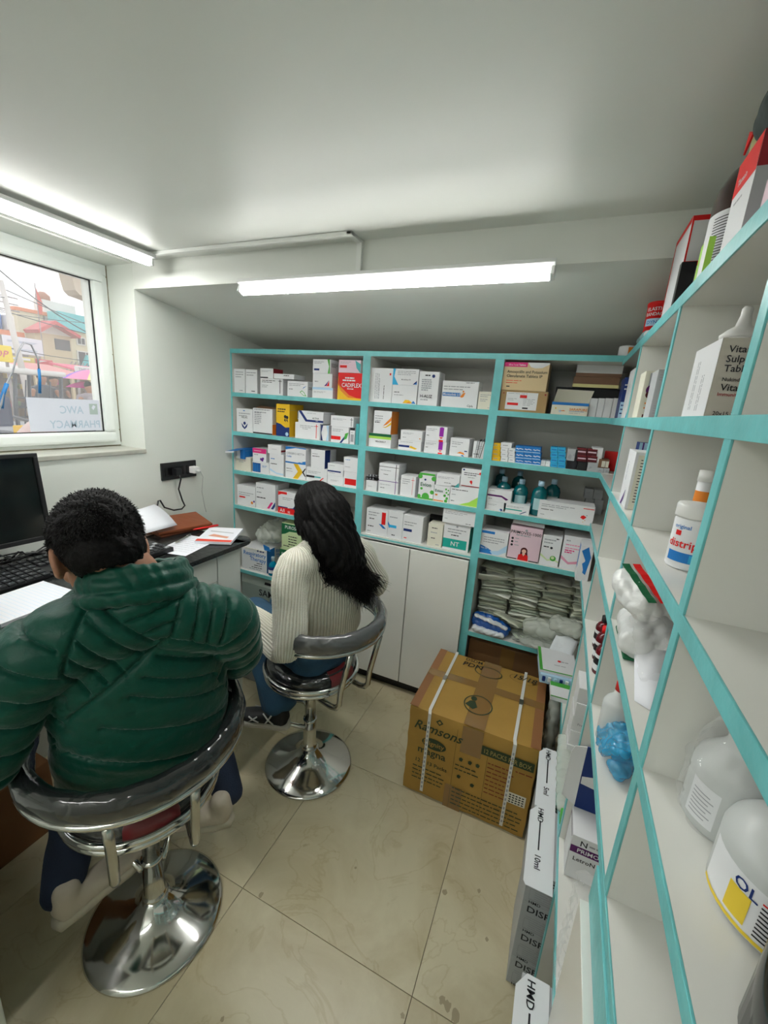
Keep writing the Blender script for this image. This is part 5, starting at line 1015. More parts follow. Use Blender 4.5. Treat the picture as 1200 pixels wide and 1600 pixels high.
JPs = [limb([wp(-.085, -.02, -.015), wp(.085, -.02, -.015)], [.115, .115]), limb([wp(.08, 0, -.01), wkR, (wkR + waR) / 2, waR], [.098, .07, .06, .058]),
       limb([wp(-.08, 0, -.01), (wp(-.09, .2, -.015)), wkL, (wkL + waL) / 2 + Vector((-.01, 0, 0)), waL], [.10, .088, .072, .066, .078])]
blob('jeans', JPs, 0.0075, DENIM, wo, smooth=5, fn=fold_fn(.0035, 38))
SHB = mat('black_mesh_shoe', (0.015, 0.015, 0.017), 0.6); SHS = mat('white_rubber', (0.62, 0.58, 0.52), 0.6); SHT = mat('white_shoe_trim', (0.7, 0.7, 0.68), 0.5)
shoe(wo, 'shoe', Vector((-.925, 1.298, .218)), (-.95, -.28, .02), (0, 0, 1), SHB, SHS, .95, SHT)
shoe(wo, 'shoe', waR + Vector((.07, .01, -.085)), (-.98, .1, .05), (0, 0, 1), SHB, SHS, .95, SHT)
# long hair: a soft mass with strands over it
top = WH + gU * .03 - gF * .01
hb = [ellipsoid(WH + gU * .028 - gF * .012, (.083, .098, .092), Matrix((gR, gF, gU)).transposed()),
      limb([WH - gF * .03 + gU * .04, WH - gF * .075 - gU * .02, WC7 - wF * .085 + wR * .0 + Vector((0, 0, .02)), WC7 - wF * .115 + wR * .035 - Vector((0, 0, .08)), WC7 - wF * .12 + wR * .062 - Vector((0, 0, .14))],
           [(.070, .05), (.090, .055), (.092, .045), (.070, .030), (.028, .012)], side=wR, seg=24),
      limb([WH - wR * .055 + gU * .02, WH - wR * .082 - gU * .05, WC7 - wR * .075 - wF * .04 + Vector((0, 0, .05)), WC7 - wR * .07 - wF * .03 + Vector((0, 0, -.0))], [(.035, .05), (.03, .05), (.026, .04), (.014, .02)], side=wR),
      limb([WH + wR * .055 + gU * .02, WH + wR * .085 - gU * .05, WC7 + wR * .09 - wF * .06, WC7 + wR * .12 - wF * .09 - Vector((0, 0, .10))], [(.035, .05), (.032, .05), (.03, .04), (.014, .02)], side=wR)]
def hair_fn(co, no, nm):
    d = co - npv(WH); a = np.arctan2(d @ npv(wR), -(d @ npv(wF)) + .05); z = d[:, 2]
    return co + no * (.003 * np.sin(a * 34 + 9 * np.sin(z * 16)) + .002 * np.sin(a * 71 + z * 40))[:, None]
blob('hair', hb, 0.0055, HAIR, wo, smooth=8, fn=hair_fn)
m = MB(); rnd = random.Random(11)
for i in range(1500):
    th = rnd.uniform(-1.75, 1.75); rr = rnd.random()
    # root on the crown, then over the back of the head, then down the back with loose waves
    cr = WH + gU * .03 - gF * .012
    dirh = (-gF * math.cos(th) + gR * math.sin(th))
    s0 = rnd.uniform(.05, 1.0)
    p0 = cr + (gU * math.cos(s0) * .094 + dirh * math.sin(s0) * .09)
    p1 = cr + dirh * .094 + gU * .005 * rnd.uniform(-1, 1)
    lat = max(-1, min(1, th / 1.6)); side = lat * .10
    drop = rnd.uniform(.25, 1.15) ** .8
    p2 = WC7 - wF * (.095 + rnd.uniform(-.012, .018)) * max(.35, math.cos(lat * 1.15)) + wR * side + Vector((0, 0, .03))
    endr = lat * .12 + .06 * drop + rnd.gauss(0, .022)
    p3 = WC7 - wF * (.135 + rnd.uniform(-.01, .02)) * max(.5, math.cos(lat * 1.0)) + wR * (side * .9 + .03 + rnd.gauss(0, .01)) - Vector((0, 0, .09))
    p4 = WC7 - wF * (.135 + rnd.uniform(-.01, .03)) + wR * endr - Vector((0, 0, .09 + .155 * drop * (1 - .75 * abs(lat - .35))))
    if rnd.random() < .5 and lat < -.55: p3 = WC7 - wR * .085 - wF * .04 + Vector((0, 0, -.0)) + Vector((rnd.gauss(0, .008),) * 3); p4 = p3 + Vector((rnd.gauss(0, .012), rnd.gauss(0, .012), -.05))
    ctl = [p0, p1, p2, p3, p4]; pts = []
    for q in range(4):
        a0 = ctl[max(q - 1, 0)]; a1 = ctl[q]; a2 = ctl[q + 1]; a3 = ctl[min(q + 2, 4)]
        for t in (0, .33, .66):
            pts.append(0.5 * ((2 * a1) + (a2 - a0) * t + (2 * a0 - 5 * a1 + 4 * a2 - a3) * t * t + (3 * a1 - a0 - 3 * a2 + a3) * t ** 3))
    pts.append(p4)
    w0 = rnd.uniform(0, 6.28); am = rnd.uniform(.002, .017)
    pts = [p + (wR * math.sin(w0 + k * .9) + wF * math.cos(w0 + k * 1.1) * .4) * am * (k / 12) for k, p in enumerate(pts)]
    rad = [.0011] * (len(pts) - 2) + [.0009, .0003]
    m.tube(pts, rad, HAIRS, 3, cap=False)
o = m.build('hair_strands', wo, recalc=False); o['kind'] = 'stuff'

# ================================================================ DESK AND WHAT IS ON IT
GRAN = mat('black_granite', (0.02, 0.022, 0.022), 0.2, vary=(60, .6), bump=(50, .15, 4))
DZ = 0.95; DX0, DX1 = XL + 0.004, -1.365; DY0, DY1 = -0.55, 1.535
dk = thing('desk', 'white laminate desk with a black granite top along the window wall', 'desk', (-1.65, 0.5, 0))
m = MB(); m.rbox(DX0, DX1, DY0, DY1, DZ - 0.022, DZ, 0.005, GRAN)
m.lathe([(0.0, -.022), (0.058, -.022), (0.062, -.016), (0.062, -.006), (0.058, 0), (0.0, 0)], GRAN, (DX1 - 0.062, DY1, DZ), 24); m.build('granite_top', dk)
DLAM = mat('desk_laminate', (0.72, 0.75, 0.70), 0.35)
m = MB(); m.box(DX0, DX1 - .06, 1.08, 1.52, 0, DZ - .0225, DLAM); m.build('pedestal', dk)
m = MB(); m.box(DX0, DX1 - .06, -0.5, 0.05, 0, DZ - .0225, DLAM); m.build('pedestal', dk)
m = MB(); m.box(DX0, DX1 - .06, 0.05, 1.08, .80, DZ - .0225, DLAM); m.build('apron', dk)
m = MB(); m.rbox(DX1 - .058, DX1 - .036, 1.372, 1.52, 0.03, DZ - .024, .001, DLAM); m.build('end_stile', dk)
for (z0, z1) in ((0.79, 0.924), (0.52, 0.785), (0.06, 0.515)):
    m = MB(); m.rbox(DX1 - .058, DX1 - .038, 1.085, 1.368, z0, z1, .001, DLAM); m.build('drawer', dk)
for (y0, y1) in ((0.56, 1.08), (0.06, 0.555), (-0.5, .055)):
    m = MB(); m.rbox(DX1 - .058, DX1 - .038, y0 + .002, y1 - .002, .80, 0.924, .001, DLAM); m.build('drawer', dk)
m = MB(); m.rbox(-1.40, -1.0, -0.35, 0.275, 0.0, 0.70, .003, DLAM)
m.build('pedestal', None); o = bpy.data.objects['pedestal.002']; o.name = 'side_cabinet'
tag(o, 'pale cabinet whose edge just shows at the bottom left corner', 'cabinet')
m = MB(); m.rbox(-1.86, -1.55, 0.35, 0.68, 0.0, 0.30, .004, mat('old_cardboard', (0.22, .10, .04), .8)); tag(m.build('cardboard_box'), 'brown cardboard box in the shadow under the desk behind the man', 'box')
# monitor
SCRN = mat('dark_screen', (0.006, 0.008, 0.008), 0.12)
mo = thing('monitor', 'black computer monitor switched off on the desk at the left edge', 'monitor', (-1.80, 0.63, DZ))
MM = Matrix.Translation((-1.80, 0.655, DZ + .275)) @ Matrix.Rotation(math.radians(-3), 4, 'Z') @ Matrix.Rotation(math.radians(-6), 4, 'Y')
m = MB(); m.rbox(-0.028, 0.0, -0.245, 0.245, -0.165, 0.165, .006, BLACKP, MM); m.build('casing', mo)
m = MB(); m.rbox(0.0, 0.010, -0.245, 0.245, 0.150, 0.165, .002, BLACKP, MM); m.rbox(0.0, 0.010, -0.245, 0.245, -0.165, -0.148, .002, BLACKP, MM)
m.rbox(0.0, 0.010, -0.245, -0.231, -0.150, 0.152, .002, BLACKP, MM); m.rbox(0.0, 0.010, 0.231, 0.245, -0.150, 0.152, .002, BLACKP, MM); m.build('bezel', mo)
m = MB(); m.rbox(0.0002, 0.004, -0.2315, 0.2315, -0.149, 0.151, .001, SCRN, MM); m.build('screen', mo)
m = MB(); m.rbox(-1.855, -1.83, 0.59, 0.66, DZ + .01, DZ + .25, .004, BLACKP); m.build('stand_neck', mo)
m = MB(); m.lathe([(0, 0), (.095, 0), (.10, .004), (.095, .010), (0, .016)], BLACKP, (-1.82, .625, DZ + .0005), 32); m.build('stand_foot', mo)
# keyboard with keys
KEY = mat('black_key', (0.02, 0.022, 0.025), 0.4)
kb = thing('keyboard', 'black computer keyboard with white lettered keys in front of the monitor', 'keyboard', (-1.735, 0.80, DZ), rz=0)
m = MB(); m.prism([(-1.845, DZ + .001), (-1.655, DZ + .001), (-1.655, DZ + .012), (-1.845, DZ + .028)], 'y', 0.42, 0.985, BLACKP); m.build('keyboard_case', kb, bevel=.003)
km = MB(); lt = MB()
rnd = random.Random(3)
for r in range(6):
    x = -1.828 + r * .029 + (0.004 if r else 0)
    for c in range(21):
        y = 0.432 + c * 0.0262
        if c in (14, 18) and False: continue
        gap = .006 if c >= 15 else 0; gap += .005 if c >= 18 else 0
        y += gap
        if y + .023 > .982: continue
        if c in (15, 16, 17) and r in (3,): continue
        if r == 4 and c in (15, 17): continue
        z = DZ + .027 - r * .0026
        km.rbox(x, x + .024, y, y + .0225, z - .004, z + .005, .0022, KEY)
        lt.add([(x + .007, y + .006, z + .0054), (x + .012, y + .006, z + .0054), (x + .012, y + .011, z + .0054), (x + .007, y + .011, z + .0054)], [(0, 1, 2, 3)], cm('g'))
o = km.build('keys', kb); o['kind'] = 'stuff'
o = lt.build('key_legends', kb, recalc=False); o['kind'] = 'stuff'
# tangle of cables behind the keyboard
ct = MB(); rnd = random.Random(9)
for i in range(11):
    y0 = rnd.uniform(.45, .7); pts = []
    for k in range(9): pts.append((-1.875 + rnd.uniform(-.035, .02), y0 + k * .055 + rnd.uniform(-.02, .02), DZ + .006 + abs(rnd.gauss(0, .022))))
    ct.tube(pts, .003 if i % 3 else .0042, [BLACKP, mat('grey_cable', (.12, .12, .12), .4)][i % 4 == 0], 6)
o = tag(ct.build('cable_tangle'), 'tangle of black and grey cables on the desk below the monitor', 'cables', kind='stuff')
# papers
PAPER = mat('white_paper', (0.80, 0.81, 0.86), 0.7); INK = mat('blue_ink', (.12, .14, .42), .6)
def sheet(name, label, cat, c, ang, w, h, thick, mt=PAPER, curl=0.0, rows=0, rowc='g', parent=None, curlx=0.0):
    t = MB(); nx, ny = 9, 9; M_ = Matrix.Translation(c) @ Matrix.Rotation(math.radians(ang), 4, 'Z')
    def Z(a, b): return curl * max(0, a) ** 2 + curlx * max(0, b) ** 2
    vs = []; fs = []
    for lv in (0, 1):
        for j in range(ny + 1):
            for i in range(nx + 1):
                a, b = i / nx * 2 - 1, j / ny * 2 - 1; vs.append(M_ @ Vector((a * w / 2, b * h / 2, lv * thick + Z(a, b) + .0005)))
    n1 = (nx + 1) * (ny + 1)
    for j in range(ny):
        for i in range(nx):
            q = [j * (nx + 1) + i, j * (nx + 1) + i + 1, (j + 1) * (nx + 1) + i + 1, (j + 1) * (nx + 1) + i]
            fs.append(tuple(k + n1 for k in q)); fs.append(tuple(q[::-1]))
    edge = [i for i in range(nx + 1)] + [(j + 1) * (nx + 1) - 1 for j in range(1, ny + 1)] + [ny * (nx + 1) + i for i in range(nx - 1, -1, -1)] + [j * (nx + 1) for j in range(ny - 1, 0, -1)]
    for k in range(len(edge)): a, b = edge[k], edge[(k + 1) % len(edge)]; fs.append((a, b, b + n1, a + n1))
    t.add(vs, fs, mt); o = t.build(name, parent); 
    if label: tag(o, label, cat)
    if rows:
        p = MB(); rn = random.Random(len(name))
        for r in range(rows):
            b = .86 - 1.72 * r / rows; L0 = -.85; 
            a0 = L0
            while a0 < .8:
                a1 = min(a0 + rn.uniform(.1, .5), .85); z = thick + max(Z(a0, b), Z(a1, b)) + .0012
                p.add([M_ @ Vector((q[0] * w / 2, q[1] * h / 2, z)) for q in ((a0, b), (a1, b), (a1, b + .018), (a0, b + .018))], [(0, 1, 2, 3)], cm(rowc)); a0 = a1 + .05
        q = p.build('printed_lines', None, recalc=False); q.parent = o
    return o
nb = sheet('notebook', 'open ruled notebook with blue handwriting in front of the keyboard', 'notebook', (-1.505, 0.60, DZ + .002), 3, 0.20, 0.36, 0.012, rows=0)
m = MB()
for i in range(26):
    y = 0.43 + i * .0135; m.add([(-1.60, y, DZ + .0150), (-1.415, y + .004, DZ + .0150), (-1.415, y + .0048, DZ + .0150), (-1.60, y + .0008, DZ + .0150)], [(0, 1, 2, 3)], cm('lb'))
q = m.build('ruled_lines', None, recalc=False); q.parent = nb
m = MB(); m.rbox(-1.62, -1.385, 0.40, 0.80, DZ + .0005, DZ + .002, .0005, BLACKP); q = m.build('notebook_cover', None); q.parent = nb
for (c, a, w, h, l, rows) in (((-1.545, 1.335, DZ + .0010), 12, .16, .25, 'white prescription sheet with a round stamp under the red-edged booklet', 9),):
    sheet('prescription_sheet', l, 'paper', c, a, w, h, .0005, rows=rows)
bo = sheet('booklet', 'thin booklet with a red edge and pale printed cover at the desk corner', 'booklet', (-1.515, 1.505, DZ + .003), 28, .17, .23, .012, rows=0)
RED = mat('red_print', (.75, .06, .03), .5)
MMb = Matrix.Translation((-1.515, 1.505, DZ + .0165)) @ Matrix.Rotation(math.radians(28), 4, 'Z')
m = MB()
m.add([MMb @ Vector(p) for p in ((-.083, -.113, 0), (.083, -.113, 0), (.083, -.085, 0), (-.083, -.08, 0))], [(0, 1, 2, 3)], RED)
m.add([MMb @ Vector(p) for p in ((-.05, -.03, 0), (.05, -.06, 0), (.055, -.035, 0), (-.03, .0, 0))], [(0, 1, 2, 3)], mat('pale_red_print', (.72, .33, .22), .5))
m.add([MMb @ Vector(p) for p in ((-.06, .04, 0), (.06, .02, 0), (.06, .03, 0), (-.06, .055, 0))], [(0, 1, 2, 3)], cm('lgy'))
q = m.build('cover_print', None, recalc=False); q.parent = bo
def pen(name, label, a, b, body, clip):
    a, b = Vector(a), Vector(b); d = (b - a); t = MB(); t.tube([a, a + d * .04, a + d * .08, a + d * .97, b], [.0012, .003, .0048, .0048, .003], body, 10); o = tag(t.build(name), label, 'pen')
    t = MB(); t.tube([a + d * .70 + Vector((0, 0, .006)), a + d * .97 + Vector((0, 0, .006))], .0012, clip, 6); q = t.build('pocket_clip', None); q.parent = o; return o
pen('pen', 'red plastic pen lying across the booklet', (-1.66, 1.47, DZ + .022), (-1.62, 1.60, DZ + .022), mat('red_plastic', (.7, .02, .02), .3), mat('red_plastic', (.7, .02, .02), .3))
pen('pen', 'slim silver pen pointing at the prescription sheet', (-1.60, 1.31, DZ + .008), (-1.63, 1.43, DZ + .012), STEEL, STEEL)
# brown folder and upright sheet leaning at the wall
LEA = mat('brown_leather', (.23, .062, .022), .38, bump=(20, .2, 4))
m = MB(); m.rbox(-.095, .095, -.14, .14, 0, .022, .006, LEA, Matrix.Translation((-1.80, 1.50, DZ + .001)) @ Matrix.Rotation(math.radians(-12), 4, 'Z') @ Matrix.Rotation(math.radians(8), 4, 'Y'))
fo_ = m.build('folder'); tag(fo_, 'brown leather folder lying against the wall behind the papers', 'folder')
m = MB(); m.rbox(-.092, .094, -.135, .142, 0, .016, .005, LEA, Matrix.Translation((-1.785, 1.485, DZ + .026)) @ Matrix.Rotation(math.radians(-16), 4, 'Z') @ Matrix.Rotation(math.radians(8), 4, 'Y')); q = m.build('folder_flap', None); q.parent = fo_
m = MB(); n = 10; vs = []
for j in range(n + 1):
    t = j / n
    for (yy, k) in ((1.22, 0), (1.40, 1)):
        vs.append((-1.84 + .13 * t ** 1.3, yy + .02 * t, DZ + .12 - .07 * t ** 2.2 + .02 * k * (1 - t)))
fs = [(2 * j, 2 * j + 1, 2 * j + 3, 2 * j + 2) for j in range(n)]
m.add(vs, fs, PAPER, True); o = m.build('curled_sheet', recalc=False); md = o.modifiers.new('t', 'SOLIDIFY'); md.thickness = .0006
tag(o, 'white printed sheet curling up from a clip beside the wall socket', 'paper')
m = MB()
m.rbox(-1.82, -1.812, 1.30, 1.305, DZ + .001, DZ + .085, .001, STEEL); m.rbox(-1.86, -1.79, 1.25, 1.35, DZ + .0006, DZ + .005, .001, STEEL); q = m.build('paper_holder'); tag(q, 'small metal stand holding the curled sheet', 'stand')
ca = thing('calculator', 'black desk calculator with white keys beside the man', 'calculator', (-1.60, 1.17, DZ))
m = MB(); m.rbox(-1.68, -1.53, 1.09, 1.245, DZ + .0008, DZ + .022, .004, BLACKP); m.build('calculator_case', ca)
m = MB()
for i in range(5):
    for j in range(5): m.rbox(-1.63 + i * .019, -1.616 + i * .019, 1.105 + j * .027, 1.124 + j * .027, DZ + .021, DZ + .026, .0015, [KEY, cm('lgy')][(i + j) % 4 == 0])
m.build('calculator_keys', ca)['kind'] = 'stuff'

# ================================================================ LARGE CARTON WITH STRAPS
KR = mat('kraft_board', (0.46, 0.265, 0.055), 0.62, bump=(14, .25, 5), vary=(5, .18)); TAPE = mat('brown_packing_tape', (0.28, 0.155, 0.050), 0.22, coat=.5); INKG = mat('dark_green_ink', (0.03, 0.05, 0.02), .6); STRAP = mat('white_strapping', (.74, .74, .70), .35); RINK = mat('red_brown_ink', (.22, .05, .02), .6); MARK = mat('marker_ink', (.02, .015, .01), .6)
bx0, bx1, by0, by1, bz = -0.421, 0.106, 1.442, 1.925, 0.432
bc = thing('cardboard_carton', 'big golden brown cardboard carton with tape and two white straps on the floor', 'carton', ((bx0 + bx1) / 2, (by0 + by1) / 2, 0))
def crump(mb):
    bm = bmesh.new(); bmesh.ops.create_cube(bm, size=1); bmesh.ops.subdivide_edges(bm, edges=bm.edges[:], cuts=14, use_grid_fill=True)
    rn = random.Random(4)
    for v in bm.verts:
        x, y, z = v.co
        P = Vector(((bx0 + bx1) / 2 + x * (bx1 - bx0), (by0 + by1) / 2 + y * (by1 - by0), (z + .5) * bz + .0008))
        ex = (abs(abs(x) - .5) < .01) + (abs(abs(y) - .5) < .01) + (abs(abs(z) - .5) < .01)
        if ex >= 2:
            k = .004 + .004 * abs(math.sin(P.x * 61 + P.y * 47 + P.z * 83)); P += (Vector(((bx0 + bx1) / 2, (by0 + by1) / 2, bz / 2)) - P).normalized() * k
        elif z > .49: P.z += .005 * (1 - (2 * x) ** 2) * (1 - (2 * y) ** 2)
        elif abs(x) > .49: P.x += math.copysign(.007, x) * (1 - (2 * z) ** 2) * (1 - (2 * y) ** 2)
        elif y < -.49: P.y -= .003 * (1 - (2 * z) ** 2) * (1 - (2 * x) ** 2)
        v.co = P
    bm.verts.index_update(); mb.add([v.co.copy() for v in bm.verts], [tuple(v.index for v in f.verts) for f in bm.faces], KR, True); bm.free()
m = MB(); crump(m); o = m.build('box_body', bc); md = o.modifiers.new('e', 'EDGE_SPLIT'); md.split_angle = .7
def top(x, y, e=.0): return Vector((bx0 + x * (bx1 - bx0), by0 + y * (by1 - by0), bz + .0010 + e + .005 * (1 - (2 * x - 1) ** 2) * (1 - (2 * y - 1) ** 2)))
def fr(x, z, e=.0): return Vector((bx0 + x * (bx1 - bx0), by0 - .0008 - e - .003 * (1 - (2 * z - 1) ** 2) * (1 - (2 * x - 1) ** 2), z * bz))
def patch(mb, fn, x0, x1, y0, y1, mt, e=.001, n=8):
    vs = [fn(x0 + (x1 - x0) * i / n, y0 + (y1 - y0) * j / n, e) for j in range(n + 1) for i in range(n + 1)]
    mb.add(vs, [(j * (n + 1) + i, j * (n + 1) + i + 1, (j + 1) * (n + 1) + i + 1, (j + 1) * (n + 1) + i) for j in range(n) for i in range(n)], mt, True)
m = MB(); patch(m, top, .44, .60, 0.005, .99, TAPE, .0015); m.build('packing_tape', bc, recalc=False)
m = MB(); patch(m, fr, .44, .60, .70, .99, TAPE, .0015); m.build('packing_tape', bc, recalc=False)
m = MB(); patch(m, fr, .36, .50, .0, .28, TAPE, .0012); m.build('packing_tape', bc, recalc=False)
m = MB(); patch(m, top, .0, 1., .50, .60, TAPE, .0010); m.build('packing_tape', bc, recalc=False)
m = MB(); patch(m, top, .0, .07, .01, .99, mat('red_brown_board', (.30, .13, .05), .5), .0008); m.build('edge_tape', bc, recalc=False)
m = MB(); patch(m, top, .93, 1., .01, .99, MATS['red_brown_board'], .0008); m.build('edge_tape', bc, recalc=False)
m = MB(); m.add([top(.0, .484, .001), top(1, .484, .001), top(1, .487, .001), top(0, .487, .001)], [(0, 1, 2, 3)], INKG); m.build('flap_seam', bc, recalc=False)
for (xa, xb) in ((.165, .185), (.815, .835)):
    m = MB(); w = .0065
    X = lambda t: bx0 + t * (bx1 - bx0); c = X((xa + xb) / 2); c2 = c - .004
    path = [(c, by0 - .007, .03), (c, by0 - .007, bz * .6), (c, by0 - .006, bz - .004), (c2, by0 + .008, bz + .007), (c2, (by0 + by1) / 2, bz + .011), (c2, by1, bz + .006)]
    vs = []
    for p in path: vs += [(p[0] - w, p[1], p[2]), (p[0] + w, p[1], p[2])]
    m.add(vs, [(2 * i, 2 * i + 1, 2 * i + 3, 2 * i + 2) for i in range(len(path) - 1)], STRAP, False); o = m.build('strap', bc, recalc=False); md = o.modifiers.new('t', 'SOLIDIFY'); md.thickness = .0012
    m = MB()
    for i in range(16): z = .05 + i * .022; m.add([(c - .003, by0 - .0085, z), (c + .003, by0 - .0085, z), (c + .003, by0 - .0085, z + .012), (c - .003, by0 - .0085, z + .012)], [(0, 1, 2, 3)], cm('g'))
    q = m.build('strap_print', None, recalc=False); q.location = -worldloc(bc); q.parent = o
    m = MB(); m.rbox(c2 - .0085, c2 + .0085, by0 + .22, by0 + .255, bz + .0095, bz + .0135, .001, STEEL); m.build('strap_seal', bc)
m = MB(); Uu, Vv, Nn = Vector((1, 0, 0)), Vector((0, 0, 1)), Vector((0, -1, 0))
def ft(s, x, z, h, mt, mw=None, al='l', slant=0): put_text(m, s, fr(x, z, .0030), Uu, Vv, Nn, h, mt, al, mw, slant=slant)
ft('Ramsons', .06, .785, .042, INKG, .20, slant=.35)
m.add([fr(.23, .93, .003), fr(.26, .965, .003), fr(.29, .93, .003), fr(.26, .895, .003)], [(0, 1, 2, 3)], INKG); m.add([fr(.245, .93, .0036), fr(.26, .948, .0036), fr(.275, .93, .0036), fr(.26, .912, .0036)], [(0, 1, 2, 3)], KR)
m.add([fr(.235 + .1 * math.cos(a * PI / 12), .665 + .062 * math.sin(a * PI / 12), .003) for a in range(24)], [tuple(range(24))], INKG)
ft('Dignity', .235, .645, .022, KR, .09, 'c'); m.v = m.v
ft('magna', .11, .525, .034, INKG, .15)
ft('12 x 13 Packs', .10, .405, .018, INKG, .16)
ft('12 PACKS PER BOX', .62, .80, 0.0001, INKG)
m.add([fr(.60, .86, .003), fr(.98, .86, .003), fr(.98, .765, .003), fr(.60, .765, .003)], [(0, 1, 2, 3)], INKG)
put_text(m, '12 PACKS PER BOX', fr(.62, .79, .0042), Uu, Vv, Nn, .021, mat('mustard_ink', (.34, .27, .09), .6), 'l', .18)
rn = random.Random(5)
for (x0, z0, n, w, mt) in ((.08, .34, 4, .26, INKG), (.66, .69, 8, .17, RINK), (.86, .71, 1, .10, RINK), (.42, .26, 5, .52, INKG), (.42, .54, 2, .16, INKG)):
    for i in range(n):
        x = x0; z = z0 - i * .047
        while x < x0 + w - .02:
            ww = rn.uniform(.015, .05); m.add([fr(x, z, .003), fr(x + ww, z, .003), fr(x + ww, z + .012, .003), fr(x, z + .012, .003)], [(0, 1, 2, 3)], mt); x += ww + .008
for (x, z) in ((.46, .62), (.53, .62), (.59, .62), (.46, .42), (.57, .38)): m.add([fr(x + .018 * math.cos(a), z + .024 * math.sin(a), .003) for a in (.5, 1.6, 2.7, 3.9, 5.1)], [(0, 1, 2, 3, 4)], INKG)
m.add([fr(.405, .02, .003), fr(.407, .02, .003), fr(.407, .93, .003), fr(.405, .93, .003)], [(0, 1, 2, 3)], INKG)
m.add([fr(.65, .76, .003), fr(.652, .76, .003), fr(.652, .1, .003), fr(.65, .1, .003)], [(0, 1, 2, 3)], INKG)
def ring(mb, fn, cx, cy, rx, ry, w, mt, e=.0025, a0=0, a1=2 * PI, n=40):
    vs = []
    for k in range(n + 1):
        a = a0 + (a1 - a0) * k / n
        for r in (1 - w, 1): vs.append(fn(cx + rx * r * math.cos(a), cy + ry * r * math.sin(a), e))
    mb.add(vs, [(2 * k, 2 * k + 1, 2 * k + 3, 2 * k + 2) for k in range(n)], mt)
ring(m, top, .50, .275, .115, .125, .08, INKG); m.add([top(.455 + .025 * math.cos(a * PI / 6), .34 + .03 * math.sin(a * PI / 6), .0026) for a in range(12)], [tuple(range(12))], INKG)
m.add([top(.40, .24, .0026), top(.43, .30, .0026), top(.47, .31, .0026), top(.50, .24, .0026), top(.47, .2, .0026)], [(0, 1, 2, 3, 4)], INKG)
ring(m, top, .50, .80, .125, .09, .08, INKG)
ring(m, top, .80, .86, .115, .07, .03, MARK)
Ut, Vt, Nt = Vector((1, 0, 0)), Vector((0, 1, 0)), Vector((0, 0, 1))
put_text(m, 'PDN', top(.26, .80, .004), Ut, Vt, Nt, .034, MARK, slant=.1); put_text(m, 'DSDM', top(.27, .90, .004), Ut, Vt, Nt, .022, MARK)
put_text(m, '15/18', top(.72, .835, .005), Ut, Vt, Nt, .034, MARK, slant=.3)
m.build('carton_print', bc, recalc=False)
m = MB(); m.add([fr(.835, .48, .0036), fr(.965, .48, .0036), fr(.965, .36, .0036), fr(.835, .36, .0036)], [(0, 1, 2, 3)], cm('cr'))
for i in range(4):
    for k in range(5): m.add([fr(.845 + k * .023, .45 - i * .026, .0042), fr(.860 + k * .023, .45 - i * .026, .0042), fr(.860 + k * .023, .463 - i * .026, .0042), fr(.845 + k * .023, .463 - i * .026, .0042)], [(0, 1, 2, 3)], MARK)
m.build('address_sticker', bc, recalc=False)
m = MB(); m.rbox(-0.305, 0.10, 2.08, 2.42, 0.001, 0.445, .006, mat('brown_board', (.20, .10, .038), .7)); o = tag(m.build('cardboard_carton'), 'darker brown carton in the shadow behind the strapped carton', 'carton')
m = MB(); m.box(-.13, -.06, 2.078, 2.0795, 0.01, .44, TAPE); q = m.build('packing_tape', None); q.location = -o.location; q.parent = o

# ================================================================ LOOSE GOODS ON THE SHELVES
CLEAR = mat('clear_plastic_film', (0.9, 0.92, 0.92), 0.08, alpha=0.15, spec=1.0)
CLEARG = mat('greenish_plastic_film', (0.72, 0.77, 0.70), 0.14, alpha=0.5, spec=1.0)
HDPE = mat('translucent_white_plastic', (0.72, 0.75, 0.74), 0.3, alpha=.80)
def crumple(amp, fr, seed=0.0):
    def f(co, no, nm):
        a = np.abs(np.sin(co[:, 0] * fr + 2.3 * np.sin(co[:, 2] * fr * .7 + seed))) + np.abs(np.sin(co[:, 1] * fr * 1.1 + 2.1 * np.sin(co[:, 0] * fr * .8 + seed))) + np.abs(np.sin(co[:, 2] * fr * .9 + 1.9 * np.sin(co[:, 1] * fr + seed)))
        return co + no * (amp * (a - 1.6))[:, None]
    return f
def bag(name, label, cat, parts, mt, vox=.006, amp=.007, fr=60, seed=0.0, group=None):
    o = blob(name, parts, vox, mt, None, smooth=2, fn=crumple(amp, fr, seed)); o.data.polygons.foreach_set('use_smooth', [False] * len(o.data.polygons)) if mt in (CLEAR,) else None
    return tag(o, label, cat, group)
def cyl_text(mb, s, c, r, z, h, a_mid, mt, maxang=2.0, e=.0006):
    vs, fs, w = text_mesh(s); k = h / .70; kx = k
    if w * kx / r > maxang: kx = maxang * r / w
    mb.add([(c[0] + (r + e) * math.cos(a_mid + (x - w / 2) * kx / r), c[1] + (r + e) * math.sin(a_mid + (x - w / 2) * kx / r), z + y * k) for x, y in vs], fs, mt)
def wrap(mb, c, r, z0, z1, a0, a1, mt, e=.0003, n=20):
    vs = []
    for k in range(n + 1):
        a = a0 + (a1 - a0) * k / n
        for z in (z0, z1): vs.append((c[0] + (r + e) * math.cos(a), c[1] + (r + e) * math.sin(a), z))
    mb.add(vs, [(2 * k, 2 * k + 2, 2 * k + 3, 2 * k + 1) for k in range(n)], mt, True)
FRONT = math.radians(-112)     # labels on the right-hand shelf look towards the room and the camera
L_ = lambda x, y, w, n=2, c='g', gap=.1, h=.035, f='F': ('l', f, x, y, w, n, c, gap, h)
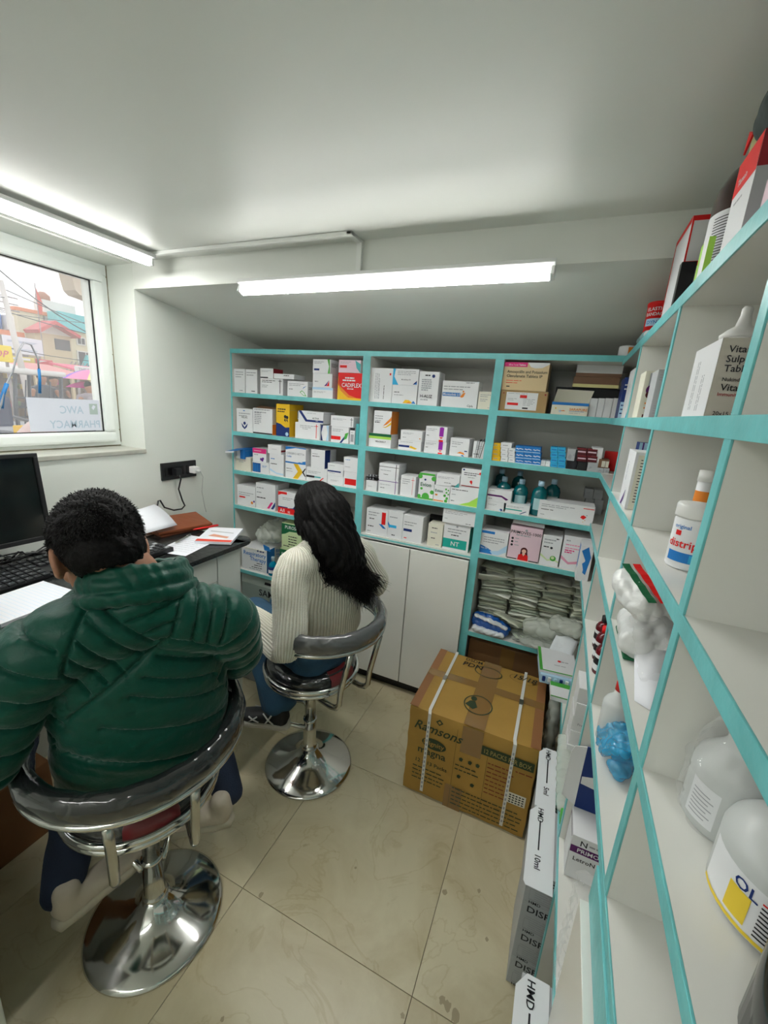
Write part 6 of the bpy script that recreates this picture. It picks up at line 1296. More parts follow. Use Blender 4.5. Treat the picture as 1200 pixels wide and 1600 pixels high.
# ---- first column, tall lower bay
rt = carton('respiratory_box', 'white box with blue lettering Respiratory Therapy and an open blue flap, low shelf', -1.885, -1.680, 2.06, .20, .5128, .160, 2, 'W',
    [('t', 'F', .97, .66, .17, 'Respiratory', 'b', 'r', 0), ('t', 'F', .97, .44, .17, 'Therapy', 'b', 'r', 0), ('r', 'F', .62, .88, .68, .95, 'nv'), L_(.72, .88, .24, 1, 'nv', h=.05), L_(.6, .34, .3, 1, 'k', h=.03), L_(.5, .24, .4, 1, 'k', h=.03), L_(.4, .14, .55, 1, 'k', h=.03), L_(.3, .06, .6, 1, h=.03),
     ('r', 'R', .0, .0, .42, 1, 'b'), ('t', 'R', .50, .72, .17, 'Resp', 'b', 'l', 0), ('t', 'R', .50, .50, .17, 'The', 'b', 'l', 0)])
m = MB(); M_ = Matrix.Translation((-1.80, 2.255, .668)) @ Matrix.Rotation(math.radians(28), 4, 'X'); m.rbox(-.082, .082, 0, .09, 0, .0012, .0004, cm('cr'), M_)
m.rbox(-.085, .085, -.20, -.0, -.002, -.0005, .0004, cm('cr'), Matrix.Translation((-1.80, 2.255, .668))); q = m.build('box_lid', None); q.location = (1.80, -2.16, -.5128); q.parent = rt; q.rotation_euler.z = 0
m = MB(); m.prism([(-1.715, .676), (-1.668, .676), (-1.68, .702), (-1.725, .712)], 'y', 2.058, 2.062, cm('b')); q = m.build('blue_flap', None); q.location = (1.80, -2.16, -.5128); q.parent = rt
bag('plastic_bag', 'crumpled clear plastic bag lying on top of the white respiratory box', 'bag', [limb([(-1.78, 2.17, .745), (-1.66, 2.18, .76)], [(.08, .055), (.07, .05)], side=(0, 1, 0)), limb([(-1.72, 2.15, .80), (-1.70, 2.2, .82)], [.05, .04])], CLEARG, .007, .009, 55, 1)
BLUEL = mat('blue_liquid', (0.0, .30, .50), .05, trans=.35, alpha=1); CLP = mat('clear_cap', (.6, .75, .8), .15, alpha=.6)
b = thing('bottle', 'small round blue handwash bottle with a white label beside the respiratory box', 'bottle', (-1.62, 2.075, .5128)); c = (-1.632, 2.072, .5128)
m = MB(); m.lathe([(0, 0), (.026, 0), (.031, .006), (.031, .062), (.027, .078), (.014, .090), (.012, .098), (0, .098)], BLUEL, c, 28); m.build('bottle_body', b)
m = MB(); m.lathe([(0, .0985), (.0125, .0985), (.013, .124), (.010, .128), (0, .128)], CLP, c, 20); m.build('bottle_cap', b)
m = MB(); wrap(m, c, .031, .5128 + .018, .5128 + .064, -2.6, -.4, cm('nv')); wrap(m, c, .031, .5128 + .022, .5128 + .043, -2.1, -.9, cm('W'), .0008); m.build('bottle_label', b, recalc=False)
GRB = mat('grey_green_board', (.33, .40, .37), .6)
sb = carton('suitcase_box', 'large grey green box lettered SAMSONITE standing below the lowest shelf', -1.895, -1.34, 2.07, .36, .0012, .465, 0, 'lgy', [])
sb.data.materials[0] = GRB
m = MB(); m.box(-1.896, -1.339, 2.0685, 2.0695, .405, .4665, mat('pale_grey_board', (.62, .70, .66), .6))
put_text(m, 'SAMSONITE', (-1.745, 2.0675, .338), Vector((1, 0, 0)), Vector((0, 0, 1)), Vector((0, -1, 0)), .046, cm('k')); put_text(m, 'Edition', (-1.655, 2.0675, .295), Vector((1, 0, 0)), Vector((0, 0, 1)), Vector((0, -1, 0)), .024, cm('g'))
put_text(m, 'LUGGAGE TRAVEL BAG', (-1.86, 2.0675, .245), Vector((1, 0, 0)), Vector((0, 0, 1)), Vector((0, -1, 0)), .014, cm('k'))
m.add([(-1.70, 2.0675, .425), (-1.60, 2.0675, .425), (-1.605, 2.0675, .445), (-1.695, 2.0675, .445)], [(0, 1, 2, 3)], cm('k'))
q = m.build('box_print', None, recalc=False); q.location = -sb.location; q.parent = sb
TUB = mat('clear_grey_tub', (.55, .58, .58), .15, alpha=.55)
tb = thing('plastic_tub', 'translucent plastic tub with lid on the floor between the man and the woman', 'tub', (-1.55, 1.80, 0))
m = MB()
m.rbox(-1.72, -1.36, 1.68, 1.95, .002, .27, .02, TUB); m.build('tub_body', tb)
m = MB(); m.rbox(-1.735, -1.345, 1.665, 1.965, .271, .292, .01, TUB); m.rbox(-1.70, -1.38, 1.70, 1.93, .292, .30, .004, TUB); m.build('tub_lid', tb)
# ---- open blue box with its flap hanging past the shelf end (third shelf)
bb = carton('medicine_box', 'open blue and white box whose flap sticks out past the left shelf end', -1.895, -1.835, 2.045, .17, 1.262, .062, 0, 'b', [('r', 'F', 0, 0, .42, 1, 'W')])
m = MB(); fl = [(-1.893, 2.044, 1.324), (-1.838, 2.044, 1.324), (-1.850, 1.972, 1.318), (-1.915, 1.968, 1.310)]; m.add([Vector(p) for p in fl] + [Vector(p) - Vector((0, 0, .0012)) for p in fl], [(0, 1, 2, 3), (7, 6, 5, 4), (0, 4, 5, 1), (1, 5, 6, 2), (2, 6, 7, 3), (3, 7, 4, 0)], cm('b')); m.add([(-1.915, 1.9675, 1.310), (-1.850, 1.9715, 1.318), (-1.851, 1.9705, 1.308), (-1.916, 1.9665, 1.300)], [(0, 1, 2, 3)], cm('W'))
q = m.build('open_flap', None); q.location = -bb.location; q.parent = bb
# ---- flaps of open cartons
def flap(parent_name_like, pts, th, mt, name='open_flap'):
    o = [x for x in COL.objects if x.get('label') == parent_name_like][0]
    m = MB(); a = [Vector(p) for p in pts]; n = (a[1] - a[0]).cross(a[2] - a[0]).normalized() * th
    m.add(a + [p + n for p in a], [(0, 1, 2, 3), (7, 6, 5, 4), (0, 4, 5, 1), (1, 5, 6, 2), (2, 6, 7, 3), (3, 7, 4, 0)], mt)
    q = m.build(name, None); q.location = -o.location; q.parent = o
def top_of(label):
    r = [x for x in CARTONS if x[1] == label][0]; return r[2], r[3], r[4], r[4] + r[5], r[6] + r[7]
lb = 'large pink box picturing a dark haired woman in red'; x0, x1, y0, y1, z1 = top_of(lb)
flap(lb, [(x0 + .004, y0 + .002, z1 + .012), (x1 + .004, y0 - .004, z1 + .010), (x1 + .002, y0 + .02, z1 + .022), (x0 + .006, y0 + .025, z1 + .024)], .001, cm('W'))
flap(lb, [(x0, y1, z1), (x1, y1, z1), (x1, y1 + .01, z1 + .02), (x0, y1 + .01, z1 + .02)], .001, cm('cr'))
lb = 'white and yellow low box with a blue top edge and raised cream flap'; x0, x1, y0, y1, z1 = top_of(lb)
flap(lb, [(x0, y1, z1), (x1, y1, z1), (x1 + .015, y1 + .01, z1 + .06), (x0 + .01, y1 + .01, z1 + .062)], .001, cm('cr'))
lb = 'plain white box with a grey text column and open brown top flaps'; x0, x1, y0, y1, z1 = top_of(lb)
flap(lb, [(x0, y0 + .02, z1), (x1, y0 + .03, z1), (x1 - .004, y1, z1 + .008), (x0, y0 + .07, z1 + .014)], .001, cm('br'))
lb = 'small white box under a black blister strip box'; x0, x1, y0, y1, z1 = top_of(lb)
for k in range(2):
    t = thing('blister_strip', ['black blister strip of tablets lying on the small white box, lower', 'black blister strip of tablets lying on the small white box, upper'][k], 'blister', (x0, y0, z1))
    m = MB(); zz = z1 + .0008 + k * .016; m.rbox(x0 - .002 + k * .004, x1 + .002, y0 - .004, y0 + .06, zz, zz + .003, .001, cm('dk')); m.build('foil', t)
    for i in range(5):
        for j in range(3): m = MB(); m.lathe([(0, .006), (.0045, .005), (.006, 0)], cm(['lgy', 'k'][(i + j) % 2]), (x0 + .006 + i * .0085, y0 + .008 + j * .018, zz + .003), 8, capends=False); m.build('blister', t)
# blister cards standing at the right end of the second shelf, middle column
for k in range(4):
    t = thing('blister_card', 'silver and black blister card standing at the second post, %s of four from the left' % ['first', 'second', 'third', 'last'][k], 'blister', (-.40 + k * .011, 2.06, 1.433))
    x = -.396 + k * .0085; M_ = Matrix.Translation((x, 2.05, 1.433)) @ Matrix.Rotation(math.radians(4 + k * 2), 4, 'Y')
    m = MB(); m.rbox(-.001, .001, 0, .07, .0005, .085 + k * .006, .0006, [cm('lgy'), cm('dk')][k % 2], M_); m.build('card', t)
# ---- sachets and bags in the last column
SACH = [mat('sachet_paper', (.60, .63, .50), .55, bump=(30, .3, 4)), mat('sachet_paper_green', (.50, .56, .46), .5, bump=(30, .3, 4)), mat('sachet_paper_pale', (.72, .74, .66), .5, bump=(30, .3, 4))]
sm_ = []
for k, mt in enumerate(SACH):
    b = MB(); n = 7; w, h = .075, .050
    vs = []
    for lv in (0, 1):
        for j in range(n):
            for i in range(n):
                a, c_ = i / (n - 1) * 2 - 1, j / (n - 1) * 2 - 1; e = (1 - a ** 4) * (1 - c_ ** 4)
                vs.append((a * w, c_ * h, (lv * 2 - 1) * (.0006 + .0062 * e) + .0018 * math.sin(a * 5 + k * 2) * math.cos(c_ * 3) + .0068))
    fs = []
    for j in range(n - 1):
        for i in range(n - 1):
            q = (j * n + i, j * n + i + 1, (j + 1) * n + i + 1, (j + 1) * n + i); fs.append(q[::-1]); fs.append(tuple(v + n * n for v in q))
    ed = list(range(n)) + [j * n + n - 1 for j in range(1, n)] + [n * n - 2 - i for i in range(n - 1)] + [j * n for j in range(n - 2, 0, -1)]
    for i in range(len(ed)): fs.append((ed[i], ed[(i + 1) % len(ed)], ed[(i + 1) % len(ed)] + n * n, ed[i] + n * n))
    b.add(vs, fs, mt, True)
    p = MB(); 
    for r in range(5): p.add([(-.05, -.03 + r * .013, .0152), (.02 + .008 * (r % 3), -.03 + r * .013, .0152), (.02 + .008 * (r % 3), -.027 + r * .013, .0152), (-.05, -.027 + r * .013, .0152)], [(0, 1, 2, 3)], cm('g'))
    sm_.append((b, p))
protos = {}
rnd = random.Random(21)
def sachet(k, loc, rz, rx, ry, label, group):
    if k not in protos:
        o = sm_[k][0].build('sachet', None, loc=(0, 0, 0)); q = sm_[k][1].build('printing', None, recalc=False); q.parent = o; protos[k] = (o, q)
    else:
        o0, q0 = protos[k]; o = o0.copy(); COL.objects.link(o); q = q0.copy(); COL.objects.link(q); q.parent = o
    o.location = loc; o.rotation_euler = (math.radians(rx), math.radians(ry), math.radians(rz)); tag(o, label, 'sachet', group)
stk = [(-.215, 2.20, .72, 13, 'left'), (-.06, 2.22, .70, 13, 'middle'), (.09, 2.24, .70, 12, 'right of middle'), (.245, 2.22, .69, 13, 'right')]
for si, (x, y, z, n, nm_) in enumerate(stk):
    for i in range(n):
        sachet(rnd.choice((0, 0, 1, 2)), (x + rnd.uniform(-.010, .010), y + rnd.uniform(-.012, .012), .5135 + i * .0148), rnd.uniform(-9, 9), rnd.uniform(-1.2, 1.2), rnd.uniform(-1.2, 1.2), 'pale dressing sachet in the %s pile of the corner shelf' % nm_, 'dressing sachets in the %s pile' % nm_)
    for i in range(10 if si != 2 else 9):
        sachet(rnd.choice((0, 1, 2)), (x + rnd.uniform(-.016, .016), y - .02 + rnd.uniform(-.02, .02), .5135 + (n + i) * .0150), rnd.uniform(-16, 16), rnd.uniform(-2, 2), rnd.uniform(-2, 2), 'pale dressing sachet in the %s pile of the corner shelf' % nm_, 'dressing sachets in the %s pile' % nm_)
sachet(2, (-.235, 2.115, .80), 12, -38, 0, 'pale printed sachet leaning out of the top of the left pile', None)
sachet(0, (-.12, 2.10, .60), -20, -14, 10, 'cream sachet slipping forward over the blue and white pack', None)
sachet(1, (-.03, 2.12, .53), 35, 0, 4, 'greenish sachet lying loose behind the clear bags', None)
BLW = mat('blue_plastic_wrap', (.01, .10, .42), .2, bump=(30, .6, 4), coat=.6); WW = mat('white_plastic_wrap', (.72, .76, .80), .25, bump=(30, .6, 4), coat=.5)
bw = thing('wrapped_pack', 'crumpled blue and white plastic wrapped pack at the front left of the corner shelf', 'pack', (-.21, 2.09, .5128))
o = blob('blue_wrap', [limb([(-.285, 2.095, .565), (-.2, 2.085, .56), (-.125, 2.08, .545)], [(.035, .042), (.038, .045), (.033, .034)], side=(0, 1, 0))], .005, BLW, bw, 2, crumple(.004, 75, 2))
o = blob('white_wrap', [limb([(-.29, 2.066, .600), (-.2, 2.056, .590), (-.12, 2.058, .568)], [(.014, .008), (.017, .009), (.014, .008)], side=(0, 1, 0)), limb([(-.285, 2.052, .532), (-.2, 2.046, .530), (-.135, 2.048, .530)], [(.018, .016), (.020, .017), (.018, .014)], side=(0, 1, 0))], .004, WW, bw, 2, crumple(.003, 90, 1))
bag('plastic_bag', 'clear plastic bag lying flat at the front of the corner shelf', 'bag', [limb([(-.07, 2.10, .53), (.04, 2.07, .535), (.14, 2.06, .53)], [(.05, .016), (.06, .018), (.05, .015)], side=(0, 1, 0))], CLEARG, .006, .005, 60, 3)
bag('plastic_bag', 'clear plastic bag slumped in the middle of the corner shelf', 'bag', [limb([(-.02, 2.11, .59), (.06, 2.10, .60), (.15, 2.10, .60)], [(.05, .04), (.06, .05), (.05, .04)], side=(0, 1, 0))], CLEARG, .006, .006, 52, 5)
bag('plastic_bag', 'pale clear plastic bag pressed into the shelf corner above the white pouch', 'bag', [limb([(.10, 2.07, .665), (.20, 2.05, .66)], [(.05, .035), (.05, .04)], side=(0, 1, 0))], CLEARG, .006, .006, 58, 7)
wpch = thing('pouch', 'white printed pouch hanging over the shelf corner beside the clear bags', 'pouch', (.13, 2.0, .56))
m = MB(); vs = []; n = 8
for j in range(n + 1):
    for i in range(n + 1):
        a, c_ = i / n, j / n; vs.append((.085 + .10 * a + .03 * c_, 2.03 - .055 * (1 - c_) - .01 * a, .515 + .11 * c_ + .006 * math.sin(a * 7 + c_ * 4) - .02 * a * (1 - c_)))
m.add(vs, [(j * (n + 1) + i, j * (n + 1) + i + 1, (j + 1) * (n + 1) + i + 1, (j + 1) * (n + 1) + i) for j in range(n) for i in range(n)], WW, True); o = m.build('pouch_body', wpch, recalc=False); md = o.modifiers.new('t', 'SOLIDIFY'); md.thickness = .008
# ---- teal sanitiser bottles
TEALB = mat('teal_sanitiser', (.0, .11, .13), .12, coat=.4)
for k, (x, y, h) in enumerate(((-.245, 2.13, .135), (-.160, 2.12, .135), (-.070, 2.10, .14), (-.285, 2.30, .15), (-.19, 2.30, .15), (-.015, 2.22, .14))):
    lab = ['leftmost teal sanitiser bottle in the front row behind the purple banded box', 'middle teal sanitiser bottle in the front row', 'right teal sanitiser bottle in the front row, beside the long vitamin box', 'teal sanitiser bottle at the back against the post', 'teal sanitiser bottle at the back behind the middle one', 'teal sanitiser bottle in shadow at the right end of the group'][k]
    t = thing('sanitiser_bottle', lab, 'bottle', (x, y, 1.188)); c = (x, y, 1.188)
    m = MB(); prof = [(0, 0), (.032, 0), (.036, .006), (.036, h - .035), (.030, h - .015), (.014, h - .002), (.013, h + .002), (0, h + .002)]
    m.lathe(prof, TEALB, c, 24); m.build('bottle_body', t)
    m = MB(); m.lathe([(0, h + .0022), (.014, h + .0022), (.014, h + .026), (0, h + .026)], cm('lb'), c, 16); m.build('bottle_cap', t)
    m = MB(); wrap(m, c, .036, c[2] + .03, c[2] + .085, -2.2, -.75, mat('pale_teal_label', (.35, .55, .58), .4)); m.build('bottle_label', t, recalc=False)
# ================================================================ RIGHT-HAND UNIT
R = lambda *a: carton(*a)
c1 = R('vitamin_box', 'grey beige vitamin tablet box with black lettering beside a white nozzle bottle', .174, .30, .733, .13, 1.6678, .104, 0, 'lgy',
  [('r', 'L', 0, 0, 1, 1, 'W'), ('v', 'L', .55, .08, .5, 2, 'g'), ('v', 'L', .25, .1, .7, 2, 'g'), ('t', 'F', .07, .82, .085, 'Vitamin C, Zinc', 'k', 'l', 0), ('t', 'F', .07, .70, .085, 'Sulphate', 'k', 'l', 0), ('t', 'F', .07, .58, .085, 'Tablets', 'k', 'l', 0),
   ('t', 'F', .08, .46, .045, 'Nukind', 'dk', 'l', 0), ('t', 'F', .08, .34, .085, 'Vitamin', 'dk', 'l', 0), ('t', 'F', .07, .27, .045, 'Immunity', 'dr', 'l', 0), ('t', 'F', .07, .02, .05, '20x15 Tablets', 'k', 'l', 0)])
c1.data.materials[0] = mat('beige_board', (.50, .47, .41), .5)
t = thing('bottle', 'white plastic bottle with a conical nozzle behind the vitamin box', 'bottle', (.27, .92, 1.667)); c = (.235, .895, 1.6678); WPL = mat('white_bottle_plastic', (.78, .78, .76), .3)
m = MB(); m.lathe([(0, 0), (.030, 0), (.031, .004), (.031, .122), (.028, .128), (0, .128)], WPL, c, 28); m.build('bottle_body', t)
m = MB(); m.lathe([(.028, .1282), (.029, .134), (.020, .142), (.011, .148), (.0075, .164), (.0075, .174), (.005, .178), (0, .178)], WPL, c, 28); m.build('nozzle', t)
R('medicine_box', 'navy and white box in the corner bay, far end of the second right shelf', .170, .205, 1.86, .12, 1.6678, .15, 0, 'nv', [L_(.1, .8, .8, 2, 'W'), ('r', 'F', 0, 0, 1, .4, 'lb'), L_(.1, .3, .7, 3, 'nv', .1)])
R('medicine_box', 'tall white box just behind the thin far divider, second right shelf', .176, .235, 1.68, .12, 1.6678, .165, 0, 'W', [('v', 'L', .5, .2, .5, 2, 'lb'), L_(.2, .7, .5, 1, 'lb'), ('p', 'F', [(0, 0), (.3, 0), (.1, .25)], 'sb')])
R('medicine_box', 'cream and maroon picture box right of the thin far divider', .176, .215, 1.40, .10, 1.6678, .128, 0, 'cr', [('r', 'F', .3, .45, 1, .95, 'lgy'), ('c', 'F', .6, .6, .12, 'dp'), ('c', 'F', .5, .5, .08, 'mn'), ('r', 'F', .3, .0, 1, .08, 'mn'), L_(.3, .3, .5, 2, 'or')])
R('medicine_box', 'pale grey box with fine print between the picture box and a slim white box', .190, .250, 1.30, .09, 1.6678, .122, 0, 'lgy', [L_(.1, .88, .8, 3, 'g', .05, .015), L_(.1, .25, .7, 4, 'g', .05, .015), ('r', 'T', .1, .1, .9, .4, 'dk')])
R('medicine_box', 'slim white box nearest the divider on the second right shelf', .205, .262, 1.18, .08, 1.6678, .098, 0, 'W', [L_(.1, .7, .2, 4, 'g', .12, .02)])
R('medicine_box', 'tall pale box covered in lines of black small print on the third right shelf', .172, .262, 1.235, .13, 1.4308, .150, 0, 'W',
  [('r', 'F', .08, .0, 1, .95, 'cr')] + [L_(.16, .86 - i * .052, .30 + .5 * ((i * 37) % 10) / 10, 1, 'k', .1, .014) for i in range(15)] + [L_(.5, .80 - i * .052, .3, 1, 'k', .1, .014) for i in range(0, 13, 2)] + [('v', 'L', .4, .45, .35, 1, 'nv'), ('p', 'L', [(.3, .0), (.7, .3), (.75, .3), (.45, 0)], 'pu')])
R('medicine_box', 'lilac and dark blue packs standing behind the small print box', .20, .30, 1.41, .06, 1.4308, .168, 0, 'nv', [('r', 'F', 0, 0, .28, 1, 'lb'), ('r', 'F', .08, 0, .12, 1, 'pu'), ('r', 'F', .2, 0, .23, 1, 'pu')])
R('medicine_box', 'large white box at the corner beside the red packet, third right shelf', .118, .160, 2.058, .12, 1.4322, .105, 0, 'W', [('v', 'F', .4, .2, .5, 1, 'g')])
t = thing('tablet_tube', 'white and orange tablet tube standing behind the divider, third right shelf', 'tube', (.235, .92, 1.43)); c = (.252, .93, 1.4308)
m = MB(); m.lathe([(0, 0), (.0145, 0), (.0145, .125), (0, .125)], cm('W'), c, 20); m.build('tube_body', t)
m = MB(); m.lathe([(0, .1255), (.0155, .1255), (.0155, .145), (0, .146)], WPL, c, 20); m.build('tube_cap', t)
m = MB(); wrap(m, c, .0145, c[2] + .078, c[2] + .108, -3.2, -.5, cm('or')); wrap(m, c, .0145, c[2] + .01, c[2] + .028, -2.6, -1.2, cm('or')); wrap(m, c, .0145, c[2] + .065, c[2] + .07, -2.6, -1.2, cm('k')); m.build('tube_label', t, recalc=False)
t = thing('jar', 'round white jar with red lettering and a blue band on the third right shelf', 'jar', (.2, .775, 1.43)); c = (.213, .782, 1.4308)
m = MB(); m.lathe([(0, 0), (.0285, 0), (.030, .003), (.030, .078), (.028, .082), (0, .082)], cm('W'), c, 36); m.build('jar_body', t)
m = MB(); m.lathe([(0, .0822), (.031, .0822), (.0315, .085), (.0315, .101), (.030, .104), (0, .105)], WPL, c, 36); m.build('jar_lid', t)
m = MB(); wrap(m, c, .0300, c[2] + .012, c[2] + .028, -2.9, -.4, cm('b')); wrap(m, c, .0300, c[2] + .013, c[2] + .026, -1.8, -.4, cm('sb'), .0007)
cyl_text(m, 'distrip', c, .0300, c[2] + .036, .0125, FRONT - .30, cm('r'), 1.45, .001); cyl_text(m, 'original', c, .0300, c[2] + .066, .006, FRONT - .45, cm('b'), .9, .001)
a = FRONT + .75; m.add([(c[0] + .0311 * math.cos(a + dx / .03), c[1] + .0311 * math.sin(a + dx / .03), c[2] + .0195 + dz) for dx, dz in ((-.001, -.004), (.001, -.004), (.001, -.001), (.004, -.001), (.004, .001), (.001, .001), (.001, .004), (-.001, .004), (-.001, .001), (-.004, .001), (-.004, -.001), (-.001, -.001))], [tuple(range(12))], cm('r'))
wrap(m, c, .0300, c[2] + .054, c[2] + .062, FRONT - .75, FRONT - .45, cm('r')); m.build('jar_label', t, recalc=False)
# bandage pouches on the fourth shelf
t = thing('bandage_pouch', 'upper white foil bandage pouch with red and dark green stripes', 'pouch', (.22, .92, 1.30)); PM = Matrix.Translation((.212, .915, 1.325)) @ Matrix.Rotation(math.radians(18), 4, 'Z') @ Matrix.Rotation(math.radians(14), 4, 'X') @ Matrix.Rotation(math.radians(-4), 4, 'Y')
FOILW = mat('white_foil_pack', (.74, .75, .74), .3, bump=(22, .6, 4), coat=.4)
def pl(x, y, z): return PM @ Vector((x, y, z))
blob('pouch_body', [limb([pl(-.035, -.05, 0), pl(-.035, .05, 0)], [.026, .026]), limb([pl(.03, -.05, 0), pl(.03, .05, 0)], [.026, .026]), limb([pl(-.055, 0, 0), pl(.055, 0, 0)], [(.06, .022), (.06, .022)], side=(PM.to_3x3() @ Vector((0, 1, 0))))], .004, FOILW, t, 4, crumple(.0022, 70, 2))
m = MB()
for (u0, u1, mt) in ((-.045, -.030, cm('dg')), (-.024, -.009, cm('r'))):
    n = 10; vs = []
    for k in range(n + 1):
        y = -.062 + .124 * k / n
        for u in (u0, u1): vs.append(pl(u, y, .0285 + .001 * math.sin(k * 2)))
    m.add(vs, [(2 * k, 2 * k + 1, 2 * k + 3, 2 * k + 2) for k in range(n)], mt)
for i in range(6): m.add([pl(.0 + i * .009, -.05, .0285), pl(.0045 + i * .009, -.05, .0285), pl(.0045 + i * .009, .02 + .01 * (i % 3), .0285), pl(i * .009, .02 + .01 * (i % 3), .0285)], [(0, 1, 2, 3)], cm('k' if i == 1 else 'g'))
m.build('pouch_print', t, recalc=False)
t = thing('bandage_pouch', 'lower white bandage pouch with a dark green edge lying on the shelf', 'pouch', (.22, .93, 1.22))
blob('pouch_body', [limb([(.190, .86, 1.237), (.20, .985, 1.237)], [.030, .030]), limb([(.25, .86, 1.237), (.26, .985, 1.237)], [.030, .030]), limb([(.215, .93, 1.275), (.26, .95, 1.275)], [.026, .026])], .004, FOILW, t, 4, crumple(.002, 65, 4))
m = MB(); m.rbox(.172, .30, .852, .99, 1.2028, 1.2085, .002, cm('dg')); m.build('pouch_edge', t)
bag('plastic_bag', 'twisted clear plastic end hanging from the striped bandage pouch', 'bag', [limb([(.195, .84, 1.30), (.20, .80, 1.26), (.215, .78, 1.225)], [(.012, .03), (.010, .022), (.008, .03)])], CLEAR, .004, .004, 120, 3)
m = MB(); vs = []; n = 8
for k in range(n + 1): vs += [(.176 + .002 * k, .72 + .022 * k, 1.2035 + .0035 * k), (.215 + .003 * k, .69 + .022 * k, 1.2035 + .006 * k + .002 * math.sin(k))]
m.add(vs, [(2 * k, 2 * k + 1, 2 * k + 3, 2 * k + 2) for k in range(n)], PAPER, True); o = m.build('leaflet', recalc=False); md = o.modifiers.new('t', 'SOLIDIFY'); md.thickness = .0004; tag(o, 'folded white leaflet with fine print lying in front of the bandage pouches', 'paper')
# near bay, fourth shelf: bottle in a bag, big jar, black jar
t = thing('bottle', 'translucent plastic bottle inside a clear bag, near bay of the fourth right shelf', 'bottle', (.235, .525, 1.203)); c = (.243, .522, 1.2028)
m = MB(); m.lathe([(0, 0), (.040, 0), (.043, .004), (.043, .070), (.040, .082), (.024, .100), (.019, .108), (.019, .118), (0, .118)], HDPE, c, 32); m.build('bottle_body', t)
m = MB(); m.lathe([(0, .1185), (.021, .1185), (.021, .134), (.018, .136), (0, .136)], WPL, c, 24); m.build('bottle_cap', t)
m = MB(); wrap(m, c, .043, c[2] + .012, c[2] + .06, FRONT - .95, FRONT - .2, cm('W')); 
for i in range(7): wrap(m, c, .043, c[2] + .018 + i * .005, c[2] + .0195 + i * .005, FRONT - .85, FRONT - .4 + .1 * (i % 2), cm('g'), .0007, 6)
m.build('bottle_label', t, recalc=False)
bag('plastic_bag', 'thin clear bag wrapped around the translucent bottle with a gathered top', 'bag', [limb([(.243, .522, 1.215), (.243, .522, 1.275), (.24, .522, 1.315), (.228, .52, 1.35), (.215, .515, 1.385)], [.047, .048, .036, .014, .022])], CLEAR, .005, .0035, 85, 6)
t = thing('jar', 'big translucent white jar with a yellow banded label on the fourth right shelf', 'jar', (.27, .42, 1.203)); c = (.262, .428, 1.2028)
m = MB(); m.lathe([(0, 0), (.054, 0), (.058, .004), (.058, .068), (.055, .078), (.042, .092), (.026, .099), (.022, .10), (.022, .108), (0, .108)], HDPE, c, 48); m.build('jar_body', t)
m = MB(); m.lathe([(0, .1085), (.025, .1085), (.025, .124), (0, .125)], WPL, c, 28); m.build('jar_lid', t)
m = MB(); wrap(m, c, .058, c[2] + .006, c[2] + .060, -3.3, -.3, cm('W')); wrap(m, c, .058, c[2] + .006, c[2] + .010, -3.3, -.3, cm('gold'), .0008); wrap(m, c, .058, c[2] + .014, c[2] + .044, -2.75, -2.42, cm('gold'), .0008)
cyl_text(m, 'OL', c, .058, c[2] + .045, .011, -2.52, cm('nv'), .6, .001)
for i in range(9): wrap(m, c, .058, c[2] + .014 + i * .0045, c[2] + .0158 + i * .0045, -2.30, -1.2 + .12 * (i % 3), cm('k' if i != 8 else 'r'), .0009, 10)
m.build('jar_label', t, recalc=False)
t = thing('jar', 'glossy black jar with a grey label at the lower right edge', 'jar', (.25, .3, 1.203)); c = (.243, .305, 1.2028); BG = mat('black_glossy_plastic', (.01, .01, .011), .12)
m = MB(); m.lathe([(0, 0), (.045, 0), (.049, .004), (.049, .090), (.046, .098), (.034, .102), (0, .102)], BG, c, 40); m.build('jar_body', t)
m = MB(); m.lathe([(0, .1025), (.036, .1025), (.037, .106), (.037, .122), (.034, .125), (0, .125)], BG, c, 36); m.build('jar_lid', t)
m = MB(); wrap(m, c, .049, c[2] + .014, c[2] + .082, -2.75, -.9, cm('lgy'))
for i in range(16): wrap(m, c, .049, c[2] + .014 + i * .0037, c[2] + .0152 + i * .0037, -2.6, -1.5, cm('g'), .0008, 8)
m.build('jar_label', t, recalc=False)
# fifth shelf: blue bag, red-capped bottle, maroon vials, box with blue splash
t = thing('bottle', 'translucent bottle with a red cap standing behind the blue bag', 'bottle', (.215, .90, .967)); c = (.198, .915, .9668); REDP = mat('red_plastic', (.7, .02, .02), .3)
m = MB(); m.lathe([(0, 0), (.028, 0), (.030, .004), (.030, .095), (.026, .105), (.014, .118), (.012, .130), (0, .13)], HDPE, c, 28); m.build('bottle_body', t)
m = MB(); m.lathe([(0, .1305), (.0135, .1305), (.013, .150), (.008, .156), (0, .156)], REDP, c, 20); m.build('bottle_cap', t)
BLF = mat('blue_clear_film', (.03, .42, .75), .10, alpha=.55, spec=1.0, bump=(22, .8, 2, 1))
bag('plastic_bag', 'crumpled translucent light blue bag on the fifth right shelf', 'bag', [limb([(.176, .905, 1.0), (.195, .86, 1.015), (.225, .82, 1.03)], [(.006, .032), (.012, .042), (.008, .034)], side=(.4, -.5, .1)), limb([(.20, .81, .985), (.225, .85, .99)], [(.016, .020), (.018, .020)])], BLF, .003, .0032, 120, 1)
m = MB(); 
bag('plastic_wrap', 'rolled white plastic wrap lying behind the blue bag', 'wrap', [limb([(.225, .70, .985), (.235, .76, .988)], [.016, .018])], FOILW, .004, .002, 80, 1)
MARO = mat('maroon_glass', (.11, .008, .012), .15)
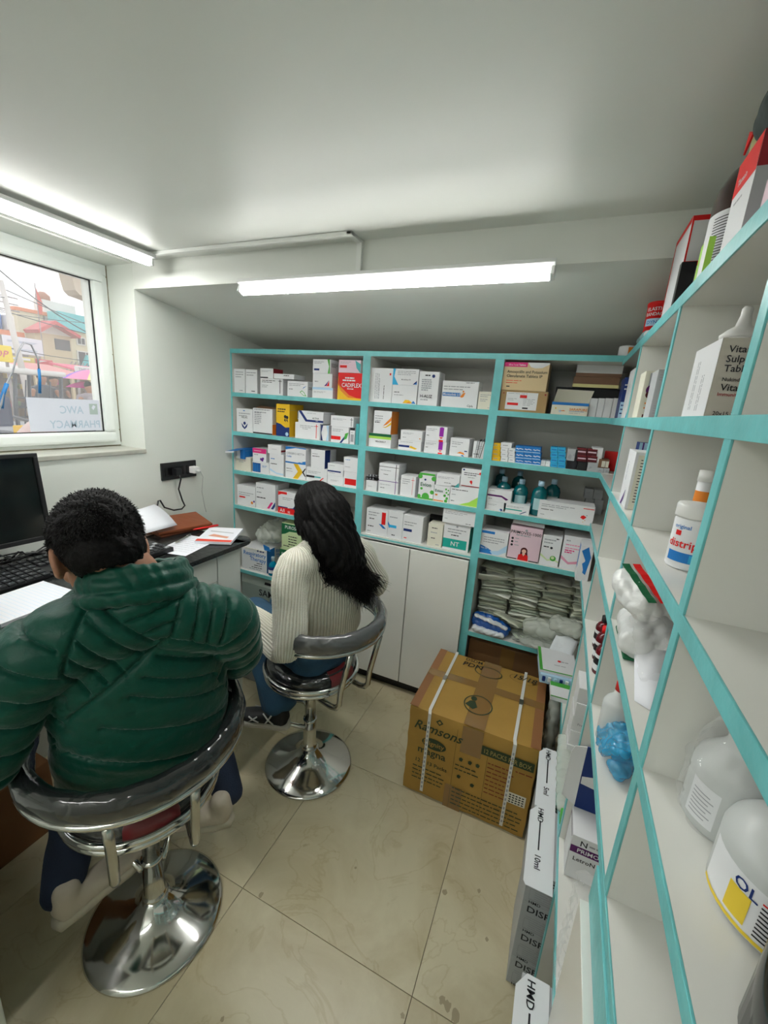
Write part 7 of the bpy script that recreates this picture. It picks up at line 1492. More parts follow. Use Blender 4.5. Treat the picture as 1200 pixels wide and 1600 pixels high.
for k in range(3):
    t = thing('syrup_bottle', 'maroon syrup bottle with a black and white label, %s of three' % ['nearest', 'middle', 'farthest'][k], 'bottle', (.2, 1.17 + k * .06, .967)); c = (.196 + .004 * k, 1.19 + k * .075, .9668)
    m = MB(); m.lathe([(0, 0), (.022, 0), (.023, .003), (.023, .07), (.018, .08), (.010, .088), (0, .088)], MARO, c, 20); m.build('bottle_body', t)
    m = MB(); m.lathe([(0, .0882), (.0115, .0882), (.0115, .106), (0, .106)], [cm('dk'), cm('r'), cm('dk')][k], c, 16); m.build('bottle_cap', t)
    m = MB(); wrap(m, c, .023, c[2] + .012, c[2] + .06, -3.4, -.8, cm('W')); wrap(m, c, .023, c[2] + .03, c[2] + .05, -3.4, -1.8, cm('dk'), .0006); m.build('bottle_label', t, recalc=False)
R('medicine_box', 'tall white box with a bright blue splash at the shelf corner', .140, .190, 1.92, .10, .9590, .165, 0, 'W', [('p', 'F', [(.1, .85), (.6, .98), (.9, .7), (.7, .2), (.45, .25), (.5, .6)], 'b'), ('p', 'F', [(.3, .5), (.6, .6), (.5, .3)], 'b'), ('r', 'L', .2, .3, .7, .95, 'b')])
# box sticking out at the corner, with the syringes in it
t = R('glove_box', 'white box with bright green edges sticking out over the strapped carton', .052, .215, 1.80, .20, .545, .012, 6, 'W', [('r', 'T', 0, 0, .08, 1, 'gr'), ('r', 'T', 0, 0, 1, .04, 'gr'), ('c', 'T', .55, .5, .04, 'r'), L_(.6, .48, .25, 1, 'g', f='T', h=.03), L_(.4, .3, .4, 1, 'g', f='T', h=.02)])
m = MB(); m.rbox(.056, .21, 1.785, 1.99, .502, .5445, .003, cm('lb')); 
for i in range(6): m.rbox(.065 + i * .024, .078 + i * .024, 1.778, 1.80, .515, .538, .003, [cm('nv'), cm('W'), cm('lb')][i % 3])
q = m.build('tray_of_packs', None); q.location = -t.location; q.parent = t
R('glove_box', 'second green edged box half hidden under the sticking out one', .115, .21, 1.68, .10, .5008, .024, 3, 'W', [('r', 'T', 0, .7, 1, 1, 'gr'), ('r', 'F', 0, .8, 1, 1, 'gr')])
for k in range(5):
    R('medicine_box', 'small white box, %s of five stacked in the lower right bay' % ['lowest', 'second from below', 'middle', 'second from top', 'topmost'][k], .178 + .0015 * (k % 2), .252, 1.375 + .004 * (k % 3), .11, .5006 + k * .0565, .0560, 0, 'W', [('v', 'F', .5, .25, .4, 2, 'g')] if k in (1, 3, 4) else [('t', 'F', .25, .42, .16, 'Frenxim', 'g', 'l', 0)] if k == 2 else [])
m = MB(); m.lathe([(0, 0), (.020, 0), (.022, .01), (.022, .05), (.016, .062), (0, .064)], mat('green_plastic', (.01, .22, .03), .25), (.212, 1.225, .5008), 24); tag(m.build('bottle_cap_jar'), 'dark green round cap jar under the stack of five white boxes', 'jar')
t = thing('pouch', 'long clear pouch with a light green end lying along the lower shelf edge', 'pouch', (.178, 1.2, .502))
blob('pouch_body', [limb([(.178, 1.44, .53), (.176, 1.28, .525), (.176, 1.14, .520)], [(.010, .030), (.012, .028), (.012, .022)])], .004, CLEARG, t, 2, crumple(.002, 70, 1))
m = MB(); m.rbox(.166, .188, 1.10, 1.135, .5006, .53, .004, cm('gr')); m.build('green_end', t)
t = R('medicine_box', 'open box with a raised navy blue lid and a white side flap, lower right shelf', .180, .315, .96, .09, .5006, .135, 0, 'W', [('r', 'F', 0, .62, 1, .78, 'dp'), ('t', 'F', .12, .66, .09, 'PRIMO', 'W', 'l', 0), ('t', 'F', .15, .82, .12, 'N', 'k', 'l', 0), L_(.3, .86, .4, 1, 'g'), ('t', 'F', .08, .45, .09, 'LetroN', 'k', 'l', 0), ('r', 'F', .6, .0, 1, .3, 'nv'), ('r', 'L', .05, .05, .95, .95, 'W'), ('r', 'L', .07, .08, .1, .92, 'dp'), ('r', 'L', .07, .9, .93, .93, 'dp')])
m = MB(); m.rbox(.183, .315, 1.046, 1.050, .636, .83, .001, cm('nv')); m.add([(.185, 1.0455, .715), (.30, 1.0455, .700), (.30, 1.0455, .735), (.26, 1.0455, .725), (.23, 1.0455, .750), (.185, 1.0455, .738)], [(0, 1, 2, 3, 4, 5)], cm('W')); q = m.build('raised_lid', None); q.location = -t.location; q.parent = t
m = MB(); m.prism([(.148, .66), (.148, .80), (.155, .822), (.182, .830), (.183, .64)], 'y', 1.046, 1.048, cm('W')); q = m.build('side_flap', None); q.location = -t.location; q.parent = t
bag('plastic_bag', 'clump of clear plastic film standing in front of the navy lidded box', 'bag', [limb([(.172, .70, .56), (.176, .71, .66), (.185, .73, .76)], [(.012, .05), (.016, .05), (.02, .05)])], CLEAR, .005, .006, 80, 2)
# syringe cartons under the lowest shelf, open white flaps hanging out
def syr(y0, D, n, z0, h, ml, words, xo=.102):
    for k in range(n):
        lab = 'syringe carton, %s, with an open white flap marked %s' % (words, ml) if k == n - 1 else 'grey green syringe carton, %s' % words.replace('top', ['bottom', 'third', 'second'][k % 3])
        t = R('syringe_carton', lab, xo, .36, y0, D, z0 + k * (h + .0008), h, 0, 'mint' if 'far' in words and k == n - 1 else 'lgy', [('t', 'F', .06, .70, .20, 'DISPO', 'k', 'l', 0), L_(.06, .52, .4, 2, 'g', .07, .02), ('r', 'F', .05, .10, .42, .13, 'g'), ('r', 'F', .05, .45, .42, .46, 'g'), ('r', 'F', .05, .10, .055, .46, 'g'), ('t', 'F', .06, -.0, .09, 'HMD', 'k', 'l', 0), L_(.1, .38, .25, 4, 'g', .07, .02)])
        if k == n - 1:
            z = z0 + n * (h + .0008) + .001; m = MB(); e = .018
            pts = [(xo - .012, y0 - .035), (xo - .006, y0 - .045), (.162, y0 - .045), (.162, y0 + D), (xo + .010, y0 + D), (xo - .012, y0 + D - .03)]
            m.prism(pts, 'z', z, z + .0012, cm('W'))
            U, V, N = Vector((0, -1, 0)), Vector((1, 0, 0)), Vector((0, 0, 1))
            put_text(m, 'HMD', (xo + .012, y0 + D - .01, z + .0016), U, V, N, .016, cm('k')); m.add([(xo + .018, y0 + D * .75, z + .0016), (xo + .022, y0 + D * .75, z + .0016), (xo + .022, y0 + D * .30, z + .0016), (xo + .018, y0 + D * .30, z + .0016)], [(0, 1, 2, 3)], cm('k'))
            put_text(m, ml, (xo + .012, y0 + D * .22, z + .0016), U, V, N, .016, cm('k'))
            q = m.build('open_flap', None); q.location = -t.location; q.parent = t
syr(1.225, .235, 4, .0012, .109, '5ml', 'top of the far pile', .112)
syr(.975, .215, 4, .0012, .1105, '10ml', 'top of the middle pile', .100)
syr(.48, .26, 4, .0012, .112, '5ml', 'top of the near pile', .105)
bag('plastic_bag', 'long clear bag of bottles standing between the carton and the shelf', 'bag', [limb([(.14, 1.70, .05), (.145, 1.72, .25), (.15, 1.75, .44)], [(.022, .07), (.026, .08), (.022, .06)])], CLEARG, .008, .006, 40, 2)
# ---- goods on top of the right unit
def topbox(*a): return R(*a)
t = R('medicine_box', 'open topped white box with red edges on top of the right shelves', .182, .242, 1.24, .16, 1.9062, .205, 0, 'W', [('r', 'F', 0, 0, .06, 1, 'r'), ('r', 'F', .94, 0, 1, 1, 'r'), ('r', 'F', 0, .95, 1, 1, 'r'), ('r', 'F', 0, .50, 1, .55, 'r'), ('r', 'L', .0, .94, 1, 1, 'r'), ('r', 'L', 0, 0, .06, 1, 'r')])
R('medicine_box', 'black box standing in front of the brown bottle on top of the right shelves', .176, .205, 1.215, .022, 1.9062, .105, 0, 'dk', [L_(.5, .35, .4, 3, 'r', .06, .02)])
BRG = mat('dark_brown_glass', (.035, .010, .008), .08, coat=.6)
t = thing('bottle', 'big dark brown bottle with a white text label on top of the right shelves', 'bottle', (.25, 1.13, 1.906)); c = (.246, 1.075, 1.9062)
m = MB(); m.lathe([(0, 0), (.056, 0), (.060, .005), (.060, .155), (.057, .178), (.044, .205), (.028, .222), (.021, .232), (0, .232)], BRG, c, 40); m.build('bottle_body', t)
m = MB(); m.lathe([(0, .2325), (.024, .2325), (.024, .262), (0, .264)], mat('yellow_plastic_cap', (.62, .58, .28), .4), c, 24); m.build('bottle_cap', t)
m = MB(); wrap(m, c, .060, c[2] + .035, c[2] + .135, -3.4, -.6, cm('W')); wrap(m, c, .060, c[2] + .030, c[2] + .036, -3.4, -.6, cm('or'))
for i in range(18): wrap(m, c, .060, c[2] + .042 + i * .0048, c[2] + .0435 + i * .0048, -2.75, -1.3 - .2 * (i % 4), cm('k'), .0008, 8)
m.build('bottle_label', t, recalc=False)
R('medicine_box', 'tall white box with a red top on top of the right shelves', .190, .26, .855, .10, 1.9062, .165, 0, 'W', [('r', 'L', 0, .70, 1, 1, 'r'), ('t', 'L', .2, .76, .06, 'Tamsin', 'W', 'l', 0), L_(.2, .6, .5, 1, 'g', f='L', h=.02), ('r', 'F', 0, .72, 1, 1, 'dr'), ('r', 'F', 0, 0, 1, .72, 'lgy'), ('t', 'F', .25, .58, .06, '10', 'k', 'l', 0)])
R('medicine_box', 'pale pink box lying at the right edge on top of the right shelves', .198, .30, .68, .14, 1.9062, .085, 0, 'pk', [('r', 'L', 0, 0, 1, .12, 'mn'), ('r', 'F', 0, 0, 1, .12, 'mn')])
R('medicine_box', 'lime and white slim box in front of the big brown bottle', .176, .186, .985, .05, 1.9062, .075, 0, 'W', [('r', 'F', 0, 0, 1, 1, 'li'), ('r', 'L', 0, .0, .35, 1, 'li')])
t = thing('tin', 'red adhesive bandage tin with white lettering on top of the right shelves', 'tin', (.21, 1.72, 1.906)); c = (.207, 1.665, 1.9062)
m = MB(); m.lathe([(0, 0), (.033, 0), (.033, .112), (.0345, .113), (.0345, .120), (.032, .123), (0, .123)], cm('r'), c, 32); m.build('tin_body', t)
m = MB(); cyl_text(m, 'ELASTIC', c, .033, c[2] + .095, .010, FRONT, cm('W'), 1.7); cyl_text(m, 'BANDAGE', c, .033, c[2] + .080, .010, FRONT, cm('W'), 1.7); wrap(m, c, .033, c[2] + .050, c[2] + .072, FRONT - .8, FRONT + .8, cm('lb')); cyl_text(m, 'DYNA', c, .033, c[2] + .056, .010, FRONT, cm('b'), 1.2, .001); wrap(m, c, .033, c[2] + .004, c[2] + .024, FRONT - .3, FRONT + .5, cm('W')); m.build('tin_print', t, recalc=False)
t = thing('tube', 'teal and white tube lying in front of the red tin', 'tube', (.175, 1.60, 1.906))
m = MB(); m.tube([(.178, 1.70, 1.920), (.178, 1.58, 1.920)], .013, mat('teal_tube', (.25, .45, .47), .3), 12); m.build('tube_body', t)
m = MB(); m.tube([(.178, 1.579, 1.920), (.178, 1.555, 1.920)], .009, cm('W'), 12); m.build('tube_cap', t)
t = thing('jar', 'small white jar with an orange label at the far end of the shelf top', 'jar', (.2, 2.1, 1.919)); c = (.178, 2.085, 1.9192)
m = MB(); m.lathe([(0, 0), (.034, 0), (.034, .038), (.030, .041), (0, .042)], cm('W'), c, 28); m.build('jar_body', t)
m = MB(); wrap(m, c, .034, c[2] + .004, c[2] + .034, -1.6, -.2, cm('or')); m.build('jar_label', t, recalc=False)
DGB = mat('dark_green_cloth', (.035, .05, .045), .8, bump=(20, .5, 4))
t = thing('cloth_bag', 'dark grey green cloth bag with a red tag up at the top right edge', 'bag', (.235, .90, 2.073))
blob('bag_body', [limb([(.225, .93, 2.118), (.232, .90, 2.125), (.245, .87, 2.12)], [(.036, .036), (.044, .044), (.040, .040)])], .005, DGB, t, 4, crumple(.003, 30, 1))
m = MB(); m.prism([(.955, 2.115), (.985, 2.100), (.978, 2.130)], 'x', .196, .199, cm('r')); m.build('red_tag', t)

# ================================================================ THE SIGN AND CABLE AT THE WINDOW
SGP = mat('sign_paper', (.62, .64, .72), .7); FAD = mat('faded_ink', (.40, .50, .60), .7); FADG = mat('faded_green_ink', (.38, .46, .44), .7)
t = thing('window_sign', 'paper sign on the glass reading AWC PHARMACY in mirror writing', 'sign', (-2.107, 1.2, 1.5))
m = MB(); m.box(-2.1076, -2.1070, 1.045, 1.346, 1.436, 1.580, SGP); m.build('paper', t)
m = MB(); Uv, Vv, Nv = Vector((0, -1, 0)), Vector((0, 0, 1)), Vector((1, 0, 0))
def ms(s, y, z, h): 
    vs, fs, w = text_mesh(s); k = h / .7
    m.add([(-2.1066, y - x * k * .86, z + yy * k) for x, yy in vs], fs, FAD)
ms('AWC', 1.270, 1.515, .034); ms('PHARMACY', 1.340, 1.450, .034)
m.add([(-2.1066, 1.298, 1.512), (-2.1066, 1.336, 1.512), (-2.1066, 1.336, 1.562), (-2.1066, 1.298, 1.562)], [(0, 1, 2, 3)], FADG)
m.add([(-2.1063, 1.308, 1.543), (-2.1063, 1.316, 1.532), (-2.1063, 1.328, 1.550), (-2.1063, 1.317, 1.556)], [(0, 1, 2, 3)], SGP)
m.build('lettering', t, recalc=False)
CBL = mat('blue_cable_sleeve', (.01, .16, .42), .4); CBG = mat('grey_cable_sheath', (.30, .31, .33), .4)
t = thing('cable_loop', 'blue and grey cable loop hanging at the window', 'cable', (-2.06, 1.0, 1.5))
m = MB(); m.tube([(-2.085, .845, 1.372), (-2.07, .90, 1.47), (-2.06, .935, 1.55), (-2.055, .955, 1.62), (-2.05, .985, 1.68), (-2.048, 1.01, 1.755), (-2.048, 1.035, 1.795), (-2.048, 1.06, 1.79), (-2.05, 1.078, 1.74), (-2.055, 1.08, 1.70)], .0035, CBG, 8); m.build('grey_wire', t)
m = MB(); m.tube([(-2.055, .962, 1.632), (-2.062, .945, 1.585), (-2.068, .938, 1.535)], .0075, CBL, 8); m.tube([(-2.055, 1.08, 1.70), (-2.058, 1.08, 1.66), (-2.062, 1.075, 1.60)], .0055, CBL, 8); m.build('blue_sleeve', t)
# ================================================================ THE STREET OUTSIDE
def ring_(y, z): return (y, z)
GZ = 0.15
ROAD = mat('dusty_road', (.42, .36, .31), .9, vary=(.6, .2))
m = MB(); m.box(-75, -2.9, -30, 60, GZ - .1, GZ, ROAD); struct(m.build('street_ground'))
def P_(mm, name, parent): return mm.build(name, parent)
CRW = mat('cream_render', (.70, .62, .45), .8, vary=(1, .1)); WHW = mat('pale_render', (.72, .70, .66), .8, vary=(1, .1)); TLW = mat('turquoise_sheet', (.16, .52, .55), .6); TAN = mat('tan_boards', (.58, .48, .32), .8); REDT = mat('red_roof_sheet', (.55, .10, .11), .6); ORG = mat('orange_band', (.68, .22, .10), .7); GRW = mat('grey_block_wall', (.38, .34, .34), .9, vary=(3, .3)); DKW = mat('dark_window', (.10, .09, .10), .4)
def windows(b, x, ys, z0, z1, w=.8):
    for y in ys:
        m = MB(); m.box(x, x + .08, y, y + w, z0, z1, WHW); f_ = m.build('window', b)
        m = MB(); m.box(x + .081, x + .10, y + .07, y + w / 2 - .03, z0 + .07, z1 - .07, DKW); m.box(x + .081, x + .10, y + w / 2 + .03, y + w - .07, z0 + .07, z1 - .07, DKW); q = m.build('pane', None); q.location = -worldloc(b); q.parent = f_
X0 = -30.0
b = thing('building', 'cream house with a turquoise parapet seen through the window', 'building', (X0 - 3, 19.5, GZ))
m = MB(); m.box(X0 - 1, X0, 17.3, 24, GZ, 4.9, CRW); m.build('wall', b)
m = MB(); m.box(X0 - .9, X0 + .25, 17.1, 24, 4.9, 5.9, TLW); m.build('parapet', b)
windows(b, X0, (18.05, 19.6), 2.75, 3.75, 1.05); windows(b, X0, (18.1,), 4.1, 4.6, .55)
m = MB(); m.box(X0, X0 + 1.6, 17.2, 24, 1.95, 2.1, TLW); m.build('balcony_slab', b)
for k in range(26):
    m = MB(); m.box(X0 + 1.5, X0 + 1.56, 17.2 + k * .16, 17.26 + k * .16, 2.1, 2.85, mat('balcony_bar', (.25, .35, .36), .6)); m.build('railing_bar', b)
m = MB(); m.box(X0 + 1.6, X0 + 1.65, 17.75, 24, 2.1, 2.75, WHW); m.build('banner', b)
b = thing('building', 'white flat roofed house behind the red gabled roof', 'building', (X0 - 5, 16, GZ))
m = MB(); m.box(X0 - 2.2, X0 - 1.2, 17.1, 19.0, GZ, 6.6, WHW); m.build('wall', b)
m = MB(); m.box(X0 - 2.2, X0 - 1.2, 15.6, 17.0, GZ, 5.65, CRW); m.build('wall', b)
m = MB(); m.box(X0 - 2.2, X0 - 1.1, 15.5, 17.2, 5.65, 5.85, ORG); m.build('roof_band', b)
m = MB(); m.lathe([(0, 0), (.38, 0), (.38, .3), (.15, .5), (0, .5)], mat('brown_tank', (.40, .20, .14), .7), (X0 - 1.7, 17.4, 6.6), 16); m.build('water_tank', b)
b = thing('building', 'tan house with a red gabled roof across the street', 'building', (X0 + 2, 16.4, GZ))
m = MB(); m.box(X0 + 1.1, X0 + 2, 14.75, 16.6, GZ, 4.35, TAN); m.build('wall', b)
m = MB(); m.prism([(14.6, 4.38), (15.55, 5.02), (16.85, 4.42), (16.8, 4.27), (15.55, 4.82), (14.7, 4.22)], 'x', X0 + 1.2, X0 + 2.6, REDT); m.build('gable_roof', b)
m = MB(); m.prism([(14.8, 4.3), (15.55, 4.80), (16.65, 4.32)], 'x', X0 + 2.0, X0 + 2.02, WHW); m.build('gable_panel', b)
m = MB(); m.box(X0 + 2.0, X0 + 2.05, 15.7, 16.5, 3.5, 4.1, DKW); m.build('window', b)
m = MB(); m.prism([(16.6, 2.0), (16.9, 2.0), (17.6, 3.4), (17.3, 3.4)], 'x', X0 + 2.1, X0 + 2.3, TLW); m.build('stair_flank', b)
for k in range(6): m = MB(); m.tube([(X0 + 2.4, 15.6 + k * .22, 1.9), (X0 + 2.4, 16.3 + k * .22, 2.9)], .03, GRW, 5); m.build('stair_bar', b)
b = thing('building', 'grey block house with an orange ledge and blue drums on its roof', 'building', (X0, 13.5, GZ))
m = MB(); m.box(X0 + .2, X0 + 1.0, 10, 14.9, GZ, 4.0, GRW); m.build('wall', b)
m = MB(); m.box(X0 + .2, X0 + 1.3, 10, 14.6, 3.95, 4.2, ORG); m.build('ledge', b)
m = MB(); m.box(X0 + .6, X0 + 1.2, 13.9, 14.25, 4.25, 5.0, WHW); m.build('roof_block', b)
for k, (y, r) in enumerate(((12.6, .45), (13.2, .28), (13.6, .28))): m = MB(); m.lathe([(0, 0), (r, 0), (r, .8), (0, .82)], mat('blue_drum', (.03, .14, .50), .5), (X0 + .7, y, 4.25), 16); m.build('water_drum', b)
# shop boards
def hoard(name, label, x, y0, y1, z0, z1, col, deco=None, tilt=0):
    t = thing(name, label, 'sign', (x, (y0 + y1) / 2, z0)); m = MB(); m.rbox(x - .08, x, y0, y1, z0, z1, .02, mat('board_' + str(len(COL.objects)), col, .6)); m.build('board', t)
    for yy in (y0 + .1, y1 - .1): m = MB(); m.box(x - .14, x - .09, yy - .03, yy + .03, GZ, z1, GRW); m.build('support_post', t)
    if deco: m = MB(); deco(m); m.build('lettering', t, recalc=False)
    return t
U2, V2, N2 = Vector((0, 1, 0)), Vector((0, 0, 1)), Vector((1, 0, 0))
def rowsdeco(x, y0, y1, z0, z1, n, mt):
    def f(m):
        rn = random.Random(int(y0 * 10))
        for i in range(n):
            z = z1 - (z1 - z0) * (i + .8) / (n + .2); m.add([(x + .01, y0 + .12, z), (x + .01, y1 - .12 - rn.random() * .4, z), (x + .01, y1 - .12 - rn.random() * .2, z + .08), (x + .01, y0 + .12, z + .08)], [(0, 1, 2, 3)], mt)
    return f
WH2 = mat('sign_white', (.8, .8, .8), .6); RD2 = mat('sign_red', (.62, .10, .12), .6)
hoard('shop_board', 'white billboard below the grey block house across the street', -20, 9.45, 10.75, 2.62, 3.25, (.66, .68, .74), rowsdeco(-20, 9.45, 10.75, 2.62, 3.25, 2, mat('sign_grey', (.45, .50, .60), .6)))
hoard('shop_board', 'yellow shop board with small figures under the white billboard', -19.9, 9.15, 10.35, 2.02, 2.52, (.72, .62, .18), rowsdeco(-19.9, 9.15, 10.35, 2.02, 2.52, 3, WH2))
hoard('shop_board', 'red shop board with white lines right of the yellow board', -19.8, 10.36, 10.95, 2.0, 2.5, (.62, .10, .12), rowsdeco(-19.8, 10.36, 10.95, 2.0, 2.5, 3, WH2))
hoard('shop_board', 'bright yellow sign with red italic letters at the left window edge', -14, 5.6, 6.78, 2.08, 2.50, (.82, .62, .0), lambda m: put_text(m, 'SHOP', (-13.99, 6.66, 2.20), U2, V2, N2, .17, RD2, 'r', slant=.25))
hoard('shop_board', 'white stall sign with grey letters above the umbrella', -14, 8.35, 9.4, 2.0, 2.18, (.72, .70, .70), lambda m: put_text(m, "THE NATURE'S", (-13.99, 8.42, 2.04), U2, V2, N2, .09, mat('sign_text_grey', (.35, .33, .36), .6), 'l'))
b = thing('market_stalls', 'row of open market stalls with pink awnings across the street', 'stall', (-17, 9, GZ))
m = MB(); m.box(-19.2, -18.9, 6.5, 13.5, GZ, 2.1, mat('stall_back', (.30, .22, .17), .9, vary=(3, .5))); m.build('back_wall', b)
for (y0, y1, z, c_) in ((6.0, 8.6, 1.98, (.62, .58, .55)), (8.6, 10.4, 1.95, (.68, .30, .28)), (10.5, 13.0, 2.05, (.70, .14, .22))):
    m = MB(); m.prism([(-19.2, z + .35), (-16.6, z), (-16.6, z - .06), (-19.2, z + .28)], 'y', y0, y1, mat('awning_%d' % int(y0 * 10), c_, .7)); m.build('awning', b)
for y in (8.6, 9.75, 10.4, 11.8): m = MB(); m.box(-16.75, -16.65, y, y + .09, GZ, 2.0, TAN); m.build('post', b)
m = MB()
rn = random.Random(2); GOODS = [mat('goods_%d' % i, c_, .7) for i, c_ in enumerate(((.6, .2, .1), (.65, .5, .1), (.2, .3, .15), (.6, .55, .5), (.5, .1, .2), (.12, .12, .14)))]
for i in range(60):
    y = rn.uniform(6.5, 12.8); z = rn.uniform(.5, 1.7); s = rn.uniform(.08, .2); m.rbox(-18.85, -18.6, y, y + s * 1.6, z, z + s, .02, rn.choice(GOODS))
m.build('stall_goods', b)['kind'] = 'stuff'
# leaning concrete pole, flag, wires
CONC = mat('pale_concrete', (.58, .55, .52), .9)
t = thing('utility_pole', 'pale concrete utility pole leaning in front of the shops', 'pole', (-14, 7.0, GZ)); m = MB(); m.tube([(-14, 7.05, GZ), (-14, 6.95, 1.9), (-14, 6.75, 4.1)], [.085, .08, .06], CONC, 8); m.build('pole', t)
for k in range(3): m = MB(); m.tube([(-14.05, 6.55 - .0 * k, 3.75 - k * .16), (-13.95, 7.05, 3.72 - k * .16)], .018, GRW, 5); m.build('cross_arm', t)
t = thing('flag', 'small red flag on a thin pole above the roofs', 'flag', (-24, 12.5, 5)); m = MB(); m.tube([(-24, 12.9, GZ), (-24, 12.9, 6.1)], .02, GRW, 5); m.build('flag_pole', t)
m = MB(); m.prism([(12.92, 5.9), (13.12, 5.3), (13.06, 4.75), (12.93, 4.8)], 'x', -24.01, -23.99, mat('flag_red', (.60, .10, .08), .8)); m.build('flag_cloth', t)
WIRE = mat('black_wire', (.05, .05, .06), .6)
for k, (a, b_) in enumerate((((-14, 4.5, 3.75), (-16, 14, 3.5)), ((-14, 4.5, 3.35), (-22, 17, 5.2)), ((-14, 6.8, 3.9), (-22, 19, 4.2)), ((-14, 6.8, 3.7), (-10, 2.5, 3.9)), ((-10, 3.5, 4.7), (-11, 7.7, 2.6)), ((-16, 5, 3.0), (-15, 12, 2.6)))):
    a, b_ = Vector(a), Vector(b_); pts = [a.lerp(b_, q / 10) - Vector((0, 0, .35 * math.sin(PI * q / 10))) for q in range(11)]
    m = MB(); m.tube(pts, .012, WIRE, 5); o = m.build('overhead_wire'); tag(o, 'thin overhead wire across the sky, ' + ['highest from the pole towards the cream house', 'rising to the turquoise parapet', 'running from pole top to the right', 'running from the pole back to the left', 'steep one falling from upper left', 'lowest one in front of the boards'][k], 'wire')
# corner of a neighbouring balcony at the top of the window
t = thing('balcony_corner', 'pale concrete balcony corner jutting into the top right of the window', 'balcony', (-6, 3.9, 2.8)); m = MB(); m.prism([(3.68, 2.80), (3.73, 2.755), (4.5, 2.66), (4.5, 3.35), (3.60, 3.35), (3.655, 2.93)], 'x', -6.25, -6.0, mat('balcony_concrete', (.52, .45, .36), .85)); m.build('slab', t)
# e-rickshaw
RB = mat('rickshaw_dark', (.05, .055, .075), .4); RW = mat('rickshaw_roof', (.62, .62, .60), .5); RG = mat('rickshaw_panel', (.42, .44, .47), .5)
t = thing('rickshaw', 'electric rickshaw with a pale roof parked outside the window', 'rickshaw', (-7, 3.6, GZ))
m = MB(); m.rbox(-7.9, -6.9, 2.2, 3.98, 1.73, 1.80, .03, RW); m.build('roof', t)
for (x, y) in ((-7.0, 2.5), (-7.0, 3.35), (-7.0, 3.92), (-7.8, 2.5), (-7.8, 3.92)): m = MB(); m.tube([(x, y, .6), (x, y - .02, 1.2), (x, y + .03, 1.73)], .025, RB, 6); m.build('roof_post', t)
m = MB(); m.rbox(-7.85, -6.95, 2.55, 3.97, .5, 1.02, .04, RG); m.build('body_tub', t)
m = MB(); m.rbox(-7.3, -7.0, 2.6, 3.3, 1.0, 1.42, .05, mat('seat_blue', (.02, .03, .09), .6)); m.build('seat_back', t)
m = MB(); 
for k in range(3): m.tube([(-6.96, 3.35, 1.15 + k * .13), (-6.96, 3.95, 1.15 + k * .13)], .012, RB, 5)
for k in range(4): m.tube([(-6.96, 3.4 + k * .15, 1.05), (-6.96, 3.48 + k * .15, 1.65)], .010, RB, 5)
m.build('window_grille', t)
for y in (2.5, 4.0):
    m = MB(); m.lathe([(0, -.05), (.2, -.05), (.27, -.03), (.27, .03), (.2, .05), (0, .05)], RB, (0, 0, 0), 20, M=Matrix.Translation((-6.95, y, GZ + .27)) @ Matrix.Rotation(PI / 2, 4, 'Y')); m.build('wheel', t)
m = MB(); m.rbox(-6.9, -6.88, 3.3, 3.7, .5, .75, .01, RG); m.build('mudguard', t)
# parked motor scooter and motorcycle close to the window
PKS = mat('dusty_pink_scooter', (.60, .42, .38), .35, coat=.5)
t = thing('scooter', 'dusty pink motor scooter parked right below the window', 'scooter', (-5, 2.4, GZ))
blob('body_panel', [limb([(-5.0, 2.05, .75), (-5.0, 2.35, .9), (-5.0, 2.55, 1.12), (-5.0, 2.62, 1.25)], [(.14, .12), (.17, .14), (.15, .12), (.10, .08)]), limb([(-5.0, 2.1, .72), (-5.0, 1.5, .78)], [(.15, .12), (.13, .1)])], .02, PKS, t, 4)
m = MB(); m.tube([(-5.30, 2.50, 1.27), (-5.0, 2.56, 1.22), (-4.70, 2.50, 1.27)], .018, RB, 6); m.build('handlebar', t)
m = MB(); m.tube([(-4.78, 2.5, 1.27), (-4.74, 2.48, 1.42)], .008, RB, 5); m.rbox(-4.80, -4.68, 2.46, 2.49, 1.42, 1.49, .01, RB); m.build('mirror', t)
for y in (1.4, 2.75): m = MB(); m.lathe([(0, -.05), (.17, -.05), (.22, -.03), (.22, .03), (.17, .05), (0, .05)], RB, (0, 0, 0), 20, M=Matrix.Translation((-5.0, y, GZ + .22)) @ Matrix.Rotation(PI / 2, 4, 'Y')); m.build('wheel', t)
t = thing('motorcycle', 'dark motorcycle with a yellow number plate at the left window edge', 'motorcycle', (-5.6, 2.3, GZ))
m = MB(); m.rbox(-5.72, -5.48, 1.9, 2.62, .75, 1.1, .06, RB); m.build('tank_and_seat', t)
m = MB(); m.rbox(-5.47, -5.45, 2.55, 2.78, 1.02, 1.17, .01, cm('y')); m.build('number_plate', t)
for y in (1.75, 2.75): m = MB(); m.lathe([(0, -.05), (.22, -.05), (.29, -.03), (.29, .03), (.22, .05), (0, .05)], RB, (0, 0, 0), 20, M=Matrix.Translation((-5.6, y, GZ + .29)) @ Matrix.Rotation(PI / 2, 4, 'Y')); m.build('wheel', t)
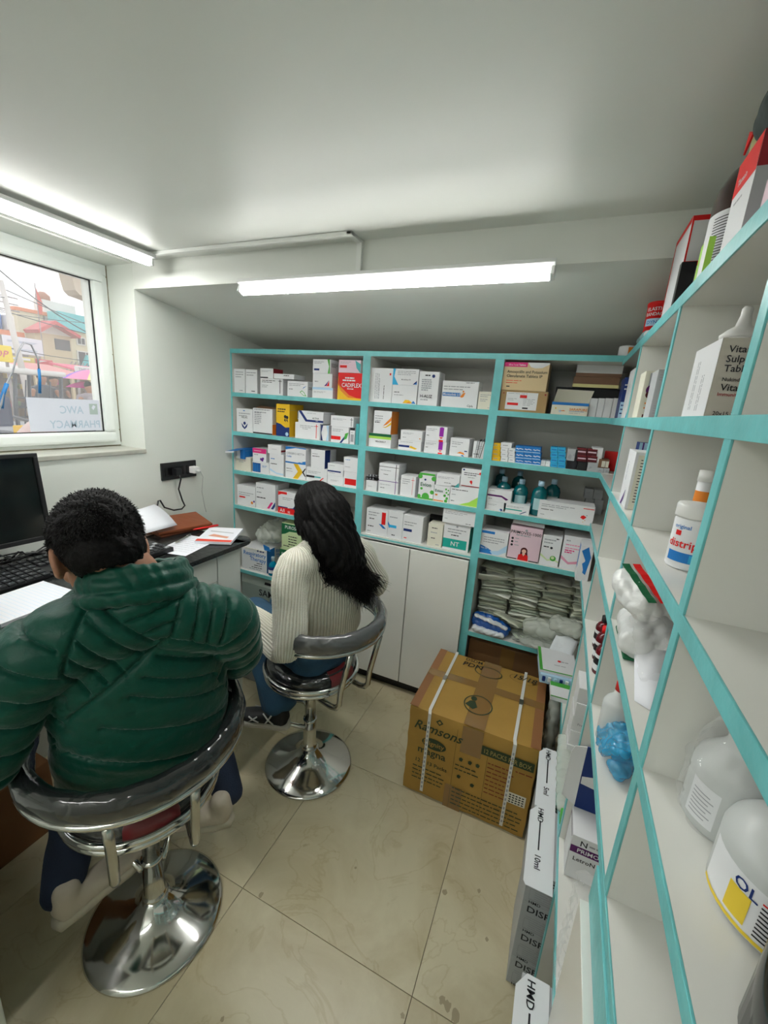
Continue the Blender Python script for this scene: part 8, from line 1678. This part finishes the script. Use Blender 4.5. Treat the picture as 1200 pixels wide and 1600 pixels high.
# parasols
def parasol(label, x, y, zt, r, cols, tilt=0):
    t = thing('parasol', label, 'parasol', (x, y, GZ)); n = 8
    for k in range(n):
        m = MB(); vs = [(x, y, zt)]
        for j in range(1, 5):
            for i in range(4):
                a = 2 * PI * (k + i / 3) / n; q = r * j / 4; vs.append((x + q * math.cos(a), y + q * math.sin(a), zt - .30 * (j / 4) ** 2 * r / .8))
        fs = [(0, 1 + i, 2 + i) for i in range(3)] + [(1 + (j - 1) * 4 + i, 1 + j * 4 + i, 2 + j * 4 + i, 2 + (j - 1) * 4 + i) for j in range(1, 4) for i in range(3)]
        m.add(vs, fs, cols[k % len(cols)], True); m.build('panel', t, recalc=False)
    m = MB(); m.tube([(x, y, GZ), (x, y, zt)], .02, GRW, 6); m.build('pole', t)
c_ = [mat('parasol_%d' % i, q, .7) for i, q in enumerate(((.80, .68, .12), (.30, .12, .62), (.80, .25, .45), (.78, .74, .30)))]
parasol('purple yellow and pink market parasol right of the rickshaw', -10, 6.35, 1.98, .62, c_)
parasol('bright pink parasol below the striped one', -10.3, 6.30, 1.70, .36, [mat('hot_pink', (.75, .03, .38), .7)])
# passers-by: small, one body mesh each
def walker(label, x, y, h, cloth, leg, turn=0.0, bagc=None):
    t = thing('person', label, 'person', (x, y, GZ)); k = h / 1.7; z = lambda q: GZ + q * k
    blob('body', [ellipsoid((x, y, z(1.58)), (.09 * k, .085 * k, .115 * k)), limb([(x, y, z(1.4)), (x, y, z(1.5))], [.05, .05])] + [limb([(x + .06, y + s * .22, z(1.33)), (x + .05, y + s * .27, z(1.08)), (x + .1, y + s * .22, z(.86))], [.05, .045, .035]) for s in (-1, 1)], .025, SKIN, t, 2)
    blob('jacket', [limb([(x, y, z(.85)), (x, y, z(1.1)), (x, y, z(1.38))], [(.17, .12), (.17, .12), (.19, .11)], side=(0, 1, 0))] + [limb([(x, y + s * .2, z(1.36)), (x + .05, y + s * .27, z(1.1)), (x + .09, y + s * .23, z(.93))], [.07, .06, .05]) for s in (-1, 1)], .025, cloth, t, 2)
    blob('trousers', [limb([(x, y + s * .08, z(.9)), (x + s * turn, y + s * .09, z(.5)), (x - s * turn, y + s * .1, z(.07))], [.10, .075, .055]) for s in (-1, 1)], .025, leg, t, 2)
    blob('hair', [ellipsoid((x - .01, y, z(1.62)), (.095 * k, .09 * k, .1 * k))], .02, HAIR, t, 1)
    if bagc: m = MB(); m.rbox(x + .12, x + .24, y - .15, y + .15, z(1.0), z(1.38), .05, bagc); m.build('backpack', t)
walker('person in dark clothes standing right of the rickshaw', -10.5, 5.55, 1.68, RB, RB, .05)
walker('person in black with a red scarf in the street crowd', -11, 6.05, 1.66, mat('dark_coat', (.10, .07, .07), .8), mat('jeans_far', (.10, .2, .35), .8), .04)
walker('person in a grey hoodie with a pack under the pink parasol', -9.6, 5.95, 1.55, mat('grey_hoodie', (.30, .26, .28), .8), RB, .03, mat('grey_pack', (.35, .32, .34), .8))
walker('person in orange by the stalls at the right window edge', -13, 8.35, 1.5, mat('orange_shawl', (.65, .30, .12), .8), mat('pink_skirt', (.65, .25, .35), .8), .02)
